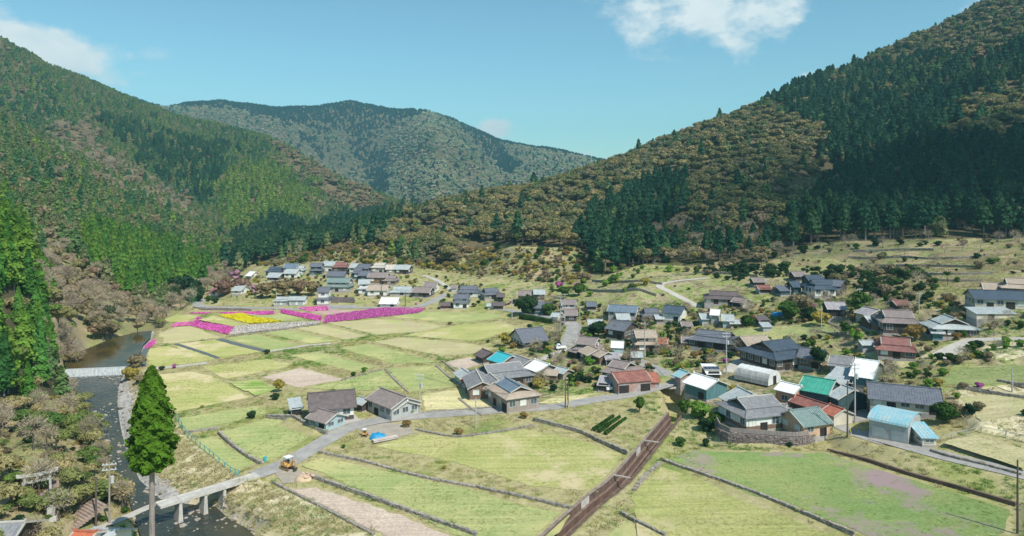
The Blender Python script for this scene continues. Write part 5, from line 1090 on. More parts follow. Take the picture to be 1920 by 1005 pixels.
# far village: px0, px1, foot py, height, roof, wall, label
FARV = [(503, 533, 518, 5.0, 'navy', 'tealdark', 'dark blue roofed house at the left of the far upper row'), (536, 560, 514, 5.4, 'bluegrey', 'grey', 'blue grey roofed house behind the white gable in the far village'), (537, 562, 522, 4.6, 'palegrey', 'white', 'white gabled house in the upper left of the far village'),
        (560, 572, 517, 5.0, 'palegrey', 'bluesheet', 'narrow pale house right of the white gable in the far village'), (583, 606, 517, 6.4, 'slate', 'tealdark', 'dark two storey house in the middle of the far upper row'), (607, 633, 511, 5.6, 'palegrey', 'white', 'white house behind the red brown roof in the far village'),
        (626, 654, 512, 5.2, 'redbrown', 'darkwood', 'red brown roofed house in the far upper row'), (660, 673, 511, 4.6, 'palegrey', 'white', 'small white house right of the red brown roof in the far village'), (674, 698, 513, 4.6, 'slate', 'darkwood', 'low dark house left of the cream roofs in the far village'),
        (699, 728, 513, 5.4, 'cream', 'grey', 'wide cream roofed house in the far upper row'), (724, 742, 514, 4.6, 'cream', 'greywood', 'smaller cream roofed house right of the wide cream roof'), (742, 772, 514, 4.8, 'palegrey', 'darkwood', 'pale grey house at the right end of the far upper row'),
        (663, 684, 525, 5.6, 'slate', 'tealdark', 'dark slate house in the second row of the far village'), (676, 697, 530, 5.2, 'slate', 'tealdark', 'dark house overlapping the slate house in the second row of the far village'), (693, 728, 534, 5.4, 'mauve', 'wood', 'brown grey roofed house right of centre in the far village'),
        (722, 746, 536, 4.4, 'mauve', 'wood', 'low brown house beside the grey brown roofs of the far village'), (617, 650, 529, 4.8, 'slate', 'grey', 'dark roofed house behind the long green hall'), (614, 660, 549, 6.4, 'greenslate', 'grey', 'long hall with grey green roof above the dark retaining wall'),
        (598, 620, 573, 7.6, 'slate', 'white', 'tall white two storey house with slate roof by the parking ground'), (672, 695, 553, 6.6, 'palegrey', 'white', 'white two storey box house in the far village'), (692, 728, 557, 4.8, 'tan', 'white', 'tan roofed white house right of the white box house'),
        (733, 778, 555, 3.6, 'palegrey', 'grey', 'long low pale grey roof in the far village'), (776, 812, 559, 4.4, 'mauve', 'darkwood', 'brown grey roofed house above the gardens left of the sloping path'), (796, 822, 550, 4.6, 'mauve', 'white', 'white walled house at the top of the sloping path'),
        (516, 545, 574, 3.6, 'palegrey', 'white', 'low white shed with shutters at the left of the parking ground'), (545, 574, 574, 3.8, 'palegrey', 'white', 'second low white shed with shutters by the parking ground'), (716, 748, 576, 3.4, 'white', 'white', 'low white shed beside the purple flower rows'),
        (398, 419, 557, 4.4, 'redbrown', 'white', 'white house with red brown roof under the bare trees at the far left'), (442, 462, 553, 4.0, 'palegrey', 'white', 'white hut among the trees left of the far village'), (468, 480, 521, 3.0, 'white', 'white', 'tiny white hut left of the dark blue roof'),
        (640, 662, 541, 4.4, 'mauve', 'wood', 'low brown roof between the green hall and the white box house'), (506, 531, 527, 3.8, 'palegrey', 'darkwood', 'low pale roof below the dark blue house in the far village')]
for i, (x0, x1, y, h, rf, wl, lb) in enumerate(FARV):
    shop = 'shutters' in lb; HB(x0, x1, y, h * 1.1, 8.0 if not shop else 4.5, rf, wl, lb, a=rnd.uniform(-.25, .15) if not shop else 0, far=True, front='shop' if shop else 'win', style='two' if h > 6 else ('gable' if i % 3 else 'irimoya'), name='shed' if ('shed' in lb or 'hut' in lb) else 'house')

# ------------------------------------------------------------ veranda of the timber house
vr = [o for o in COL.objects if o.get('label', '').startswith('house with blue grey panelled')][0]
def add(name, mb, m, root): return mb.build(name, m, root)
# greenhouse
def greenhouse():
    L0 = G(1384, 716); zr = L0.z + 3.2; a = Vector(PZ(1390, 686, zr)); b = Vector(PZ(1452, 699, zr)); d = b - a; c = (a + b) / 2; L = d.length; W = 6.0; Hh = 3.3
    r = empty('greenhouse', (c.x, c.y, H(c.x, c.y) + .1), math.atan2(d.y, d.x), 'barrel shaped white plastic greenhouse in the middle of the village', 'greenhouse'); film = mat('plastic_film', (.70, .71, .70), (.52, .52, .52), scale=.7, rough=.4, spec=.5); filmd = mat('plastic_film_side', (.40, .38, .37), (.30, .29, .28), scale=.8, rough=.4, spec=.5)
    n = 14; pr = [(-W / 2 * math.cos(math.pi * i / n), .2 + (Hh - .2) * math.sin(math.pi * i / n) ** .8) for i in range(n + 1)]
    for nm, rg_, m in (('side_film', range(0, 4), filmd), ('roof_film', range(4, 10), film), ('side_film', range(10, 14), filmd)):
        mb = MB()
        for i in rg_: p, q = pr[i], pr[i + 1]; mb.prism([(-L / 2, p[0], p[1]), (L / 2, p[0], p[1]), (L / 2, q[0], q[1]), (-L / 2, q[0], q[1])], (0, 0, -.05))
        mb.build(nm, m, r)
    for s in (-1, 1): MB().prism([(s * L / 2, p[0] * .99, p[1] * .985 - .02) for p in pr], (.06 * s, 0, 0)).build('end_wall', film, r)
    put('door', 'door', r, L / 2 + .08, 0, 1.1, R(90), 1.4, 2.0)
    k = int(L / 1.4)
    for j in range(k + 1):
        mb = MB(); x = -L / 2 + L * j / k
        for i in range(n): p, q = pr[i], pr[i + 1]; mb.tube((x, p[0], p[1] + .03), (x, q[0], q[1] + .03), .045, .045, 4)
        mb.build('hoop', frame_m, r)
    FOOT.append((c.x, c.y, L / 2 + 1, W / 2 + 1, math.atan2(d.y, d.x)))
greenhouse()

# ------------------------------------------------------------ stone walls
WALLPTS = []
def stone_wall(px_pts, h, label, m=stone, name='stone_wall', t=.5, sz=.4, above=None, pts=None, zfix=None):
    if above is None: above = .34 * h; h = h * 1.2
    P = pts or [G(*p) for p in px_pts]; c = catmull([Vector((p.x, p.y, 0)) for p in P], 1.2); x0, y0 = c[0].x, c[0].y
    zt = np.array([max(H(p.x + dx, p.y + dy) for dx in (-1.2, 0, 1.2) for dy in (-1.2, 0, 1.2)) + above if zfix is None else zfix for p in c]); k = 5; zt = np.convolve(np.pad(zt, 2, mode='edge'), np.ones(k) / k, 'valid')
    cum = [0]
    for i in range(1, len(c)): cum.append(cum[-1] + (c[i] - c[i - 1]).length)
    z0 = float(zt[0]) - h; r = empty(name, (x0, y0, z0), 0, label, 'wall'); Lt = cum[-1]; rows = max(1, int(h / (sz * .62))); core = MB()
    def at(s):
        s = min(max(s, 0), Lt); i = min(np.searchsorted(cum, s, side='right') - 1, len(c) - 2); i = max(i, 0); f = (s - cum[i]) / max(1e-6, cum[i + 1] - cum[i]); p = c[i].lerp(c[i + 1], f); d = (c[i + 1] - c[i]).normalized(); return p, d, zt[i] * (1 - f) + zt[i + 1] * f
    for i in range(len(c) - 1):
        a, b = c[i], c[i + 1]; d = (b - a).normalized(); nr = Vector((d.y, -d.x, 0)) * (t * .38)
        core.prism([(a.x - nr.x - x0, a.y - nr.y - y0, zt[i] - h - z0 - .3), (b.x - nr.x - x0, b.y - nr.y - y0, zt[i + 1] - h - z0 - .3), (b.x + nr.x - x0, b.y + nr.y - y0, zt[i + 1] - h - z0 - .3), (a.x + nr.x - x0, a.y + nr.y - y0, zt[i] - h - z0 - .3)], (0, 0, h + .2))
    core.build('wall_core', mat('wall_core', (.22, .19, .155), (.14, .12, .095)), r); V = []; Fc = []; BX = np.array([[-1, -1, -1], [1, -1, -1], [1, 1, -1], [-1, 1, -1], [-1, -1, 1], [1, -1, 1], [1, 1, 1], [-1, 1, 1]], float); BF = [(0, 3, 2, 1), (4, 5, 6, 7), (0, 1, 5, 4), (1, 2, 6, 5), (2, 3, 7, 6), (3, 0, 4, 7)]
    for j in range(rows):
        s = rnd.uniform(0, sz)
        while s < Lt:
            w = sz * rnd.uniform(.6, 1.5); p, d, z = at(s + w / 2); hh = h / rows; zc = z - h + (j + .5) * hh + rnd.uniform(-.06, .06)
            if not (j == rows - 1 and rnd.random() < .12):
                q = BX * np.array([w * .47, t / 2 * rnd.uniform(.85, 1.2), hh * .47]) * (1 + rng.uniform(-.18, .18, (8, 3))); q = np.stack([q[:, 0] * d.x - q[:, 1] * d.y + p.x - x0, q[:, 0] * d.y + q[:, 1] * d.x + p.y - y0, q[:, 2] + zc - z0], 1); k0 = len(V) * 8; V.append(q); Fc += [[k0 + e for e in f] for f in BF]
            s += w
    WALLPTS.extend((p.x, p.y, float(z)) for p, z in zip(c, zt))
    o = link('stones', np_mesh('stones', np.concatenate(V), Fc, m), r); o['kind'] = 'stuff'; return r
SW = [([(410, 813), (440, 840), (470, 861), (492, 869)], 1.2, 'stone wall between the two small green fields left of the lane'), ([(345, 812), (400, 806), (412, 804)], 1.1, 'short stone wall above the small green field beside the river bank'),
      ([(500, 783), (549, 783), (580, 800), (612, 815)], 1.9, 'stone retaining wall under the farm with the dark brown roof'), ([(598, 848), (690, 868), (740, 882), (800, 897), (890, 914)], 1.0, 'ragged stone wall between the two long fields right of the lane'),
      ([(890, 912), (905, 917), (1000, 937), (1072, 957)], 1.0, 'stone wall running down to the concrete channel'), ([(575, 893), (640, 915), (700, 936), (800, 972), (892, 1004)], 1.7, 'long thick stone wall below the long green field at the bottom'),
      ([(512, 906), (560, 930), (600, 950), (660, 982), (700, 1003)], 1.0, 'stone wall beside the ploughed strip near the river'), ([(780, 806), (850, 819), (900, 815), (1000, 799)], .9, 'low winding stone wall along the top of the big hay field'),
      ([(1000, 789), (1040, 799), (1090, 813), (1130, 832), (1176, 852)], 2.2, 'high stone wall topped with pink flowers above the big hay field'), ([(1238, 862), (1300, 884), (1400, 919), (1500, 960), (1600, 1003)], 1.1, 'stone wall between the hay field and the purple clover field'),
      ([(1240, 868), (1210, 895), (1190, 920)], 1.2, 'short stone wall beside the right edge of the channel'), ([(1745, 847), (1780, 858), (1840, 872), (1915, 892)], 1.3, 'dark stone wall between the tan plot and the lane at the right'),
      ([(1163, 963), (1200, 983), (1245, 1004)], 1.1, 'short dark stone wall at the bottom right of the channel'), ([(722, 692), (740, 712), (766, 736)], .7, 'thin stone ridge between two green fields behind the brown grey roofed house'),
      ([(640, 714), (680, 703), (716, 693)], .7, 'thin stone ridge behind the farm with the dark brown roof'), ([(818, 686), (840, 706), (868, 727)], .7, 'thin stone ridge left of the big tiled farm'), ([(830, 678), (850, 694), (872, 712)], 1.0, 'stone edge of the pinkish soil plot beside the big tiled farm'),
      ([(1795, 727), (1850, 738), (1925, 748)], 1.3, 'dark stone wall above the straw plot at the right edge'), ([(1870, 715), (1900, 722), (1930, 728)], 1.0, 'short stone wall beyond the bright grass at the right edge'), ([(780, 775), (850, 769), (930, 763)], .6, 'low stone kerb wall along the pale straw field'),
      ([(1520, 585), (1560, 610), (1610, 622)], .9, 'stone terrace wall left of the large platform house'), ([(1530, 622), (1560, 628), (1600, 634)], .8, 'broken stone wall on the meadow above the navy roof'), ([(860, 748), (885, 768), (905, 780)], .8, 'stone kerb along the left side of the veranda house'),
      ([(433, 631), (480, 625), (520, 620), (600, 609)], .8, 'stone edge under the white flower slope'), ([(1100, 545), (1160, 548), (1230, 556)], 2.2, 'long dark retaining wall above the blue grey roof'), ([(1560, 672), (1620, 668), (1660, 700)], .5, 'low wall by the white roofed hall'),
      ([(1350, 660), (1420, 668), (1470, 676), (1530, 690)], 1.2, 'dark garden wall in front of the big navy roofed house'), ([(1640, 625), (1700, 634), (1750, 640)], 1.0, 'stone terrace edge in front of the large platform house')]
for p, h, lb in SW: stone_wall(p, h, lb)
for k, (p, lb) in enumerate([([(1600, 472), (1680, 470), (1750, 470)], 'highest dry stone terrace wall on the bare slope under the right wood'), ([(1590, 484), (1680, 484), (1780, 486), (1850, 482)], 'second dry stone terrace wall under the right wood'), ([(1640, 500), (1740, 500), (1830, 502)], 'third dry stone terrace wall on the bare slope'),
                             ([(1700, 515), (1780, 516), (1860, 514)], 'fourth dry stone terrace wall above the navy roof'), ([(1740, 528), (1800, 529), (1840, 528)], 'lowest dry stone terrace wall on the bare slope'), ([(1110, 528), (1170, 530), (1240, 534)], 'stone terrace wall on the green slope left of the hill road'),
                             ([(1300, 512), (1360, 514), (1420, 520)], 'stone terrace wall above the dark brown farmhouse'), ([(1420, 548), (1480, 552), (1540, 556)], 'stone terrace wall below the shaded hamlet')]): stone_wall(p, 2.0, lb, sz=.7)
stone_wall([(362, 577), (400, 581), (440, 582), (470, 582)], 2.4, 'curved grey retaining wall of the far road above the pink flowers', sz=.9, above=.5)
stone_wall([(610, 574), (640, 571), (668, 574)], 4.6, 'tall dark retaining wall under the long green roofed hall', m=mat('dark_stone', (.20, .16, .16), (.13, .11, .11), fine=.2), sz=.9, pts=[G(618, 568), G(640, 567), G(664, 568)], above=2.2)
stone_wall([(975, 590), (1010, 596), (1050, 606)], 1.9, 'dark retaining wall of the curving field road', sz=.7)
# concrete wall above the clover field
def ribbon_wall(px_pts, h, t, label, m, name='concrete_wall', above=.3, pts=None, zs=None, cat='wall'):
    P = pts or [G(*p) for p in px_pts]; c = catmull([Vector((p.x, p.y, 0)) for p in P], 2.2); r = empty(name, (c[0].x, c[0].y, H(c[0].x, c[0].y)), 0, label, cat); o = r.location
    for i in range(len(c) - 1):
        a, b = c[i], c[i + 1]; d = (b - a).normalized(); nr = Vector((d.y, -d.x, 0)) * t / 2; g = .004; a = a + d * g; b = b - d * g; za = (zs[0] + (zs[1] - zs[0]) * i / len(c)) if zs else H(a.x, a.y) + above; zb = (zs[0] + (zs[1] - zs[0]) * (i + 1) / len(c)) if zs else H(b.x, b.y) + above
        V = [(a.x - nr.x, a.y - nr.y, za - h), (b.x - nr.x, b.y - nr.y, zb - h), (b.x + nr.x, b.y + nr.y, zb - h), (a.x + nr.x, a.y + nr.y, za - h), (a.x - nr.x, a.y - nr.y, za), (b.x - nr.x, b.y - nr.y, zb), (b.x + nr.x, b.y + nr.y, zb), (a.x + nr.x, a.y + nr.y, za)]
        np_ = np_mesh('wall_panel', [(v[0] - o.x, v[1] - o.y, v[2] - o.z) for v in V], [(0, 3, 2, 1), (4, 5, 6, 7), (0, 1, 5, 4), (1, 2, 6, 5), (2, 3, 7, 6), (3, 0, 4, 7)], m); link('wall_panel', np_, r)
    return r
brownconc = mat('stained_concrete', (.175, .11, .085), (.095, .062, .05), scale=.6, fine=.25, rough=.95); conc_l = mat('concrete_light', (.52, .49, .45), (.40, .37, .34), scale=.8, fine=.15)
ribbon_wall([(1552, 846), (1600, 858), (1700, 889), (1800, 917), (1905, 948)], 1.5, .5, 'long brown stained concrete wall above the purple clover field', brownconc, above=.5)
# stone terrace under the two houses by the stream
TP = [(1344, 782), (1350, 794), (1368, 802), (1432, 807), (1492, 811), (1530, 803), (1552, 788)]
TW = [Vector((*PZ(x, y, 4.9), 0)) for x, y in TP]
stone_wall(None, 4.2, 'massive dark stone terrace wall under the two tiled houses', m=mat('terrace_stone', (.27, .21, .20), (.15, .125, .12), scale=1.4, fine=.3), pts=TW, zfix=4.05, t=.8, sz=.42)
ribbon_wall(None, .8, .2, 'weathered plank fence on top of the stone terrace', mat('plank_grey', (.30, .25, .235), (.20, .17, .16), stretch=(3, 3, .4), fine=.2), name='plank_fence', pts=TW, zs=(4.95, 4.95), cat='fence')
# channel: panelled side walls, ledges, floor
def channel():
    r = empty('drainage_channel', (CHC[0].x, CHC[0].y, CHC[0].z), 0, 'brown stained concrete drainage channel cutting down between the fields', 'channel'); o = r.location
    def quadbox(a, b, w0, w1, z0, z1, m, nm):
        d = (b - a); d.z = 0; d.normalize(); nr = Vector((d.y, -d.x, 0)) * sgn; a2 = a + d * .03; b2 = b - d * .03; pts = []
        for zz in (z0, z1):
            for p, w in ((a2, w0), (b2, w0), (b2, w1), (a2, w1)): q = p + nr * w; pts.append((q.x - o.x, q.y - o.y, p.z + zz - o.z))
        link(nm, np_mesh(nm, pts, [(0, 3, 2, 1), (4, 5, 6, 7), (0, 1, 5, 4), (1, 2, 6, 5), (2, 3, 7, 6), (3, 0, 4, 7)], m), r)
    for i in range(len(CHC) - 1):
        a, b = CHC[i], CHC[i + 1]
        quadbox(a, b, -.5, .0, -3.4, .12, conc_l if i % 9 == 8 else brownconc, 'wall_panel'); quadbox(a, b, -.55, -.02, .12, .2, mat('coping_concrete', (.29, .23, .19), (.19, .15, .12), fine=.2), 'coping'); quadbox(a, b, .0, .4, -3.4, -1.1, brownconc, 'wall_panel'); quadbox(a, b, .4, .8, -3.4, -2.2, brownconc, 'wall_panel'); quadbox(a, b, .0, .42, -1.1, -1.04, mat('ledge_concrete', (.23, .16, .125), (.14, .10, .08), fine=.25), 'ledge'); quadbox(a, b, .4, .82, -2.2, -2.14, mat('ledge_concrete', (.23, .16, .125), (.14, .10, .08), fine=.25), 'ledge'); quadbox(a, b, CWID, CWID + .45, -3.4, .05, brownconc, 'wall_panel')
        quadbox(a, b, .8, CWID, -3.55, -3.3, mat('channel_floor', (.13, .09, .075), (.09, .06, .05), rough=.5, fine=.2), 'floor_slab')
    for t in (.27, .55): p = CHC[int(len(CHC) * t)]; q = CHR[int(len(CHC) * t)]; MB().prism([(p.x - o.x - .3, p.y - o.y, p.z - o.z + .1), (q.x - o.x + .3, q.y - o.y, p.z - o.z + .1), (q.x - o.x + .3, q.y - o.y + .35, p.z - o.z + .1), (p.x - o.x - .3, p.y - o.y + .35, p.z - o.z + .1)], (0, 0, .18)).build('cross_beam', tim, r)
channel()
# ------------------------------------------------------------ bridges, weir, rocks
def bridge():
    a = Vector((*PZ(296, 947, .15), .15)); b = Vector((*PZ(484, 890, .15), .15)); d = (b - a); L = d.length; an = math.atan2(d.y, d.x); r = empty('foot_bridge', (a.x, a.y, .0), an, 'narrow concrete bridge on slanting piers across the stream', 'bridge')
    n = 5; spans = [0, .19, .43, .62, .88, 1]
    for i in range(5): MB().box(((spans[i] + spans[i + 1]) / 2 * L, 0, .02), ((spans[i + 1] - spans[i]) * L - .04, 2.3, .32)).build('deck', conc_l, r)
    for s in (-1, 1): MB().box((L / 2, s * 1.08, .24), (L, .14, .12)).build('kerb', conc_l, r)
    for t in (.19, .43, .62, .88): x = t * L; MB().prism([(x - .55, -1.0, -4.4), (x + .55, -1.0, -4.4), (x + .55, 1.0, -4.4), (x - .55, 1.0, -4.4)], (0, 0, .6)).build('pier_footing', conc_l, r); MB().prism([(x - .2, -1.0, -.15), (x + .2, -1.0, -.15), (x + .42, -1.0, -4), (x - .42, -1.0, -4)], (0, 2.0, 0)).build('pier', conc_l, r)
bridge()
p0 = G(1250, 722); p1 = G(1280, 712); d = p1 - p0; rb = empty('road_bridge', (p0.x, p0.y, p0.z), math.atan2(d.y, d.x), 'short concrete road bridge over the dark stream gully', 'bridge'); Lb = d.length + 2.5
MB().box((Lb / 2 - 1, 0, -.05), (Lb, 5, .5)).build('deck', conc_l, rb)
for s in (-1, 1):
    MB().box((Lb / 2 - 1, s * 2.45, .75), (Lb, .12, .1)).build('rail', frame_m, rb)
    for k in range(6): MB().box((-1 + (k + .5) * Lb / 6, s * 2.45, .45), (.14, .14, .6)).build('rail_post', frame_m, rb)
def weir():
    a = Vector((*PZ(122, 693, -1.6), 0)); b = Vector((*PZ(236, 688, -1.6), 0)); d = b - a; an = math.atan2(d.y, d.x); r = empty('weir', (a.x, a.y, -1.6), an, 'low concrete weir with white water falling over it', 'weir'); L = d.length
    MB().prism([(0, .9, -2.4), (0, -1.6, -2.4), (0, -.2, -.02), (0, .9, -.02)], (L, 0, 0)).build('sill', conc_l, r)
    foam = mat('white_water', (.55, .58, .59), (.14, .16, .17), scale=3.0, rough=.4, stretch=(5, .6, .3)); V = []; Fc = []; nx = 60; prof = [(.3, .05), (-.25, .04), (-.7, -.4), (-1.1, -1.1), (-1.6, -1.68), (-2.3, -1.74)]
    for i in range(nx + 1):
        for y, z in prof: V.append((L * i / nx, y + rnd.uniform(-.12, .12), z + rnd.uniform(-.02, .06)))
    k = len(prof)
    for i in range(nx):
        for j in range(k - 1): q = i * k + j; Fc.append((q, q + 1, q + k + 1, q + k))
    link('falling_water', np_mesh('falling_water', V, Fc, foam, True), r)
    V = []; Fc = []
    for i in range(160): x, y = rnd.uniform(0, L), -2.2 - abs(rnd.gauss(0, 1.6)); s = rnd.uniform(.15, .5); k0 = len(V); V += [(x - s, y, -1.75), (x, y - s * .4, -1.74), (x + s, y, -1.75), (x, y + s * .4, -1.74)]; Fc.append((k0, k0 + 1, k0 + 2, k0 + 3))
    o = link('foam', np_mesh('foam', V, Fc, foam), r); o['kind'] = 'stuff'
weir()
rk = [link('boulder', np_mesh('boulder', *ico(1, 1, .55, .25, g0), stone), None) for _ in range(3)]
bx, by = [q for q in region_points([(60, 660), (260, 640), (300, 800), (520, 930), (560, 1004), (200, 1004)], 1.3, ymax=260, maskmax=3)]
bz = hz(bx, by); sel = (bz < -2.6) & (bz > -4.5); bx, by, bz = bx[sel], by[sel], bz[sel]; nb = len(bx); sz = np.exp(rng.normal(-1.55, .6, nb)); sz = np.clip(sz, .08, 1.1); thin = (bz > -3.5) | (rng.random(nb) < .3); bx, by, bz, sz = bx[thin], by[thin], bz[thin], sz[thin]; nb = len(bx)
for i, o in enumerate(rk):
    j = i * 7 + 3; wp = [(440, 972), (375, 957), (470, 990)][i]; q = PZ(*wp, -3.3); o.location = (q[0], q[1], -3.3); o.scale = (.9 - .15 * i,) * 3; tag(o, ['broad pale boulder under the bridge in the dark stream', 'pale boulder beside the bridge pier', 'dark edged boulder nearest the bottom edge in the stream'][i], 'rock')
scatter('river_stones', np.stack([bx, by, np.where(bz < -3.5, -3.42, bz)], 1), np.stack([sz, sz, sz], 1), rng.uniform(0, 6, nb), rng.integers(0, 3, nb), rk)
# ------------------------------------------------------------ poles
pole_m = mat('pole_concrete', (.46, .44, .42), (.36, .34, .33)); pole_w = mat('pole_dark', (.13, .10, .085), (.09, .07, .06)); metal = mat('grey_metal', (.50, .51, .52), (.42, .43, .44), rough=.4)
def pole(px, pyb, pyt, label, m=pole_m, arms=1, tr=False, yellow=False):
    p = G(px, pyb); h = (pyb - pyt) / F * p.y; r = empty('utility_pole', (p.x, p.y, p.z), rnd.uniform(-.6, .6), label, 'pole'); MB().tube((0, 0, -.5), (0, 0, h), .17, .10, 10).build('pole', m, r)
    for k in range(arms):
        z = h - .4 - k * .8; ca = MB().box((0, 0, z), (2.0, .1, .12)).build('crossarm', metal, r)
        for x in (-.85, -.35, .35, .85): MB().tube((x, 0, z + .06), (x, 0, z + .28), .05, .035, 6).build('insulator', RM['white'], ca)
    if tr: MB().tube((.38, 0, h - 3.2), (.38, 0, h - 2.2), .26, .26, 10).build('transformer', metal, r)
    if yellow: MB().tube((.8, 0, -.2), (.25, 0, 2.6), .06, .06, 6).build('guy_guard', mat('yellow_paint', (.75, .60, .08), (.6, .48, .06)), r)
for a in [(1603, 792, 680, 'tall concrete pole with crossarms beside the rust roofed garage', pole_m, 2, True), (1589, 820, 714, 'dark pole standing in the verge left of the warehouse', pole_w, 1, False, True), (1908, 1000, 862, 'lone dark pole at the lower right edge of the picture', pole_w, 0), (787, 777, 700, 'pole with crossarms beside the pale straw field', pole_m, 2, True), (892, 802, 745, 'thin pole in the bank by the lane right of the straw field', pole_m, 0),
          (205, 982, 866, 'pole with crossarms and transformer box beside the footpath at the lower left', mat('pole_brown', (.34, .28, .24), (.26, .21, .18)), 2, True), (180, 988, 895, 'dark green pole left of the brown pole at the lower left', pole_w, 0), (1060, 765, 708, 'brown wooden pole right of the veranda house', pole_w, 0, False, True), (1065, 764, 718, 'thinner pole just behind the brown wooden pole', pole_w, 0),
          (1051, 618, 556, 'left of three tall poles beside the grey road', pole_m, 1, True), (1059, 613, 550, 'middle of three tall poles beside the grey road', pole_m, 1), (1087, 630, 573, 'right of three tall poles beside the grey road', pole_m, 1), (960, 600, 548, 'slim grey pole above the field road wall', pole_m, 1), (1209, 672, 605, 'tall pole at the road junction below the brown two storey house', pole_m, 1),
          (1362, 702, 622, 'tall pole between the solar carport and the greenhouse', pole_m, 2, True), (1612, 590, 540, 'slim pole beside the big round tree', pole_m, 1), (1540, 620, 572, 'slim pole in the meadow left of the plain grey roof', pole_m, 0), (1723, 588, 548, 'slim pole behind the platform house', pole_m, 1), (715, 572, 518, 'dark pole beside the low white shed in the far village', pole_w, 1), (760, 575, 545, 'thin pole right of the low white shed', pole_w, 0),
          (518, 582, 545, 'pole by the far parking ground', pole_m, 0), (880, 553, 530, 'thin dark pole beside the broad slate roof', pole_w, 0), (1482, 560, 538, 'thin pole in front of the shaded hamlet', pole_m, 0), (1326, 575, 545, 'thin pole left of the long dark brown farmhouse', pole_m, 0), (1898, 735, 690, 'slanting pale pole above the dark wall at the right edge', pole_m, 0)]: pole(*a)
# ------------------------------------------------------------ vehicles and small things
def wheel(root, x, y, r_=.28, w=.18):
    o = link('wheel', MB().tube((0, -w / 2, 0), (0, w / 2, 0), r_, r_, 14).mesh('wheel', mat('rubber', (.04, .04, .04), (.03, .03, .03))), root, (x, y, r_)); MB().tube((0, -w / 2 - .01, 0), (0, w / 2 + .01, 0), r_ * .55, r_ * .55, 10).build('rim', metal, o); return o
whitep = mat('car_paint_white', (.78, .79, .79), (.74, .75, .75), rough=.25, spec=.5)
def car(px, py, rz, label, kind='car', z=None):
    p = G(px, py); r = empty('kei_truck' if kind == 'truck' else 'parked_car', (p.x, p.y, p.z + .12), rz, label, 'truck' if kind == 'truck' else 'car')
    if kind == 'truck':
        MB().prism([(-1.65, -.7, .45), (-.4, -.7, .45), (-.4, -.7, 1.75), (-1.15, -.7, 1.75), (-1.6, -.7, 1.05)], (0, 1.4, 0)).build('cab', whitep, r); MB().prism([(-1.44, -.62, 1.1), (-1.17, -.62, 1.6), (-1.2, -.62, 1.6), (-1.5, -.62, 1.1)], (0, 1.24, 0)).build('windscreen', glass, r); MB().box((.65, 0, .62), (2.05, 1.4, .14)).build('bed', whitep, r)
        for s in (-1, 1): MB().box((.65, s * .68, .82), (2.05, .04, .3)).build('bed_side', whitep, r); MB().box((-.82, s * .705, 1.35), (.55, .02, .4)).build('side_window', glass, r)
        MB().box((1.66, 0, .82), (.04, 1.4, .3)).build('tailgate', whitep, r); xs = (-1.1, 1.0)
    else:
        MB().prism([(-1.7, -.75, .35), (1.7, -.75, .35), (1.7, -.75, .95), (1.0, -.75, 1.0), (-1.6, -.75, .98)], (0, 1.5, 0)).build('body', whitep, r); MB().prism([(-1.5, -.65, .98), (1.0, -.65, 1.0), (.35, -.65, 1.5), (-1.3, -.65, 1.5)], (0, 1.3, 0)).build('cabin', glass, r); MB().box((-.5, 0, 1.53), (1.6, 1.25, .06)).build('roof', whitep, r); xs = (-1.1, 1.1)
        for s in (-1, 1): MB().box((1.71, s * .5, .72), (.04, .3, .16)).build('headlight', frame_m, r)
    for x in xs:
        for s in (-1, 1): wheel(r, x, s * .66)
car(1138, 731, R(-75), 'white car parked under the half rusted carport'); car(1526, 557, R(-12), 'small white pickup truck parked below the big navy hillside house', 'truck'); car(1630, 588, R(20), 'small white car half hidden beside the low grey shed'); car(1052, 656, R(10), 'small white pickup truck beside the top of the lane', 'truck')
orangep = mat('machine_orange', (.62, .36, .12), (.50, .28, .09), rough=.4); creamp = mat('machine_cream', (.72, .62, .40), (.62, .52, .33), rough=.5); rub = mat('track_rubber', (.10, .085, .075), (.06, .05, .045))
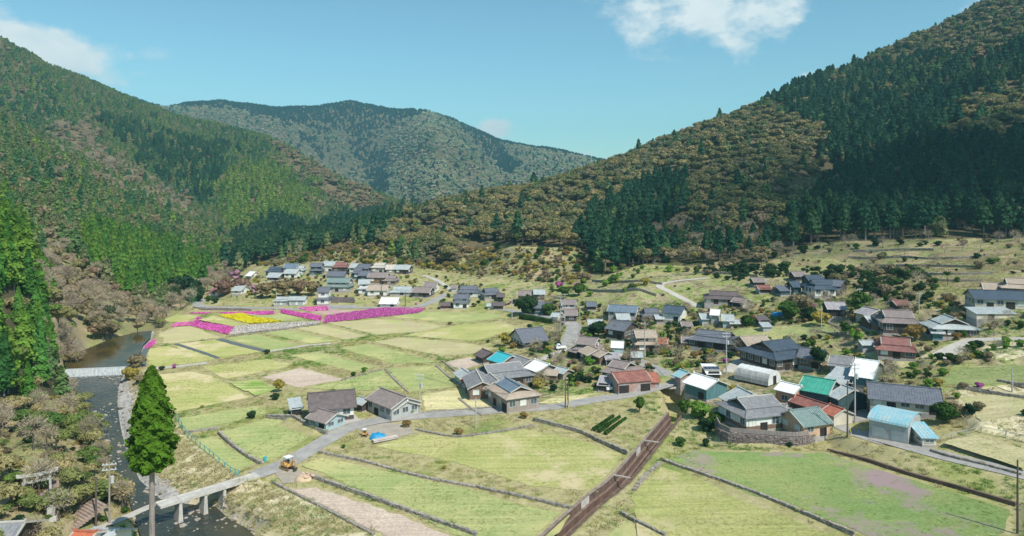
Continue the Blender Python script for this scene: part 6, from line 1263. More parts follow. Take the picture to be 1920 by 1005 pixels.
def excavator(px, py, rz, label, s=1.0, kind='excavator'):
    p = G(px, py); r = empty(kind, (p.x, p.y, p.z + .1), rz, label, 'excavator' if kind == 'excavator' else 'machine', scale=(s, s, s))
    for q in (-1, 1):
        pr = [(-1.15, 0, .08), (-.95, 0, 0), (.95, 0, 0), (1.15, 0, .08), (1.2, 0, .3), (1.0, 0, .5), (-1.0, 0, .5), (-1.2, 0, .3)]; t = MB().prism([(x, q * .78 - .17, z) for x, _, z in pr], (0, .34, 0)).build('track', rub, r)
        for k in range(5): MB().tube((-.85 + k * .42, q * .78 - .19, .22), (-.85 + k * .42, q * .78 + .19, .22), .14, .14, 8).build('roller', orangep, t)
    MB().box((0, 0, .58), (1.2, 1.0, .2)).build('turntable', rub, r); MB().prism([(-1.15, -.75, .7), (.9, -.75, .7), (.9, -.75, 1.0), (.1, -.75, 1.05), (-.1, -.75, 1.55), (-1.1, -.75, 1.5), (-1.3, -.75, 1.1)], (0, 1.5, 0)).build('engine_cover', orangep, r)
    MB().box((.15, .2, 1.3), (.5, .5, .1)).build('seat', rub, r); MB().box((-.08, .2, 1.6), (.1, .5, .5)).build('seat_back', rub, r)
    for x, y in ((-.35, -.62), (-.35, .62), (.75, -.62), (.75, .62)): MB().tube((x, y, 1.0), (x, y, 2.5), .035, .035, 6).build('canopy_post', rub, r)
    MB().box((.2, 0, 2.55), (1.45, 1.5, .1)).build('canopy', RM['white'], r)
    if kind == 'excavator':
        MB().prism([(.9, -.15, .8), (1.6, -.15, 2.1), (2.5, -.15, 2.25), (2.5, -.15, 2.0), (1.8, -.15, 1.85), (1.2, -.15, .7)], (0, .3, 0)).build('boom', orangep, r); MB().prism([(2.35, -.11, 2.3), (2.65, -.11, 2.2), (2.75, -.11, .9), (2.6, -.11, .9)], (0, .22, 0)).build('stick', orangep, r)
        MB().prism([(2.55, -.35, .95), (2.85, -.35, .9), (2.7, -.35, .3), (2.2, -.35, .15), (2.15, -.35, .55)], (0, .7, 0)).build('bucket', rub, r); MB().tube((1.0, 0, 1.0), (1.75, 0, 1.75), .06, .05, 8).build('hydraulic_ram', metal, r); MB().prism([(-1.5, -.85, .1), (-1.35, -.85, .1), (-1.35, -.85, .55), (-1.5, -.85, .55)], (0, 1.7, 0)).build('dozer_blade', orangep, r)
excavator(539, 880, R(-35), 'orange mini excavator with white canopy parked beside the lane above the bridge', .88); excavator(684, 818, R(-95), 'small cream and orange machine with pale canopy on the gravel yard', .55, 'compact_dumper')
def mound(px, py, rx, ry, h, label, m, name, cat, n=260, sz=.16):
    p = G(px, py); r = empty(name, (p.x, p.y, p.z), 0, label, cat); v, f = ico(1, 3, 1, .05, g0); v = v * np.array([rx, ry, h]); v[:, 2] += np.array([.12 * h * math.sin(5 * a + 3 * b) for a, b in v[:, :2]]); link('heap', np_mesh('heap', v, f, m, True), r)
    return r
tarp = mat('tarp_blue', (.03, .30, .55), (.02, .22, .42), scale=1.5, rough=.4, bump=.5, bscale=4); mound(708, 822, 1.7, 1.3, 1.15, 'heap covered with a crumpled bright blue tarpaulin on the gravel yard', tarp, 'tarpaulin_heap', 'heap'); mound(1460, 592, 2.4, 1.6, 1.3, 'blue tarpaulin heap on the green terrace', tarp, 'tarpaulin_heap', 'heap')
p = G(722, 826); r = empty('log_stack', (p.x, p.y, p.z + .1), R(32), 'stack of grey logs lying beside the blue tarpaulin', 'logs')
for k in range(9): MB().tube((-2.6, (k % 5) * .28 - .6 + (.14 if k > 4 else 0), .16 + (.24 if k > 4 else 0)), (2.6, (k % 5) * .28 - .6 + (.14 if k > 4 else 0), .16 + (.24 if k > 4 else 0)), .14, .12, 8).build('log', tim, r)
r = mound(568, 900, 1.5, 1.1, .8, 'heap of orange tan rubble and sand at the end of the stone wall', mat('sand', (.55, .42, .28), (.45, .34, .23)), 'rubble_heap', 'heap')
for k in range(26): v, f = ico(rnd.uniform(.15, .32), 1, .7, .25, g0, (rnd.gauss(.5, .6), rnd.gauss(.3, .5), .7)); link('rubble_stone', np_mesh('rubble_stone', v, f, mat('rubble', (.62, .42, .30), (.48, .33, .25))), r)
p = G(497, 866); r = empty('blue_barrel', (p.x, p.y, p.z), 0, 'small teal barrel at the corner of the field wall beside the lane', 'barrel'); MB().tube((0, 0, 0), (0, 0, .9), .3, .3, 12).build('drum', RM['teal'], r); MB().tube((0, 0, .9), (0, 0, .95), .32, .32, 12).build('lid', RM['teal'], r)
# solar panels
def solar(px, py, zc, nx, ny, rz, tilt, label):
    p = Vector((*PZ(px, py, zc), zc)); r = empty('solar_panel', p, rz, label, 'solar panel'); r.rotation_euler = (tilt, 0, rz); MB().box((0, 0, 0), (nx * 1.0 + .1, ny * 1.5 + .1, .08)).build('frame', frame_m, r)
    for i in range(nx):
        for j in range(ny): MB().box((i - (nx - 1) / 2, (j - (ny - 1) / 2) * 1.5, .06), (.94, 1.42, .04)).build('panel', mat('solar_cell', (.05, .06, .09), (.035, .045, .07), rough=.15, spec=.6), r)
solar(1334, 690, 5.8, 4, 1, R(0), R(14), 'dark solar panels lying on the white carport roof'); solar(1462, 762, 6.5, 3, 1, R(15), R(18), 'small solar water heater on the low tiled annex')
# shrine gate, steps, monument at the lower left
def gate():
    p = G(70, 938); r = empty('torii_gate', (p.x, p.y, p.z), R(38), 'grey stone shrine gate with curved lintel among the trees at the lower left', 'gate')
    for s in (-1, 1): MB().tube((s * 1.7, 0, -.6), (s * 1.55, 0, 3.6), .2, .17, 10).build('pillar', stone_l, r)
    mb = MB(); n = 10
    for i in range(n): x0 = -2.6 + 5.2 * i / n; x1 = x0 + 5.2 / n; mb.prism([(x0, -.22, 3.65 + .05 * x0 ** 2), (x1, -.22, 3.65 + .05 * x1 ** 2), (x1, .22, 3.65 + .05 * x1 ** 2), (x0, .22, 3.65 + .05 * x0 ** 2)], (0, 0, .38))
    mb.build('top_lintel', conc_l, r); MB().box((0, 0, 2.9), (3.8, .2, .3)).build('lower_lintel', stone_l, r); MB().box((0, 0, 3.35), (.35, .16, .5)).build('tablet', stone_l, r)
gate()
for (px, py, n, rz, w, lb) in ((75, 935, 12, R(30), 4.6, 'upper flight of grey stone steps behind the shrine gate'), (150, 972, 12, R(-35), 4.0, 'lower flight of brown stone steps beside the footpath')):
    p = G(px, py); r = empty('stone_steps', (p.x, p.y, p.z), rz, lb, 'steps')
    for k in range(n): MB().box((0, k * .42 - 2, k * .17 - .6), (w, .44, .5)).build('step', mat('step_stone', (.36, .27, .22), (.25, .19, .16), fine=.2), r)
p = G(96, 975); r = empty('stone_monument', (p.x, p.y, p.z), R(20), 'upright pale stone slab on a stepped base near the bottom left roof', 'monument'); MB().box((0, 0, .2), (1.5, 1.1, .7)).build('base', stone_l, r); MB().prism([(-.5, -.12, .5), (.5, -.12, .5), (.48, -.12, 1.9), (.2, -.12, 2.1), (-.3, -.12, 2.08), (-.5, -.12, 1.8)], (0, .24, 0)).build('slab', stone_l, r)
# guard rails
def guard(px_pts, label, h=.75, step=2.0, name='guard_rail', m=frame_m):
    P = [G(*p) for p in px_pts]; c = catmull([Vector((p.x, p.y, 0)) for p in P], step); r = empty(name, (c[0].x, c[0].y, H(c[0].x, c[0].y)), 0, label, 'railing'); o = r.location
    T = [(p.x - o.x, p.y - o.y, H(p.x, p.y) - o.z + .1) for p in c]
    for t in T: MB().box((t[0], t[1], t[2] + h / 2), (.12, .12, h)).build('post', m, r)
    for a, b in zip(T[:-1], T[1:]): MB().tube((a[0], a[1], a[2] + h), (b[0], b[1], b[2] + h), .05, .05, 4).build('rail', m, r)
guard([(360, 572), (366, 578), (400, 582), (440, 582), (470, 582)], 'white guard rail on the bend of the far road', step=3); guard([(978, 591), (1010, 596), (1050, 606)], 'white guard rail along the curving field road', step=2.6); guard([(1232, 690), (1250, 706), (1258, 716)], 'white railing on the left approach of the road bridge')
guard([(1378, 790), (1400, 797), (1424, 799)], 'white railing in the yard on the stone terrace', h=.6, step=1.6)
# blue net fence by the river field
guard([(325, 780), (340, 800), (348, 815), (400, 860), (447, 893)], 'teal net fence along the river side of the small green field', h=1.0, step=2.4, name='net_fence', m=mat('net_teal', (.10, .40, .42), (.07, .3, .33)))
guard([(1765, 830), (1840, 812), (1925, 830)], 'thin net fence round the plot at the right', h=1.0, step=2.4, name='net_fence', m=mat('net_grey', (.35, .38, .38), (.3, .32, .32)))
# veranda of the timber house: posts, rails, deck
def veranda():
    a = Vector((*PZ(921, 742, 1.9), 0)); b = Vector((*PZ(943, 760, 1.9), 0)); c = Vector((*PZ(993, 755, 1.9), 0)); z0 = H(b.x, b.y); r = empty('timber_veranda', (b.x, b.y, z0), 0, 'pale timber railed veranda wrapped round the front corner of the house by the lane', 'veranda'); o = r.location
    for p, q in ((a, b), (b, c)):
        d = q - p; n = max(3, int(d.length / 1.7)); an = math.atan2(d.y, d.x); m = (p + q) / 2 - Vector((o.x, o.y, 0))
        MB().box((m.x, m.y, 1.1), (d.length, .5, .14), an).build('deck', tim, r)
        for z in (1.5, 1.9): MB().box((m.x, m.y, z), (d.length, .1, .12), an).build('rail', tim, r)
        MB().box((m.x, m.y, 3.2), (d.length, .14, .16), an).build('beam', tim, r)
        for k in range(n + 1): t = p.lerp(q, k / n) - Vector((o.x, o.y, 0)); MB().box((t.x, t.y, 1.5), (.16, .16, 3.4)).build('post', tim, r)
veranda()
# hedge rows
hedge_m = foliage('hedge_leaves', [(.03, .08, .02), (.06, .13, .03)])
def hedge(a, b, w, h, label, group=None, name='hedge', m=None, n=None):
    p = G(*a); q = G(*b); d = q - p; L = d.length; r = empty(name, ((p.x + q.x) / 2, (p.y + q.y) / 2, (p.z + q.z) / 2), math.atan2(d.y, d.x), label, 'hedge' if name == 'hedge' else 'plants', group); n = n or int(L * 90); t = g0.uniform(-.5, .5, n) * L; an = g0.uniform(0, math.pi, n); P = np.stack([t, np.cos(an) * w / 2, .1 + np.sin(an) * h], 1); N_ = np.stack([np.zeros(n), np.cos(an), np.sin(an)], 1) + g0.normal(size=(n, 3)) * .5; link('foliage', np_mesh('foliage', *patches(P, N_, .17, g0), m or hedge_m), r)
    MB().prism([(-L / 2, -w * .42, -.2), (-L / 2, w * .42, -.2), (-L / 2, w * .38, h * .8), (-L / 2, -w * .38, h * .8)], (L, 0, 0)).build('core', mat('hedge_core', (.03, .05, .02), (.02, .035, .012)), r)
for k, (a, b, lb) in enumerate([((1113, 809), (1150, 781), 'leftmost of three clipped tea hedge rows beside the channel'), ((1123, 812), (1162, 782), 'middle of three clipped tea hedge rows beside the channel'), ((1135, 816), (1173, 785), 'rightmost of three clipped tea hedge rows beside the channel')]): hedge(a, b, .62, .5, lb)
hedge((1398, 668), (1530, 692), 1.6, 1.7, 'long dark clipped hedge in front of the biggest navy roofed house'); hedge((975, 598), (1040, 606), 1.6, 1.5, 'dark hedge along the foot of the field road wall')
hedge((994, 658), (1028, 664), 1.3, .8, 'front one of two clipped hedges behind the striped roof shed'); hedge((996, 655), (1032, 661), 1.3, .8, 'back one of two clipped hedges behind the striped roof shed')
# flower beds ------------------------------------------------------------
FB = {'magenta': ((.70, .16, .48), (.54, .10, .38)), 'violet': ((.62, .15, .44), (.42, .13, .31)), 'pink': ((.78, .25, .52), (.6, .22, .42)), 'yellow': ((.85, .76, .04), (.7, .62, .06)), 'white': ((.66, .62, .58), (.36, .30, .28))}
clump = {}
for k, (c1, c2) in FB.items():
    n = 14; P = g0.normal(size=(n, 3)) * np.array([.3, .3, .08]); P[:, 2] = np.abs(P[:, 2]) + .1; me = np_mesh('flower_clump', *patches(P, np.tile([0, 0, 1.], (n, 1)) + g0.normal(size=(n, 3)) * .4, .2, g0), foliage('petals_' + k, [c2, c1, c1], nscale=2)); clump[k] = me
for bi, (colr, W2, co) in enumerate(BW):
    c1, c2 = FB[colr]; base = mat('bed_' + colr, tuple(.55 * a + .45 * b for a, b in zip(c1, (.34, .25, .16))), tuple(.3 * a + .7 * b for a, b in zip(c2, (.30, .22, .14))), scale=.7, fine=.2, rough=.9)
    pts = [(x, y, co[0] * x + co[1] * y + co[2] + .12) for x, y in W2]; me = bpy.data.meshes.new('flower_bed'); me.from_pydata(pts, [], [tuple(range(len(pts)))]); me.materials.append(base); me.update()
    if me.polygons[0].normal.z < 0: me.flip_normals()
    r = empty('flower_bed', (0, 0, 0), 0, ['magenta moss phlox slope nearest the river at the left', 'long thin magenta strip under the far retaining wall', 'magenta moss phlox slope facing the viewer right of the yellow field', 'long violet pink terraced flower slope running right', 'small pink flower patch beside the river bank', 'faded pink patch above the fallow plot', 'bright yellow rape blossom field', 'white flower slope in rows below the yellow field', 'small pink patch below the parking ground'][bi], 'flower bed'); link('bed', me, r)
    xs = [p[0] for p in W2]; ys = [p[1] for p in W2]; e0 = max(range(len(W2)), key=lambda i: (Vector(W2[i]) - Vector(W2[(i + 1) % len(W2)])).length); e = (Vector(W2[(e0 + 1) % len(W2)]) - Vector(W2[e0])).normalized(); nn = Vector((-e.y, e.x)); ctr = Vector((sum(xs) / len(xs), sum(ys) / len(ys))); R_ = max(max(xs) - min(xs), max(ys) - min(ys)); rows = 1.15 if colr in ('white', 'violet', 'magenta') else .6
    a_ = np.arange(-R_, R_, .42); b_ = np.arange(-R_, R_, rows); A_, B_ = np.meshgrid(a_, b_); A_ = A_.ravel() + rng.uniform(-.15, .15, A_.size); B_ = B_.ravel() + rng.uniform(-.12, .12, B_.size); X = ctr.x + e.x * A_ + nn.x * B_; Y = ctr.y + e.y * A_ + nn.y * B_; ins = inpoly(X, Y, W2) & (rng.random(X.size) < (.9 if colr != 'white' else .78)); X, Y = X[ins], Y[ins]
    po = link('flower_clump', clump[colr], r, (X[0], Y[0], co[0] * X[0] + co[1] * Y[0] + co[2] + .1), kind='stuff'); s = rng.uniform(.8, 1.35, len(X)); f = scatter('flowers', np.stack([X, Y, co[0] * X + co[1] * Y + co[2] + .1], 1), np.stack([s, s, s], 1), rng.uniform(0, 6, len(X)), np.zeros(len(X)), [po]); f.parent = r

# ------------------------------------------------------------ hand placed trees and bushes
def shrubmesh(seed, r, fl, n, lobes, sz, m): g_ = np.random.default_rng(seed); return np_mesh('crown', *shift(broad_crown(g_, r, n, sz, lobes, fl), r * .3), m)
SHM = {k: [shrubmesh(40 + i * 7 + j, 1.0, .8, 520, 8, .10, m) for j in range(3)] for i, (k, m) in enumerate([('green', foliage('shrub_green', [(.035, .085, .02), (.08, .15, .03), (.06, .12, .03)], nscale=2)), ('dark', foliage('shrub_dark', [(.02, .05, .025), (.04, .08, .03)], nscale=2)), ('bright', foliage('shrub_bright', [(.13, .26, .04), (.20, .33, .06)], nscale=2)), ('yellow', foliage('shrub_yellow', [(.30, .26, .06), (.42, .34, .08), (.24, .25, .07)], nscale=2)), ('brown', foliage('shrub_brown', [(.20, .16, .10), (.30, .24, .15), (.18, .18, .08)], nscale=2)), ('orange', foliage('shrub_orange', [(.24, .16, .06), (.30, .22, .08)], nscale=2)), ('pink', foliage('shrub_pink', [(.55, .16, .42), (.42, .12, .32)], nscale=2)), ('rose', foliage('blossom_rose', [(.50, .30, .38), (.38, .22, .26)], nscale=2)), ('cherry', foliage('cherry_brown', [(.22, .13, .10), (.30, .19, .14), (.26, .22, .10)], nscale=2))])}
def bush(px, py, wpx, kind, label, name='garden_shrub', cat='shrub', tall=1.0, trunk=0.0, group=None):
    p = G(px, py); r_ = wpx / 2 / F * p.y; r = empty(name, (p.x, p.y, p.z), rnd.uniform(0, 6), label, cat, group); c = link('crown', rnd.choice(SHM[kind]), r, (0, 0, trunk)); c.scale = (r_, r_, r_ * tall)
    t = MB().tube((0, 0, -.3), (0, 0, trunk + r_ * .5), .06 + .03 * r_, .05, 6).build('trunk', bark, r); return r
for a in [(1199, 774, 26, 'green', 'round green tree standing alone on the bank above the tea rows', 'broadleaf_tree', 'tree', 1.3, .8), (1277, 837, 25, 'green', 'left of two round dark bushes beside the channel'), (1324, 838, 17, 'dark', 'right of two round dark bushes below the stone terrace', 'garden_shrub', 'shrub', 1.3),
          (1536, 698, 38, 'dark', 'dark spreading pine between the navy roof and the green roofed barn', 'pine_tree', 'tree', 1.2, 2.0), (1610, 592, 46, 'green', 'big round green tree beside the plain grey roof', 'broadleaf_tree', 'tree', 1.0, 1.8), (761, 801, 20, 'orange', 'round golden brown bush beside the lane above the gravel yard'), (946, 650, 26, 'yellow', 'yellow flowering tree left of the slate gabled field house', 'flowering_tree', 'tree', 1.2, .8), (962, 653, 17, 'orange', 'small orange brown bush beside the yellow flowering tree'), (941, 662, 18, 'bright', 'bright green bush behind the turquoise roof'),
          (1122, 632, 36, 'dark', 'dark green round tree beside the orange brown tree in the village centre', 'broadleaf_tree', 'tree', 1.0, .8), (1153, 634, 30, 'orange', 'orange brown round tree in front of the slate gabled house', 'broadleaf_tree', 'tree', 1.1, .8), (1110, 630, 18, 'dark', 'small dark conical tree left of the dark round tree', 'broadleaf_tree', 'tree', 1.7), (1106, 685, 24, 'bright', 'lime green bush in front of the tan roofed wooden house'), (980, 720, 26, 'bright', 'lime green bush in the courtyard of the big tiled farm'), (1010, 728, 30, 'yellow', 'olive garden shrubs right of the courtyard bush'), (1018, 712, 20, 'orange', 'brownish garden tree beside the courtyard'),
          (1284, 625, 18, 'dark', 'dark bush above the small orange brown hut'), (1325, 645, 18, 'yellow', 'bright yellow blossoming bush in the terraced gardens'), (1375, 735, 20, 'yellow', 'yellow green bush between greenhouse and white roofed workshop'), (1310, 783, 50, 'bright', 'spreading bright green thicket in front of the mustard walled shed', 'garden_shrub', 'shrub', .9), (1340, 800, 44, 'green', 'green thicket left of the stone terrace', 'garden_shrub', 'shrub', .9), (1285, 775, 36, 'green', 'green bushes on the right side of the stream gully'), (1325, 808, 34, 'dark', 'dark bush wrapped in blue net left of the stone terrace'),
          (1640, 752, 42, 'yellow', 'olive yellow bush left of the arched blue warehouse'), (1770, 795, 50, 'green', 'large dark green bush at the right of the arched warehouse', 'broadleaf_tree', 'tree', 1.0, .5), (1795, 780, 34, 'brown', 'brownish bush behind the cream annex'), (1835, 770, 26, 'brown', 'brown bush on the straw terrace right of the warehouse'), (1716, 640, 40, 'orange', 'olive tree in front of the platform house', 'broadleaf_tree', 'tree', 1.0, .8), (1712, 675, 22, 'dark', 'dark round bush at the right end of the dark red house'), (1585, 628, 24, 'green', 'small tree on the meadow above the broken wall', 'broadleaf_tree', 'tree', 1.1, .8), (1608, 640, 28, 'bright', 'bright green bush beside the broken stone wall'),
          (1540, 612, 40, 'yellow', 'pale yellow blossoming tree in the middle meadow', 'flowering_tree', 'tree', .9, .6), (1500, 585, 50, 'brown', 'big pale brown willow tree above the meadow', 'broadleaf_tree', 'tree', .8, 1.0), (1480, 598, 46, 'green', 'green thicket under the pale brown tree'), (1520, 600, 34, 'dark', 'dark thicket right of the green thicket'), (1400, 612, 30, 'green', 'green bush right of the small pale sheds'), (1777, 535, 17, 'green', 'small palm like tree on the bare terraces', 'palm_tree', 'tree', .7, 3.0), (1305, 515, 12, 'green', 'small conical tree by the hill road bend', 'broadleaf_tree', 'tree', 1.9),
          (1048, 545, 20, 'pink', 'purple blossoming tree at the dark wood corner', 'flowering_tree', 'tree', 1.0, .8), (1083, 543, 16, 'pink', 'smaller pink blossoming tree right of the purple one', 'flowering_tree', 'tree', 1.0, .5), (1060, 560, 28, 'green', 'rounded green tree at the hill foot above the tall poles', 'broadleaf_tree', 'tree', 1.0, .8), (1085, 555, 30, 'green', 'wider green tree at the hill foot', 'broadleaf_tree', 'tree', 1.0, .8), (990, 590, 50, 'dark', 'dark hedge like thicket above the field road'), (1030, 592, 34, 'green', 'green thicket above the bend of the field road'),
          (202, 610, 28, 'dark', 'dark conical tree above the river pool', 'conifer_tree', 'tree', 1.9), (442, 528, 28, 'rose', 'rose pink cherry tree at the top left of the far village', 'flowering_tree', 'tree', .9, 1.2), (478, 553, 22, 'rose', 'rose pink cherry beside the white hut', 'flowering_tree', 'tree', 1.1, .8), (420, 555, 46, 'cherry', 'wide budding cherry tree left of the white hut', 'cherry_tree', 'tree', .85, 1.2), (455, 548, 34, 'cherry', 'budding cherry tree behind the white hut', 'cherry_tree', 'tree', .9, 1.2), (500, 560, 40, 'cherry', 'first of the row of budding cherry trees above the shutter sheds', 'cherry_tree', 'tree', .85, 1.5), (530, 558, 44, 'cherry', 'second of the row of budding cherry trees above the shutter sheds', 'cherry_tree', 'tree', .85, 1.5), (560, 556, 42, 'cherry', 'third of the row of budding cherry trees above the shutter sheds', 'cherry_tree', 'tree', .85, 1.5), (585, 555, 34, 'cherry', 'last of the row of budding cherry trees next to the tall white house', 'cherry_tree', 'tree', .95, 1.2), (404, 568, 14, 'dark', 'small clipped bush on the far road bend'), (390, 566, 16, 'green', 'clipped bush left of the small one on the far road bend'),
          (345, 562, 60, 'dark', 'dark clump of cedars beyond the river bend', 'conifer_tree', 'tree', 1.1), (325, 570, 34, 'dark', 'dark cedar left in the clump beyond the river bend', 'conifer_tree', 'tree', 1.3), (372, 566, 26, 'dark', 'dark cedar right in the clump beyond the river bend', 'conifer_tree', 'tree', 1.6), (255, 690, 36, 'brown', 'pale leafless bush between the river and the field corner'), (245, 712, 34, 'yellow', 'yellowish bush on the river bank below the weir'), (262, 720, 26, 'brown', 'brown scrub on the bank below the field corner'), (515, 750, 18, 'dark', 'dark bush at the left of the lean-to'), (523, 735, 24, 'yellow', 'thin yellow green tree behind the lean-to', 'broadleaf_tree', 'tree', 1.2, .6), (771, 778, 22, 'bright', 'lime yellow bush beside the white roofed house'), (540, 782, 14, 'green', 'small green bush on the farm bank')]: bush(*a)

# the tall lone cedar ------------------------------------------------------------
def big_cedar():
    x, y = (285 - CX) / F * 88, 88.0; zb = H(x, y); top = CZ - (690 - HY) * y / F; bot = CZ - (878 - HY) * y / F; h = top - bot
    r = empty('tall_cedar', (x, y, zb), 0, 'single tall bright green cedar with bare pale trunk in front of the river', 'tree'); g_ = np.random.default_rng(21); n = 27000
    t = g_.random(n) ** .9; an = g_.random(n) * 6.283; prof = np.interp(t, [0, .05, .14, .3, .5, .7, .85, .95, 1], [.45, .80, 1.0, .98, .86, .66, .44, .24, .05]); lob = 1 + .15 * np.sin(an * 4 + t * 21) + .13 * np.sin(an * 7 - t * 37 + 1) + .10 * np.sin(an * 11 + t * 71)
    rr = 2.45 * prof * lob * np.sqrt(g_.uniform(.45, 1.08, n)); P = np.stack([rr * np.cos(an), rr * np.sin(an), t * h + .25 * np.sin(an * 5 + t * 30) - rr * .12], 1); N_ = np.stack([np.cos(an), np.sin(an), np.full(n, .7)], 1) + g_.normal(size=(n, 3)) * .5; v, f = patches(P, N_, .16, g_, 1.3)
    c = link('crown', np_mesh('crown', v, f, foliage('lone_cedar_leaves', [(.05, .13, .014), (.11, .21, .024), (.07, .16, .016)], nscale=1.1)), r, (0, 0, bot - zb))
    cv, cf = conifer_crown(g_, h, 1.7, 10, .01, .6); link('crown_core', np_mesh('crown_core', cv, cf, FO['cedar']), r, (0, 0, bot - zb + .2))
    mb = MB(); zs = [(-1.5, .5), (1, .42), (4, .37), (bot - zb - 1, .32), (bot - zb + h * .5, .2), (top - zb - 1, .05)]
    for (a, ra), (b, rb_) in zip(zs[:-1], zs[1:]): mb.tube((0, 0, a), (.0, 0, b), ra, rb_, 12)
    mb.build('trunk', mat('cedar_bark', (.36, .31, .29), (.22, .18, .17), scale=1.2, stretch=(6, 6, .5), bump=.6, bscale=5, fine=.2), r)
    for k in range(14): a2 = k * 2.4; z = bot - zb + .2 + k * .25; l = 2.2; MB().tube((0, 0, z), (math.cos(a2) * l, math.sin(a2) * l, z + .3), .09, .03, 5).build('branch', bark, r)
big_cedar()
# undergrowth ------------------------------------------------------------
def clear(x, y, grow=0):
    ok = np.ones(len(x), bool)
    for (cx, cy, hl, hw, a) in FOOT:
        ca, sa = math.cos(a), math.sin(a); dx, dy = x - cx, y - cy; ok &= ~((np.abs(dx * ca + dy * sa) < hl + grow) & (np.abs(-dx * sa + dy * ca) < hw + grow))
    return ok
MK = MASK.copy()
def nomask(x, y):
    fu = np.clip(np.interp(x / y, us, np.arange(NU)).round().astype(int), 0, NU - 1); fv = np.clip(np.interp(np.log(y), lds, np.arange(NV)).round().astype(int), 0, NV - 1); return MK[fv, fu] < .5
def tuftmesh(n, r, h, m, wd=.05, seed=1):
    g_ = np.random.default_rng(seed); b = g_.uniform(-r, r, (n, 2)); t = b + g_.normal(size=(n, 2)) * h * .8; z = h * g_.uniform(.25, .9, n); an = g_.uniform(0, 6.28, n); dx = np.stack([np.cos(an), np.sin(an)], 1) * wd
    V = np.stack([np.c_[b - dx, np.full(n, -.1)], np.c_[b + dx, np.full(n, -.1)], np.c_[t, z]], 1).reshape(-1, 3); k = np.arange(n) * 3; return np_mesh('tuft', V, np.stack([k, k + 1, k + 2], 1), m)
TM = [('straw', foliage('straw_grass', [(.50, .42, .24), (.40, .36, .18), (.55, .48, .30)], nscale=1), .45), ('olive', foliage('olive_grass', [(.22, .27, .07), (.32, .33, .10), (.38, .34, .13)], nscale=1), .38), ('green', foliage('green_weeds', [(.10, .24, .04), (.17, .30, .06), (.12, .27, .05)], nscale=1), .42), ('brown', foliage('dry_weeds', [(.42, .32, .21), (.34, .27, .17), (.48, .38, .25)], nscale=1), .4)]
tp = []
for i, (nm, m, h) in enumerate(TM):
    q = G(640 + 20 * i, 836 + i); o = link('grass_tuft', tuftmesh(26, .42, h, m, .055, i), None, q); tag(o, kind='stuff'); tp.append(o)
VAL = [(-50, 1100), (2000, 1100), (2000, 445), (1460, 470), (1130, 505), (1075, 466), (930, 462), (770, 494), (640, 458), (440, 500), (380, 556), (290, 628), (262, 690), (236, 800), (262, 960), (150, 1010)]
def at_noise(x, y, s): return fbm(x, y, s, 4)
x, y = region_points(VAL, 1.15, ymax=260, maskmax=.5); x2, y2 = region_points(VAL, .28, ymax=420, maskmax=.5); far_ = y2 > 255; x = np.r_[x, x2[far_]]; y = np.r_[y, y2[far_]]
ok = nomask(x, y) & clear(x, y, -.8); x, y = x[ok], y[ok]; z = hz(x, y); nz = at_noise(x, y, 22); n2_ = at_noise(x + 500, y, 7); kd = np.where(nz > .60, 2, np.where(nz < .42, 0, 1)); kd = np.where((n2_ > .62) & (kd != 0), 2, kd); kd = np.where(n2_ < .33, 3, kd); kd = np.where(rng.random(len(x)) < .15, rng.integers(0, 4, len(x)), kd); 
scr_ = inpoly(CX + F * x / y, HY + F * (CZ - z) / y, SCR) | inpoly(CX + F * x / y, HY + F * (CZ - z) / y, SCR2) | inpoly(CX + F * x / y, HY + F * (CZ - z) / y, [(1300, 500), (1930, 445), (1930, 530), (1700, 545), (1300, 520)]); kd = np.where(scr_ & (rng.random(len(x)) < .85), np.where(nz > .5, 3, 0), kd); thin = n2_ + rng.uniform(-.3, .3, len(x)) > .35; x, y, z, kd = x[thin], y[thin], z[thin], kd[thin]
s = rng.uniform(.5, 1.35, len(x)) * np.where(y > 200, 1.25, 1); scatter('wild_grass', np.stack([x, y, z], 1), np.stack([s, s, s * rng.uniform(.6, 1.3, len(x))], 1), rng.uniform(0, 6, len(x)), kd, tp); print('tufts', len(x))
wp = np.array(WALLPTS); wp = wp[wp[:, 1] < 330]; wp = np.repeat(wp, 2, axis=0); wp = wp[rng.random(len(wp)) < .42]; wx = wp[:, 0] + rng.normal(0, .45, len(wp)); wy = wp[:, 1] + rng.normal(0, .45, len(wp)); on = np.hypot(wx - wp[:, 0], wy - wp[:, 1]) < .3; s = rng.uniform(.5, 1.2, len(wp))
scatter('wall_weeds', np.stack([wx, wy, np.where(on, wp[:, 2] - .05, hz(wx, wy))], 1), np.stack([s, s, s], 1), rng.uniform(0, 6, len(wp)), rng.choice([0, 1, 1, 2, 2, 3], len(wp)), tp)
# tall dry reeds on the river banks
x, y = region_points([(225, 690), (262, 690), (300, 760), (350, 830), (440, 895), (480, 905), (560, 940), (700, 1004), (430, 1004), (300, 940), (255, 860), (235, 760)], 1.3, ymax=240); z = hz(x, y); ok = (z > -3.2) & nomask(x, y); x, y, z = x[ok], y[ok], z[ok]; s = rng.uniform(.8, 1.7, len(x)); kd = np.where(rng.random(len(x)) < .9, 0, rng.integers(0, 4, len(x))); scatter('dry_reeds', np.stack([x, y, z], 1), np.stack([s, s, s], 1), rng.uniform(0, 6, len(x)), kd, tp)
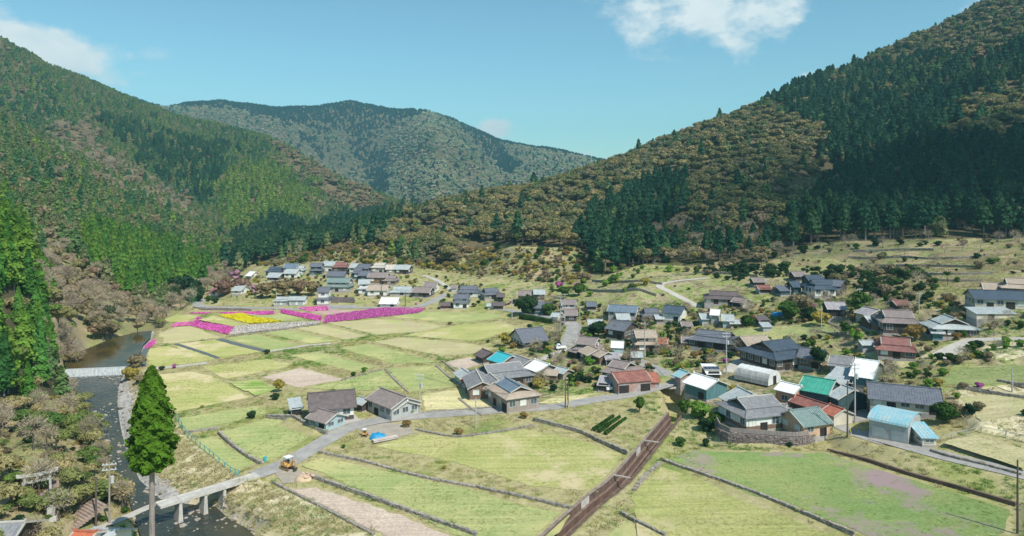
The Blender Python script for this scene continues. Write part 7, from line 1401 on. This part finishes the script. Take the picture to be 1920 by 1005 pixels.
# bushes that are countable near, a mass on the scrub slopes
sp = [link('crown', SHM[k][0], empty('garden_shrub', G(px, py), 0, lb, 'shrub')) for k, px, py, lb in [('green', 1450, 610, 'small green bush in the wide meadow'), ('dark', 1330, 655, 'small dark bush in the gardens'), ('yellow', 1290, 655, 'small yellow bush in the gardens'), ('brown', 900, 522, 'small brown bush on the slope foot'), ('bright', 1240, 640, 'small lime bush by the road'), ('orange', 1215, 690, 'small orange bush by the junction')]]
for o in sp: MB().tube((0, 0, -.3), (0, 0, .6), .06, .04, 5).build('trunk', bark, o.parent)
x, y = region_points(SCR, .10, ymax=600); xb, yb = region_points(SCR2, .018, ymax=600); DK = [(1300, 505), (1420, 500), (1560, 510), (1700, 500), (1760, 530), (1740, 570), (1640, 575), (1600, 540), (1500, 520), (1440, 530), (1340, 528)]; xd, yd = region_points(DK, .13, ymax=600); xe, ye = region_points([(1010, 520), (1110, 500), (1300, 505), (1290, 560), (1130, 560), (1020, 555)], .02, ymax=500)
kd = np.r_[rng.choice([3, 3, 2, 0, 5], len(x)), rng.choice([3, 3, 1, 0], len(xb)), rng.choice([1, 1, 1, 0, 3], len(xd)), rng.choice([0, 2, 4, 3], len(xe))]; x = np.r_[x, xb, xd, xe]; y = np.r_[y, yb, yd, ye]; ok = nomask(x, y) & clear(x, y); x, y, kd = x[ok], y[ok], kd[ok]; s = np.clip(np.exp(rng.normal(-.05, .5, len(x))), .35, 2.6)
scatter('scrub', np.stack([x, y, hz(x, y)], 1), np.stack([s, s, s * rng.uniform(.7, 1.2, len(x))], 1), rng.uniform(0, 6, len(x)), kd, sp)
# village bushes
VB = [(1000, 560), (1250, 590), (1500, 560), (1760, 560), (1925, 560), (1925, 700), (1780, 760), (1600, 720), (1560, 690), (1300, 690), (1180, 720), (1000, 740), (960, 700), (1000, 640), (1050, 620)]
x, y = region_points(VB, .11, ymax=330); x2, y2 = region_points([(440, 520), (800, 515), (960, 545), (960, 580), (800, 575), (560, 565), (440, 560)], .035, ymax=480); x3, y3 = region_points(VAL, .0020, ymax=260); x = np.r_[x, x2, x3]; y = np.r_[y, y2, y3]; ok = nomask(x, y) & clear(x, y, .3); x, y = x[ok], y[ok]; idx = rng.permutation(len(x)); ad = {'green': 'round green', 'dark': 'dark green', 'yellow': 'yellow green', 'brown': 'dry brown', 'bright': 'fresh lime green', 'orange': 'golden brown', 'pink': 'purple pink flowering'}
near = [i for i in idx][:270]; rest = [i for i in idx][270:]
for i in near:
    k = rnd.choice(['green', 'green', 'dark', 'yellow', 'yellow', 'brown', 'brown', 'bright', 'orange', 'pink'] if y[i] < 300 else ['green', 'dark', 'brown', 'brown', 'yellow']); px = CX + F * x[i] / y[i]; zone = 'far village' if y[i] > 330 else ('field banks' if px < 960 else ('village gardens' if px < 1450 else 'right hand terraces')); r = empty('garden_shrub', (x[i], y[i], H(x[i], y[i])), rnd.uniform(0, 6), ad[k] + ' bush growing in the ' + zone, 'shrub', ad[k] + ' bushes in the ' + zone); q = rnd.uniform(.4, 1.25) * (1.2 if y[i] > 300 else 1)
    c = link('crown', rnd.choice(SHM[k]), r); c.scale = (q, q, q * rnd.uniform(.7, 1.2)); link('trunk', TRUNK_S, r) if 'TRUNK_S' in globals() else None
if rest: s = rng.uniform(.5, 1.3, len(rest)); scatter('village_undergrowth', np.stack([x[rest], y[rest], hz(x[rest], y[rest])], 1), np.stack([s, s, s], 1), rng.uniform(0, 6, len(rest)), rng.choice([0, 0, 1, 1, 2, 3, 3, 4, 5], len(rest)), sp)
# weeds on the walls and low leafy clumps in the lower left wood
x, y = region_points([(-30, 1010), (0, 760), (100, 740), (230, 830), (260, 960), (150, 1010)], .10, ymax=200); s = rng.uniform(.35, 1.0, len(x)); scatter('lower_left_undergrowth', np.stack([x, y, hz(x, y)], 1), np.stack([s, s, s * .8], 1), rng.uniform(0, 6, len(x)), rng.choice([0, 1, 2, 3, 3, 5], len(x)), sp)
x, y = region_points([(-30, 1010), (0, 760), (100, 740), (230, 830), (262, 960), (150, 1010)], 1.1, ymax=200); s = rng.uniform(.6, 1.3, len(x)); scatter('lower_left_grass', np.stack([x, y, hz(x, y)], 1), np.stack([s, s, s], 1), rng.uniform(0, 6, len(x)), rng.choice([0, 0, 1, 3], len(x)), tp)

# small leafless garden trees, one object each
TWIG = [np_mesh('twig_crown', *shift(twig_crown(np.random.default_rng(90 + i), 1.6, 420), .6), FO['bare']) for i in range(3)]; GT = branches(np.random.default_rng(9), 1.5, 2.6, 5, .07).mesh('trunk', barkg)
x, y = region_points(VB, .010, ymax=330); x2, y2 = region_points(SCR2, .004, ymax=400); x = np.r_[x, x2]; y = np.r_[y, y2]; ok = nomask(x, y) & clear(x, y, .3); x, y = x[ok], y[ok]
for i in range(min(110, len(x))):
    q = rnd.uniform(.7, 1.6); px = CX + F * x[i] / y[i]; zone = 'between the village houses' if px < 1450 else 'on the right hand terraces'
    r = empty('bare_garden_tree', (x[i], y[i], H(x[i], y[i])), rnd.uniform(0, 6), 'small leafless grey brown tree standing ' + zone, 'tree', 'small leafless trees ' + zone, scale=(q, q, q)); link('crown', TWIG[i % 3], r); link('trunk', GT, r)
# sagging cables between poles
def cable(pa, pb, label):
    a = [o for o in COL.objects if o.get('label', '') == pa][0]; b = [o for o in COL.objects if o.get('label', '') == pb][0]; ha = max(v[2] for v in a.children[0].bound_box) - .3; hb = max(v[2] for v in b.children[0].bound_box) - .3
    A = Vector(a.location) + Vector((0, 0, ha)); B = Vector(b.location) + Vector((0, 0, hb)); mb = MB(); n = 12; L = (B - A).length
    for dx in (-.7, 0, .7):
        P = [A.lerp(B, i / n) + Vector((dx, 0, -L * .035 * 4 * (i / n) * (1 - i / n))) - A for i in range(n + 1)]
        for p, q in zip(P[:-1], P[1:]): mb.tube(p, q, .022, .022, 3)
    r = empty('power_line', A, 0, label, 'cable'); mb.build('wires', pole_w, r, kind='stuff')
for i, (a, b) in enumerate([('tall concrete pole with crossarms beside the rust roofed garage', 'tall pole between the solar carport and the greenhouse'), ('tall pole between the solar carport and the greenhouse', 'tall pole at the road junction below the brown two storey house'), ('tall pole at the road junction below the brown two storey house', 'right of three tall poles beside the grey road'), ('tall concrete pole with crossarms beside the rust roofed garage', 'dark pole standing in the verge left of the warehouse'), ('middle of three tall poles beside the grey road', 'slim grey pole above the field road wall'), ('pole with crossarms beside the pale straw field', 'brown wooden pole right of the veranda house')]): cable(a, b, ['sagging power cables from the rust roofed garage to the carport pole', 'sagging power cables over the gardens behind the solar carport', 'sagging power cables from the road junction up the grey road', 'short power cables left of the arched warehouse', 'power cables crossing above the field road bend', 'long power cables over the veranda house'][i])

# stubble and weeds standing on the near fields
fx, fy, fzz, fk = [], [], [], []
for W, co, kind, name, rot in FZ:
    a = np.array(W); x0, y0 = a.min(0); x1, y1 = a.max(0)
    if y0 > 215: continue
    A_ = (x1 - x0) * (y1 - y0); n = int(A_ * {'soil': .25, 'dry': 1.0, 'crop': 1.0}.get(kind, 1.5)); X = rng.uniform(x0, x1, n); Y = rng.uniform(y0, y1, n); keep = inpoly(X, Y, W) & (Y < 215); X, Y = X[keep], Y[keep]
    nzv = fbm(X, Y, 14, 4); pr = np.clip((nzv - .38) * 4, .12, 1); k2 = rng.random(len(X)) < pr; X, Y, nzv = X[k2], Y[k2], nzv[k2]
    base = {'olive': [1, 1, 0], 'green': [1, 2, 1], 'clover': [2, 2, 1], 'fallow': [3, 1, 0], 'soil': [3, 0, 3], 'dry': [0, 0, 1], 'crop': [2, 1, 2]}.get(kind, [1, 0, 1]); fx.append(X); fy.append(Y); fzz.append(co[0] * X + co[1] * Y + co[2] + .05); fk.append(rng.choice(base, len(X)))
fx = np.concatenate(fx); fy = np.concatenate(fy); fzz = np.concatenate(fzz); fk = np.concatenate(fk); s = rng.uniform(.25, .65, len(fx)); print('stubble', len(fx))
scatter('field_stubble', np.stack([fx, fy, fzz], 1), np.stack([s, s, s * .55], 1), rng.uniform(0, 6, len(fx)), fk, tp)
# ------------------------------------------------------------ haze
def haze():
    mb = MB(); mb.box((0, 1700, 215), (9000, 6600, 0.0 + 630)); m = bpy.data.materials.new('haze'); m.use_nodes = True; nt = m.node_tree; nt.nodes.clear()
    o = nt.nodes.new('ShaderNodeOutputMaterial'); v = nt.nodes.new('ShaderNodeVolumePrincipled'); v.inputs['Color'].default_value = (.42, .86, 1, 1); v.inputs['Density'].default_value = HAZE; v.inputs['Anisotropy'].default_value = .2
    nt.links.new(v.outputs[0], o.inputs['Volume']); h = mb.build('haze', m); h['kind'] = 'stuff'
HAZE = 0.00015
haze()

# a fair weather cloud behind the viewer whose shade lies on the right hill
def cloud():
    m = bpy.data.materials.new('cloud'); m.use_nodes = True; nt = m.node_tree; nt.nodes.clear(); N = nt.nodes.new; L = nt.links.new; o = N('ShaderNodeOutputMaterial'); t = N('ShaderNodeBsdfTransparent'); d = N('ShaderNodeBsdfTranslucent'); d.inputs[0].default_value = (.9, .9, .9, 1); mx = N('ShaderNodeMixShader'); nz = N('ShaderNodeTexNoise'); nz.inputs['Scale'].default_value = .012; nz.inputs['Detail'].default_value = 5; geo = N('ShaderNodeNewGeometry'); L(geo.outputs['Position'], nz.inputs['Vector'])
    mr = N('ShaderNodeMapRange'); mr.inputs[1].default_value = .38; mr.inputs[2].default_value = .60; mr.inputs[3].default_value = .12; mr.inputs[4].default_value = .32; L(nz.outputs['Fac'], mr.inputs[0]); L(mr.outputs[0], mx.inputs[0]); L(t.outputs[0], mx.inputs[1]); L(d.outputs[0], mx.inputs[2]); L(mx.outputs[0], o.inputs['Surface'])
    g = np.random.default_rng(8); c = Vector((270, 385, 85)); k = (760 - c.z) / sdir.z; c = c + sdir * k; parts = []
    for i in range(11): parts.append(ico(g.uniform(55, 95), 3, .35, .05, g, (c.x + g.uniform(-125, 125), c.y + g.uniform(-110, 110), c.z + g.uniform(-10, 25))))
    v, f = merge(parts); ob = link('cloud', np_mesh('cloud', v, f, m, True)); ob['kind'] = 'structure'
cloud()
